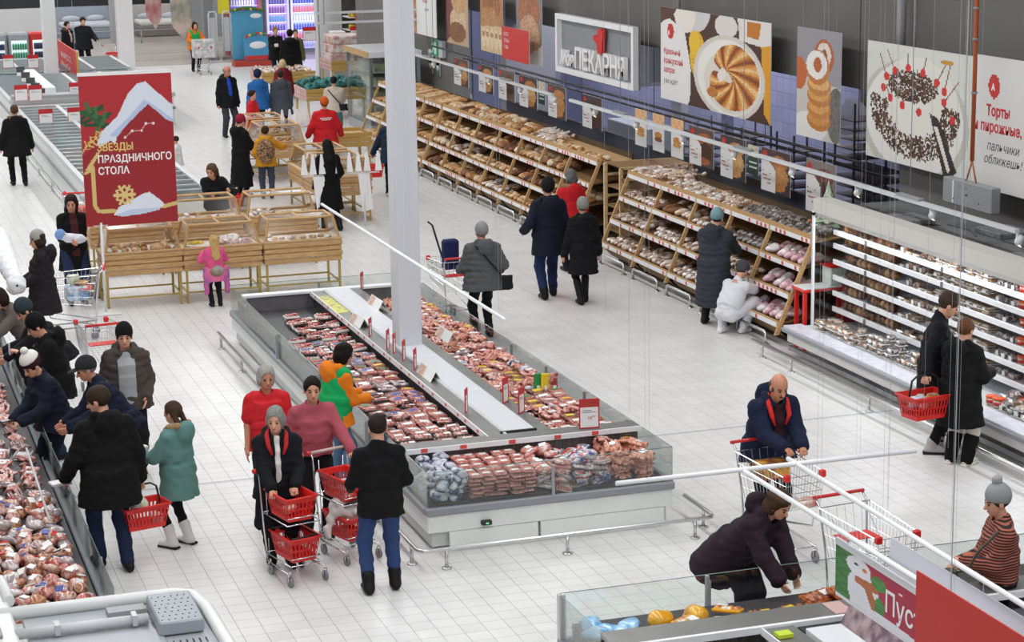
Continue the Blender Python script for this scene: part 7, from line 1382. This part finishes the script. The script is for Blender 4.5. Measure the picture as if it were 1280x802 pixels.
for k, (dx, dy, z, c, sz) in enumerate(((-.05, .15, .76, 3, (.34, .2, .16)), (-.1, -.25, .56, 0, (.22, .2, .12)), (.12, -.3, .56, 1, (.2, .16, .08)))): goods((8.64+dx, 17.95+dy, z), .2*k, c, '%s in the navy jacketed person\'s cart' % ('bag of eggs or bread', 'white packet', 'red and white packet')[k], sz)
cart(8.55, 15.98, math.radians(-84), 'empty shopping cart with red handle behind the hanging sign', s=1.0)
cart(3.18, 26.9, math.radians(95), 'shopping cart with red handle standing behind the navy cap person')
cart(3.25, 30.55, math.radians(170), 'shopping cart holding groceries beside the dark brown coat')
goods((3.32, 30.5, .58), .2, 2, 'blue and white multipack in the cart by the brown coat', (.3, .24, .2)); goods((3.4, 30.55, .78), .6, 3, 'yellow packet topping the cart by the brown coat', (.2, .14, .06)); goods((3.3, 30.65, .78), .1, 4, 'green leafy bag in the cart by the brown coat', (.16, .14, .14))
cart(4.28, 38.3, math.radians(85), 'shopping cart parked by the freezers behind the baby\'s parent'); goods((4.28, 38.5, .56), .3, 1, 'red packet in the cart parked by the freezers', (.3, .2, .2))
cart(12.2, 69.6, math.radians(-92), 'cart piled high with packs, pushed by far staff person'); goods((12.2, 69.6, .55), 0, 0, 'large white and violet pack filling the far cart', (.7, .44, .6))
cart(8.72, 29.5, math.radians(93), 'cart beyond the island glass with a folded wheeled bag')
wb = root('wheeled_bag', (8.72, 29.5, .5), .1, 'navy wheeled shopping bag with tall black handle in the cart', 'bag'); MB().bbox(-.12, .12, -.08, .08, .3, .75, .03).build('bag_body', cloth('1c2450', .7), wb); MB().tube([(-.06, .05, .3), (-.20, .2, .95), (-.25, .25, 1.0)], .015, 6).build('bag_handle', BLACK, wb)
# ---------------------------------------------------------------- far end of the hall
def lit(name, h, e): return mat(name, srgb(h), .5, emit=e)
MW = paint('e3e4e6', .6)
# furniture shop across the mall
struct(MB().box(4, 19, 92, 92.2, 0, 8.5).build('wall_shop_back', paint('dfe0e2', .7)))
struct(MB().box(4, 13.9, 86.0, 86.1, 1.35, 1.75).build('trim_5', paint('2a2c30', .5)))
bd_l = ('grey upholstered bed with a pale headboard seen beyond the mall, left one', 'taupe upholstered bed seen beyond the mall, right one')
for k, (x, y, wd, c1, c2) in enumerate(((9.5, 86.4, 2.1, '8d99a8', 'c9ced6'), (12.6, 86.4, 2.1, '8b8680', 'dcd9d4'))):
    r0 = root('bed', (x, y, 0), 0, bd_l[k], 'bed'); MB().bbox(0, wd, 0, 2.0, .0, .42, .04).build('bed_frame', paint(c1, .8), r0); MB().bbox(.05, wd-.05, .05, 1.9, .42, .62, .06).build('mattress', paint(c2, .8), r0); MB().bbox(-.05, wd+.05, 1.95, 2.15, 0, 1.25, .05).build('headboard', paint('a9b3bf' if k == 0 else 'c9c2ba', .8), r0)
    for q in (0, 1): MB().ball((.55+q*1.0, 1.75, .72), (.38, .16, .14), 10, 6).build('pillow', paint('c3c8d0', .8), r0)
lp = root('table_lamp', (11.75, 86.6, 0), 0, 'grey bedside lamp on a small cabinet beside the left far bed', 'lamp'); MB().bbox(-.22, .22, -.2, .2, 0, .5, .02).build('bedside_cabinet', paint('6e7884', .6), lp); MB().lathe([(.03, .5), (.04, .75)], (0, 0, 0), 10).build('lamp_base', DSTEEL, lp); MB().lathe([(.24, .75), (.17, 1.05)], (0, 0, 0), 14).build('lamp_shade', paint('8b94a2', .7), lp)
sf = root('sofa', (5.0, 80.5, 0), 0, 'mustard yellow sofa beyond the drink coolers', 'sofa'); MB().bbox(0, 1.2, 0, .9, .1, .45, .06).build('seat', paint('8a7420', .8), sf); MB().bbox(0, 1.2, .7, .95, .4, .9, .08).build('backrest', paint('8a7420', .8), sf)
rl = root('barrier_rail', (9.2, 83.4, 0), 0, 'low grey barrier rail before the far beds', 'rail'); MB().tube([(-4, 0, .5), (6.0, 0, .5)], .03, 6).build('top_rail', GREYP, rl)
for x in (-3, 0, 3, 5.8): MB().tube([(x, 0, 0), (x, 0, .5)], .03, 6).build('post', GREYP, rl)
sh_ = MB()
for k in range(24): sh_.box(14.1, 19, 84.5, 84.53+.015*(k % 2), .05+k*.08, .125+k*.08)
o = sh_.build('door_1', paint('9a9da0', .5)); struct(o); struct(MB().box(14.0, 14.12, 84.3, 84.6, 0, 8.5).build('trim_6', GREYP))
for x, c in ((13.45, 'd9dadb'), (13.95, 'cfd0d2')):
    r0 = root('security_gate', (x, 74.6, 0), 0, 'pale anti theft gate panel by the far drink fridges, %s' % ('outer' if x < 13.7 else 'inner'), 'gate', 'security gates'); m = MB(); m.tube([(-.14, 0, .05), (-.14, 0, 1.6), (-.1, 0, 1.7), (.1, 0, 1.7), (.14, 0, 1.6), (.14, 0, .05)], .03, 6); m.build('loop', paint(c, .4), r0); MB().box(-.2, .2, -.08, .08, 0, .1).build('foot', DSTEEL, r0); MB().box(-.1, .1, -.01, .01, .3, 1.5).build('panel', paint('c4c7ca', .3), r0)
yb = MB().box(13.75, 14.15, 75.0, 75.1, 1.6, 2.6).build('hanging_yellow_sign', paint('e6dc2c', .5)); tag(yb, 'yellow hanging panel above the anti theft gates', 'sign')
# coolers at the far left
for k, (px0, px1, c) in enumerate(((-14, 8, '9a9ea2'), (10, 36, '9a9ea2'), (37, 57, 'c8302c'))):
    a, b2 = WY(px0, 43, 69.2), WY(px1, 43, 69.2); r0 = root('drink_cooler', (a.x, 69.2, 0), 0, '%s glass fronted drink cooler at the far left' % ('grey, cut by the frame edge,', 'grey topped, middle,', 'red topped')[k], 'refrigerator'); wd = b2.x-a.x
    MB().bbox(0, wd, 0, .7, 0, 1.62, .06).build('cabinet', paint(c, .4), r0); MB().box(.08, wd-.08, -.02, 0, .2, 1.38).build('lit_interior', lit('cooler_white', 'dfeff2', .55), r0)
    for s_ in range(4):
        for q in range(6): MB().lathe([(.035, 0), (.035, .16), (.012, .2)], (.14+q*(wd-.26)/5, -.04, .26+s_*.28), 6).build('bottle', paint(('2a3a6a', '2f9a6a', '3a3a5a')[k], .3), r0)
# red aisle sign by the pillar
a = WX(72, 58, 7.2); z1, z0 = WX(95, 65, 7.2).z, WX(95, 108, 7.2).z; b2 = WX(95, 65, 7.2)
sg = root('hanging_sign', (7.2, a.y, z0), 0, 'red aisle sign with white words standing beside the first far pillar', 'sign'); wd = a.y-b2.y
MB().box(0, .04, -wd, 0, 0, z1-z0).build('board', paint('d2342f', .5), sg); MB().box(-.005, .045, -wd-.06, -wd, -.5, z1-z0).build('yellow_edge', paint('c9a02c', .5), sg)
for s_, z in (('МЯСО,', .62), ('РЫБА', .32)): text_mesh('lettering', s_, .22, paint('f2f2f2', .5), sg, 0, Matrix.Translation((-.004, -.8, z)) @ FACE_NX, sx=4)
for t in (.1, .9): MB().tube([(.02, -wd*t, z1-z0), (.02, -wd*t, 8.55-z0)], .005, 4).build('hanger_wire', WIRE, sg)
# hanging decorations at the top
for px, c, w_2 in ((190, '9c3a48', .38), (224, '6f7d70', .5)):
    g = WY(px, 0, 74.0); r0 = root('hanging_banner', (g.x, 74.0, 0), 0, 'tapering %s fabric banner hanging over the far aisle' % ('red' if px < 200 else 'grey green'), 'banner'); zl = WY(px, 37 if px < 200 else 50, 74).z
    MB().prism([(-w_2, 8.55), (w_2, 8.55), (w_2*.8, zl+.4), (w_2*.2, zl), (-w_2*.6, zl+.5)], 'y', -.01, .01).build('cloth', mat('banner_%d' % px, srgb(c), .8, col2=srgb('c9b4a8'), scale=1.2), r0)
# drink fridges with violet light
for k, (p0, p1, fr, li) in enumerate(((286, 326, '8c1f28', '6a5aa8'), (334, 362, '9a9ca6', '9a86c8'), (364, 402, 'a8aab4', '8f9bdc'))):
    a, b2 = WY(p0, 50, 76.0), WY(p1, 50, 76.0); wd = b2.x-a.x; r0 = root('drink_fridge', (a.x, 76.0, 0), 0, '%s framed drink fridge with violet lit shelves at the far end' % ('dark red', 'grey middle', 'grey rightmost')[k], 'refrigerator')
    MB().box(0, wd, .1, .8, 0, 2.6).build('cabinet', paint(fr, .4), r0); MB().box(.08, wd-.08, .04, .1, .15, 2.5).build('lit_back', lit('violet_%d' % k, li, .7), r0)
    for q in (0, wd-.08): MB().box(q, q+.08, -.1, .1, 0, 2.6).build('door_frame', paint(fr, .4), r0)
    for s_ in range(7):
        z = .2+s_*.32; MB().box(.08, wd-.08, -.05, .1, z-.02, z).build('shelf', lit('shelf_glow', 'c9c9f2', .5), r0)
        m = MB(); cs = (('2f3f7a', 'c63a34', 'e6e6ea'), ('3a8a9a', '6a3a6a', '37457a'), ('d8dcf0', 'e0604a', '3a4a9a'))[k]; m.use(paint(cs[s_ % 3], .3))
        for q in range(int(wd/.1)-2): m.lathe([(.035, 0), (.035, .17), (.014, .23)], (.15+q*.1, 0, z), 6)
        o = m.build('bottles', None, r0); o['kind'] = 'stuff'
fl_ = bpy.data.lights.new('fridge_glow', 'AREA'); fl_.shape = 'RECTANGLE'; fl_.size = 3.4; fl_.size_y = 1.6; fl_.energy = 40; fl_.color = (.75, .7, 1); o = bpy.data.objects.new('fridge_glow', fl_); C.objects.link(o); o.location = (16.3, 75.7, 1.3); o.rotation_euler = (PI/2, 0, 0)
MB_ = MB().bbox(13.3, 13.65, 75.5, 75.9, 0, 2.6, .02).build('wall_grey_post', paint('8c9096', .4)); struct(MB_)
# festive stand
fs = root('festive_stand', (13.62, 71.9, 0), 0, 'sky blue festive cardboard stand with garland and baubles', 'display stand')
MB().bbox(0, 1.1, 0, .06, .2, 1.95, .02).build('board', paint('4f9cc0', .5), fs); MB().bbox(.35, 1.3, -.3, -.24, .2, 1.05, .02).build('front_board', paint('4a97c2', .5), fs); MB().bbox(.0, 1.3, -.3, .3, 0, .2, .01).build('base', paint('b8402f', .5), fs)
for q in range(9): MB().ball((.06+q*.125, -.05, 1.90+.08*math.sin(q*.39*1.0+.2)), (.09, .05, .06), 8, 5).build('garland_tuft', mat('garland', srgb('3f7a3a'), .8, bump=1), fs)
for q in range(4): MB().ball((.12+q*.27, -.10, 1.93), .045, 8, 6).build('bauble', paint(('d8a830', 'c8302c')[q % 2], .3), fs)
for q in range(7): MB().ball((.42+q*.13, -.34, 1.02+.10*math.sin(q*.5)), .055, 8, 6).build('bauble', paint(('c8302c', 'e0b040', '3f8a3f')[q % 3], .3), fs)
for (x, z, a_, b_2) in ((.85, 1.70, .20, .09), (.82, .72, .30, .13)): MB().lathe([(1, 0), (.9, .02)], (x, -.30 if z < 1 else -.01, z), 18, Matrix(((1, 0, 0), (0, 0, -1), (0, 1, 0))).to_4x4(), a_, b_2).build('white_oval', paint('eef0f4', .5), fs)
MB().box(.35, 1.25, -.32, -.30, .22, .36).build('red_band', paint('c8302c', .5), fs)
# crate tables, produce
def crate_table(x, y, wd, dp, z, label, top='c9a878', items=None):
    r0 = root('crate_table', (x, y, 0), 0, label, 'display table')
    for a_ in (.05, wd-.05):
        for b_ in (.05, dp-.05): MB().box(a_-.03, a_+.03, b_-.03, b_+.03, 0, z-.3).build('leg', PINE, r0)
    for k in range(3): MB().bbox(0, wd, -.02, .02, z-.32+k*.11, z-.22+k*.11, .008).build('slat', mat('crate_yellow', srgb('c09a52'), .6), r0); MB().bbox(0, wd, dp-.02, dp+.02, z-.32+k*.11, z-.22+k*.11, .008).build('slat', mat('crate_yellow', srgb('c09a52'), .6), r0); MB().bbox(-.02, .02, 0, dp, z-.32+k*.11, z-.22+k*.11, .008).build('slat', mat('crate_red_white', srgb('b8504a'), .6, col2=srgb('e6dcd2'), scale=6, stretch=(1, 3, 0)), r0)
    MB().box(.02, wd-.02, .02, dp-.02, z-.1, z-.08).build('crate_floor', PINE, r0); return r0
crate_table(12.35, 60.8, 1.6, 1.7, .80, 'wooden crate table of packaged bread before the blue festive stand')
for i in range(5):
    for j in range(5): obj_at('packed_roll', PS[RG.randint(2)] if i % 2 else PK[0], (12.55+i*.3, 61.0+j*.32, .73), (0, 0, RG.uniform(0, 6)), 'packed pastry on the crate table before the festive stand', 'pastry', 'pastries on the far crate table', 1.5)
crate_table(14.6, 61.5, 1.1, 1.4, 1.0, 'crate stand with white packs below the far white column'); crate_table(12.4, 55.2, 1.6, 1.5, .85, 'crate table holding a heap of teal plants'); crate_table(11.0, 46.0, .8, 1.0, .8, 'small crate table beside the cream sweater person')
for s_, z in enumerate((.94, 1.2, 1.46)): o = MB().bbox(14.62+.04*s_, 15.6, 61.6, 62.8, z, z+.255, .03).build('white_pack', mat('far_white_packs', srgb('e3e0dc'), .5, col2=srgb('c48a80'), scale=5)); tag(o, 'row of white packs on the %s level of the far crate stand' % ('low', 'middle', 'high')[s_], 'groceries')
rg = np.random.RandomState(9)
TL = lump('plant', [ell((rg.uniform(-.1, .1), rg.uniform(-.1, .1), rg.uniform(.05, .2)), (.09, .09, .07), .02) for _ in range(7)], .02, mat('teal_leaves', srgb('4f9a98'), .7, col2=srgb('24524c'), scale=14, bump=1), 5, .014)
for k in range(14): g = (12.55+.32*(k % 5), 55.35+.45*(k//5), .78+.08*(k % 2)); obj_at('plant', TL, g, (0, 0, k), 'bushy teal potted plant heaped on the crate table', 'plant', 'teal plants on the crate table')
# shelves of produce beyond the cabinet
ps = root('produce_rack', (WY(437, 40, 64.5).x, 64.5, 0), 0, 'dark stepped produce rack with yellow boxes beyond the glass cabinet', 'rack')
MB().box(0, 3.2, .9, 1.0, 0, 3.6).build('back_board', mat('dark_rack', srgb('2e2a28'), .7, col2=srgb('4a4a48'), scale=2), ps)
for k, z in enumerate((.45, .85, 1.25, 1.65, 2.05)):
    MB().box(0, 3.2, 0, .9, z-.03, z).build('shelf', paint('d8d4cc', .5), ps); m = MB(); cs = ['c9b860', '8a4a3a', 'd8c890', 'e0b820', 'e6c838'][k]; m.use(mat('far_goods_'+cs, srgb(cs), .5, col2=srgb('6a5a30'), scale=8))
    for q in range(14): m.bbox(.06+q*.22, .24+q*.22, .1, .4, z, z+.16+.04*(q % 2), .03)
    o = m.build('goods_row', None, ps); o['kind'] = 'stuff'
o = MB().box(WY(444, 20, 63.9).x, WY(462, 20, 63.9).x, 63.9, 63.95, WY(450, 28, 63.9).z, WY(450, 13, 63.9).z).build('hanging_red_panel', paint('d22c28', .5)); MB().tube([(WY(446, 20, 63.9).x, 63.92, WY(450, 13, 63.9).z), (WY(446, 20, 63.9).x, 63.92, 8.62)], .004, 4).build('wire', WIRE, o); tag(o, 'red hanging panel above the produce rack', 'sign')
for k, (px, py) in enumerate(((446, 42), (469, 42), (447, 58), (385, 42))): g = WY(px, py, 63.8 if k < 3 else 64); price_frame(g.x, 63.8, g.z-.2, 0, .42, .42, 'red topped price card among the far produce racks', 'far produce price cards', name='hanging_price_card'); MB().tube([(0, 0, .42), (0, 0, 8.62-g.z+.2)], .003, 4).build('wire', WIRE, bpy.data.objects['hanging_price_card'+('.%03d' % k if k else '')])
# ---- bakery interior
def bx_(name, q, m, lb, cat): o = MB().bbox(*q, .015).build(name, m); tag(o, lb, cat); return o
g = WX(775, 115, 16.8)
hd = root('extractor_hood', (16.2, g.y, 1.75), 0, 'dark pyramid extractor hood inside the bakery', 'hood'); MB().add([(0, -1.5, .3), (1.6, -1.5, .3), (1.6, 1.5, .3), (0, 1.5, .3), (.5, -.3, 1.5), (1.1, -.3, 1.5), (1.1, .3, 1.5), (.5, .3, 1.5)], [(0, 1, 5, 4), (1, 2, 6, 5), (2, 3, 7, 6), (3, 0, 4, 7), (4, 5, 6, 7), (3, 2, 1, 0)]).build('hood_body', mat('dark_hood', srgb('3c3d40'), .4, .5), hd); MB().box(.5, 1.1, -.3, .3, 1.5, 3.2).build('duct', DSTEEL, hd)
MB().box(0, 1.6, -1.5, 1.5, .22, .3).build('rim', DSTEEL, hd)
for k, (px0, px1, c, z) in enumerate(((765, 810, '8f9298', 1.45), (700, 745, '6d7078', 1.0), (640, 690, '5a5d66', .95))):
    a, b2 = WX(px0, 170, 15.7), WX(px1, 170, 15.7); bx_('steel_counter', (15.6, 16.3, b2.y, a.y, 0, z), paint(c, .35), ('tall pale grey cabinet inside the bakery, under the narrow posters', 'grey steel work table inside the bakery', 'darker steel work table deeper in the bakery', 'small light counter in the bakery')[k], 'cabinet')
for k, (px, z1) in enumerate(((618, 1.0), (880, 1.5), (935, 1.6), (1000, 1.7), (1075, 2.5), (1100, 1.6))):
    a = WX(px, 190, 16.6); r0 = root('oven_trolley', (16.3, a.y-.35, 0), 0, 'dark wire oven rack trolley inside the bakery, %s counted from the far end' % ORD[k], 'rack', 'oven rack trolleys'); m = MB()
    for x in (0, .6):
        for y in (0, .7): m.box(x, x+.03, y, y+.03, 0, z1+.2)
    m.build('frame', DSTEEL, r0)
    for q in range(int(z1/.16)): MB().box(0, .62, 0, .72, .15+q*.16, .165+q*.16).build('tray', mat('rack_tray', srgb('3a3a42'), .4, .6, col2=srgb('6a4a34'), scale=3), r0)
a = WX(1075, 150, 17.0); hb = root('extractor_hood', (16.8, a.y-.9, 2.0), 0, 'blue grey canopy hood in the dark part of bakery', 'hood'); MB().prism([(0, 0), (1.2, 0), (1.0, .55), (.35, .55)], 'y', 0, 1.7).build('hood_body', paint('6b7088', .4), hb); MB().box(.3, .9, .5, 1.1, .55, 2.9).build('duct', DSTEEL, hb)
for z, x in ((RAILZ, 14.4), (1.98, 15.2)):
    r0 = root('hanging_rail', (x, 27.4, z), 0, 'long black pipe rail before the bakery opening, %s' % ('upper' if x < 15 else 'lower'), 'rail'); MB().tube([(0, 0, 0), (0, 22.5, 0)], .025, 6).build('pipe', BLACK, r0)
    for y in ((.1, 22.4) if x < 15 else (0.3, 5, 10, 15, 20)): MB().tube([(0, y, 0), (0, y, 8.58-z if x < 15 else 5-z)], .006, 5).build('drop_rod', BLACK, r0)
bx_('glass_screen', (14.7, 14.73, 27.6, 45.0, 0, 1.5), mat('bakery_counter_front', srgb('4b4d58'), .35), 'low dark counter front along the bakery opening', 'counter')
# ---- track lights
def track(x, y0, y1, z, n, label, end=True):
    r0 = root('hanging_track', (x, y0, z), 0, label, 'track light'); MB().box(-.03, .03, 0, y1-y0, -.02, .03).build('rail', paint('d3d6d8', .4), r0)
    for k in range(n):
        y = (y1-y0)*(k+.0 if n > 4 and end else k+.3)/(n-.4) ; h = MB(); h.lathe([(.025, 0), (.050, .03), (.050, .11), (.03, .13)], (0, y, -.16), 12, Matrix.Rotation(.5, 4, 'Y')); h.tube([(0, y, -.02), (0, y, -.12)], .015, 6); s_ = h.build('spot_head', paint('dcdedf', .35), r0); MB().lathe([(.04, 0), (.04, .006)], (.02, y, -.17), 12, Matrix.Rotation(.5, 4, 'Y')).build('lens', lit('spot_lens', 'fff2dc', 1.2), s_)
    for k in range(max(2, int((y1-y0)/4))): y = (y1-y0)*(k+.5)/max(2, int((y1-y0)/4)); MB().box(-.04, .04, y-.3, y+.3, .03, .06).build('clamp', GREYP, r0); MB().tube([(0, y, .06), (0, y, 8.58-z)], .005, 5).build('drop_rod', GREYP, r0)
    return r0
track(13.2, 21.2, 36.6, 2.38, 8, 'long grey track of spot lamps running above the packaged bread and refrigerator')
track(13.6, 38.7, 50.5, 2.25, 6, 'farther track of spot lamps above the loose bread rack')
a, b2 = WY(345, 8, 55), WY(470, 5, 55); r0 = root('hanging_track', (12.2, 52, 2.5), 0, 'thin white light bars crossing before the far white column', 'track light')
for dz, z in ((0, 3.05), (.0, 2.8)): MB().box(-.2, 3.2, 0, .06, z-2.5, z-2.44).build('bar', paint('d3d6d8', .4), r0)
MB().tube([(.0, 0, .3), (.0, 0, 6.0)], .012, 5).build('drop_rod', GREYP, r0); MB().tube([(3.0, 0, .3), (3.0, 0, 6.0)], .012, 5).build('drop_rod', GREYP, r0)
sp = root('hanging_speaker', (14.3, 23.55, 2.15), 0, 'grey slotted metal box hanging from an orange conduit by the cake poster', 'fixture'); MB().bbox(-.04, .10, 0, 1.24, 0, .34, .012).build('housing', mat('speaker_grey', srgb('a4a7aa'), .4, .3, var=.1), sp); MB().box(-.045, -.04, .95, .98, .02, .32).build('seam', STRIP, sp)
for y, z in ((.62, .17), (.62, .26), (.30, .1), (.95, .08)): MB().ball((-.042, y, z), .02 if z == .17 else .01, 8, 5).build('screw', BLACK, sp)
for y in (.5, .75): MB().tube([(.03, y, .34), (.03, .62, .62)], .012, 5).build('strut', paint('b8623c', .5), sp)
MB().tube([(.03, .62, .62), (.03, .62, 6.4)], .03, 8).build('orange_conduit', paint('c8643a', .45), sp)
for z in (1.5, 2.2, 2.6): MB().lathe([(.045, 0), (.045, .03)], (.03, .62, z), 8).build('pipe_clip', GREYP, sp)
for px, r_, c in ((1127, .07, 'b9babb'), (1144, .02, 'c9cacb'), (848, .04, 'c9cacb')):
    g = WX(px, 20, 14.8); o = MB().tube([(14.8, g.y, 3.9), (14.8, g.y, 8.58)], r_, 10).build('hanging_pipe', paint(c, .4)); tag(o, '%s vertical pipe on grey bulkhead above the %s poster' % ('thick pale' if r_ > .05 else 'thin' if r_ < .03 else 'middling', 'cherry cake' if px > 1000 else 'croissant'), 'pipe')
g = WX(536, 10, 14.8); o = MB().tube([(14.7, g.y, 2.6), (14.7, g.y, 8.5)], .04, 8).build('hanging_conduit', paint('a8583c', .5)); tag(o, 'orange brown conduit dropping to the exit sign', 'pipe')
# ---- signs and bars hung near the camera
BARW = paint('f2f3f4', .4)
def hbar(a, b, label, wires):
    a, b = Vector(a), Vector(b); r0 = root('hanging_bar', tuple(a), 0, label, 'bar'); MB().tube([(0, 0, 0), tuple(b-a)], .014, 8).build('tube', BARW, r0)
    for t in wires:
        p = (b-a)*t
        for d in (-.012, .012): MB().tube([(p.x+d, p.y, p.z), (p.x+d, p.y, 8.58-a.z)], .0008, 3).build('wire', WIRE, r0)
        MB().ball((p.x, p.y, p.z), .014, 8, 5).build('clip', STEEL, r0)
hbar(G(402, 255, 3.4), G(632, 400, 3.4), 'thin white ceiling bar running over the far end of meat island', (.55, .98))
hbar(G(931, 589, 3.4), (4.69, 6.6, 3.4), 'thin white ceiling bar carrying the snowman sign', (.25, .62)); hbar(G(985, 573, 3.4), (4.93, 6.4, 3.4), 'thin white ceiling bar carrying the blank panels', (.3, .72))
hbar(G(770, 604, 3.4), G(1145, 563, 3.4), 'thin white crosswise ceiling bar over the floor between the cases', (.1, .8))
sg = root('hanging_sign', (4.7, 9.13, 3.06), 0, 'crimson hanging sign with a snowman and cut off white word', 'sign')
A = Art(210, 60, 'b02a44'); A.poly([(0, 0), (.10, .0), (.12, .5), (.09, 1), (0, 1)], '3f7a3a', n=.4, f=60).ell(.115, .66, .065, .42, 'e6e4ee').ell(.095, .2, .05, .2, 'eceaf2').poly([(.08, .40), (.17, .34), (.18, .5), (.15, .52), (.19, 1), (.16, 1), (.12, .55), (.08, .52)], 'b8683c').ell(.175, .28, .03, .14, '4c8a40', n=.4, f=60).ell(.18, .75, .02, .2, '4c8a40', n=.4).ell(.085, .16, .008, .03, '20242c').ell(.12, .19, .01, .04, 'd87a2c')
A.poly([(.06, .9), (.22, .86), (.36, .92), (.48, 1.0), (.06, 1)], 'e9e6ee').ell(.26, .2, .006, .02, 'f4f2f4').ell(.38, .95, .006, .02, 'f4f2f4')
MB().box(0, .006, -2.6, 0, -.02, .26).build('board', paint('e6e6ea', .4), sg); A.obj('print', 2.6, .25, sg, Matrix.Translation((-.0015, 0, 0)) @ FACE_NX); MB().box(-.004, .010, -2.6, 0, .25, .285).build('top_rail', STRIP, sg)
text_mesh('lettering', 'Пусть', .155, paint('f6f4f4', .5), sg, 0, Matrix.Translation((-.003, -.52, .07)) @ FACE_NX, bold=.002)
for t in (.12, 1.2): MB().tube([(.003, -t, .285), (.003, -t, .34)], .003, 4).build('hook', WIRE, sg)
s2 = root('hanging_sign', (4.5, 7.96, 3.12), 0, 'plain red hanging panel at the lower right corner', 'sign'); MB().box(0, .006, -1.5, 0, -.1, .45).build('board', paint('c62f26', .45), s2); MB().tube([(.003, -.3, .45), (.003, -.3, 5.4)], .003, 4).build('wire', WIRE, s2); MB().tube([(.003, -1.2, .45), (.003, -1.2, 5.4)], .003, 4).build('wire', WIRE, s2)
s3 = root('hanging_sign', (4.99, 9.1, 3.12), 0, 'blank pale lilac hanging panel behind the snowman sign', 'sign'); MB().box(0, .006, -2.4, 0, 0, .2).build('board', paint('dcdbe4', .5), s3)
for t in (.25, .9, 1.5): MB().tube([(.003, -t, .2), (.003, -t, .28)], .003, 4).build('hook', WIRE, s3)
# thin pairs of hanger wires
for k, (px, py) in enumerate(((757, 395), (787, 515), (1098, 410), (1185, 560), (1110, 640), (1155, 510), (460, 250))):
    a = G(px, py, 3.4); o = MB().tube([(a.x, a.y, 3.4), (a.x, a.y, 8.58)], .0009, 4).build('hanging_wire', WIRE); tag(o, 'fine steel wire hanging from ceiling with a small hook, %s from the left' % ORD[k if k < 7 else 6], 'wire', 'single hanger wires'); 
# oversized Santa hat end at the left edge
sh2 = root('hanging_decoration', tuple(G(-6, 318, 2.6)), 0, 'giant white fluffy santa hat pompom hanging at the left edge', 'decoration')
FUR = mat('white_fur', srgb('e9eaec'), .95, bump=1, scale=60)
a = sh2.location; q0 = G(-5, 300, 2.6)-a; q1 = G(20, 352, 2.6)-a
blob('fur_cone', [cone(tuple(q0), tuple(q1), .16, .075, .03)], .016, FUR, sh2, fold=.006); blob('pompom', [ell(tuple(q1+Vector((0, 0, -.03))), .105, .02)], .013, FUR, sh2, fold=.010); MB().ball(tuple(q1+Vector((.0, -.1, -.02))), .014, 8, 5).build('dark_button', BLACK, sh2)
MB().tube([tuple(q0), tuple(q0+Vector((0, 0, 5.8)))], .004, 4).build('hanger_wire', WIRE, sh2)
# bin by the banner
g = G(118, 375); bn2 = root('waste_bin', (g.x, g.y+.25, 0), 0, 'beige round waste bin with dark bands behind the banner pole', 'bin'); MB().lathe([(.17, 0), (.185, .42)], (0, 0, 0), 20).build('bin_body', paint('b9b0a2', .5), bn2)
for z in (.02, .40): MB().lathe([(.192, z), (.192, z+.025)], (0, 0, 0), 20).build('band', DSTEEL, bn2)
# white kitchenette cabinet at the far column
o = MB().bbox(15.0, 15.42, 62.9, 63.4, 0, 1.75, .02).build('cabinet', paint('e2e3e4', .5)); tag(o, 'tall plain white cabinet before the far white column', 'cabinet')
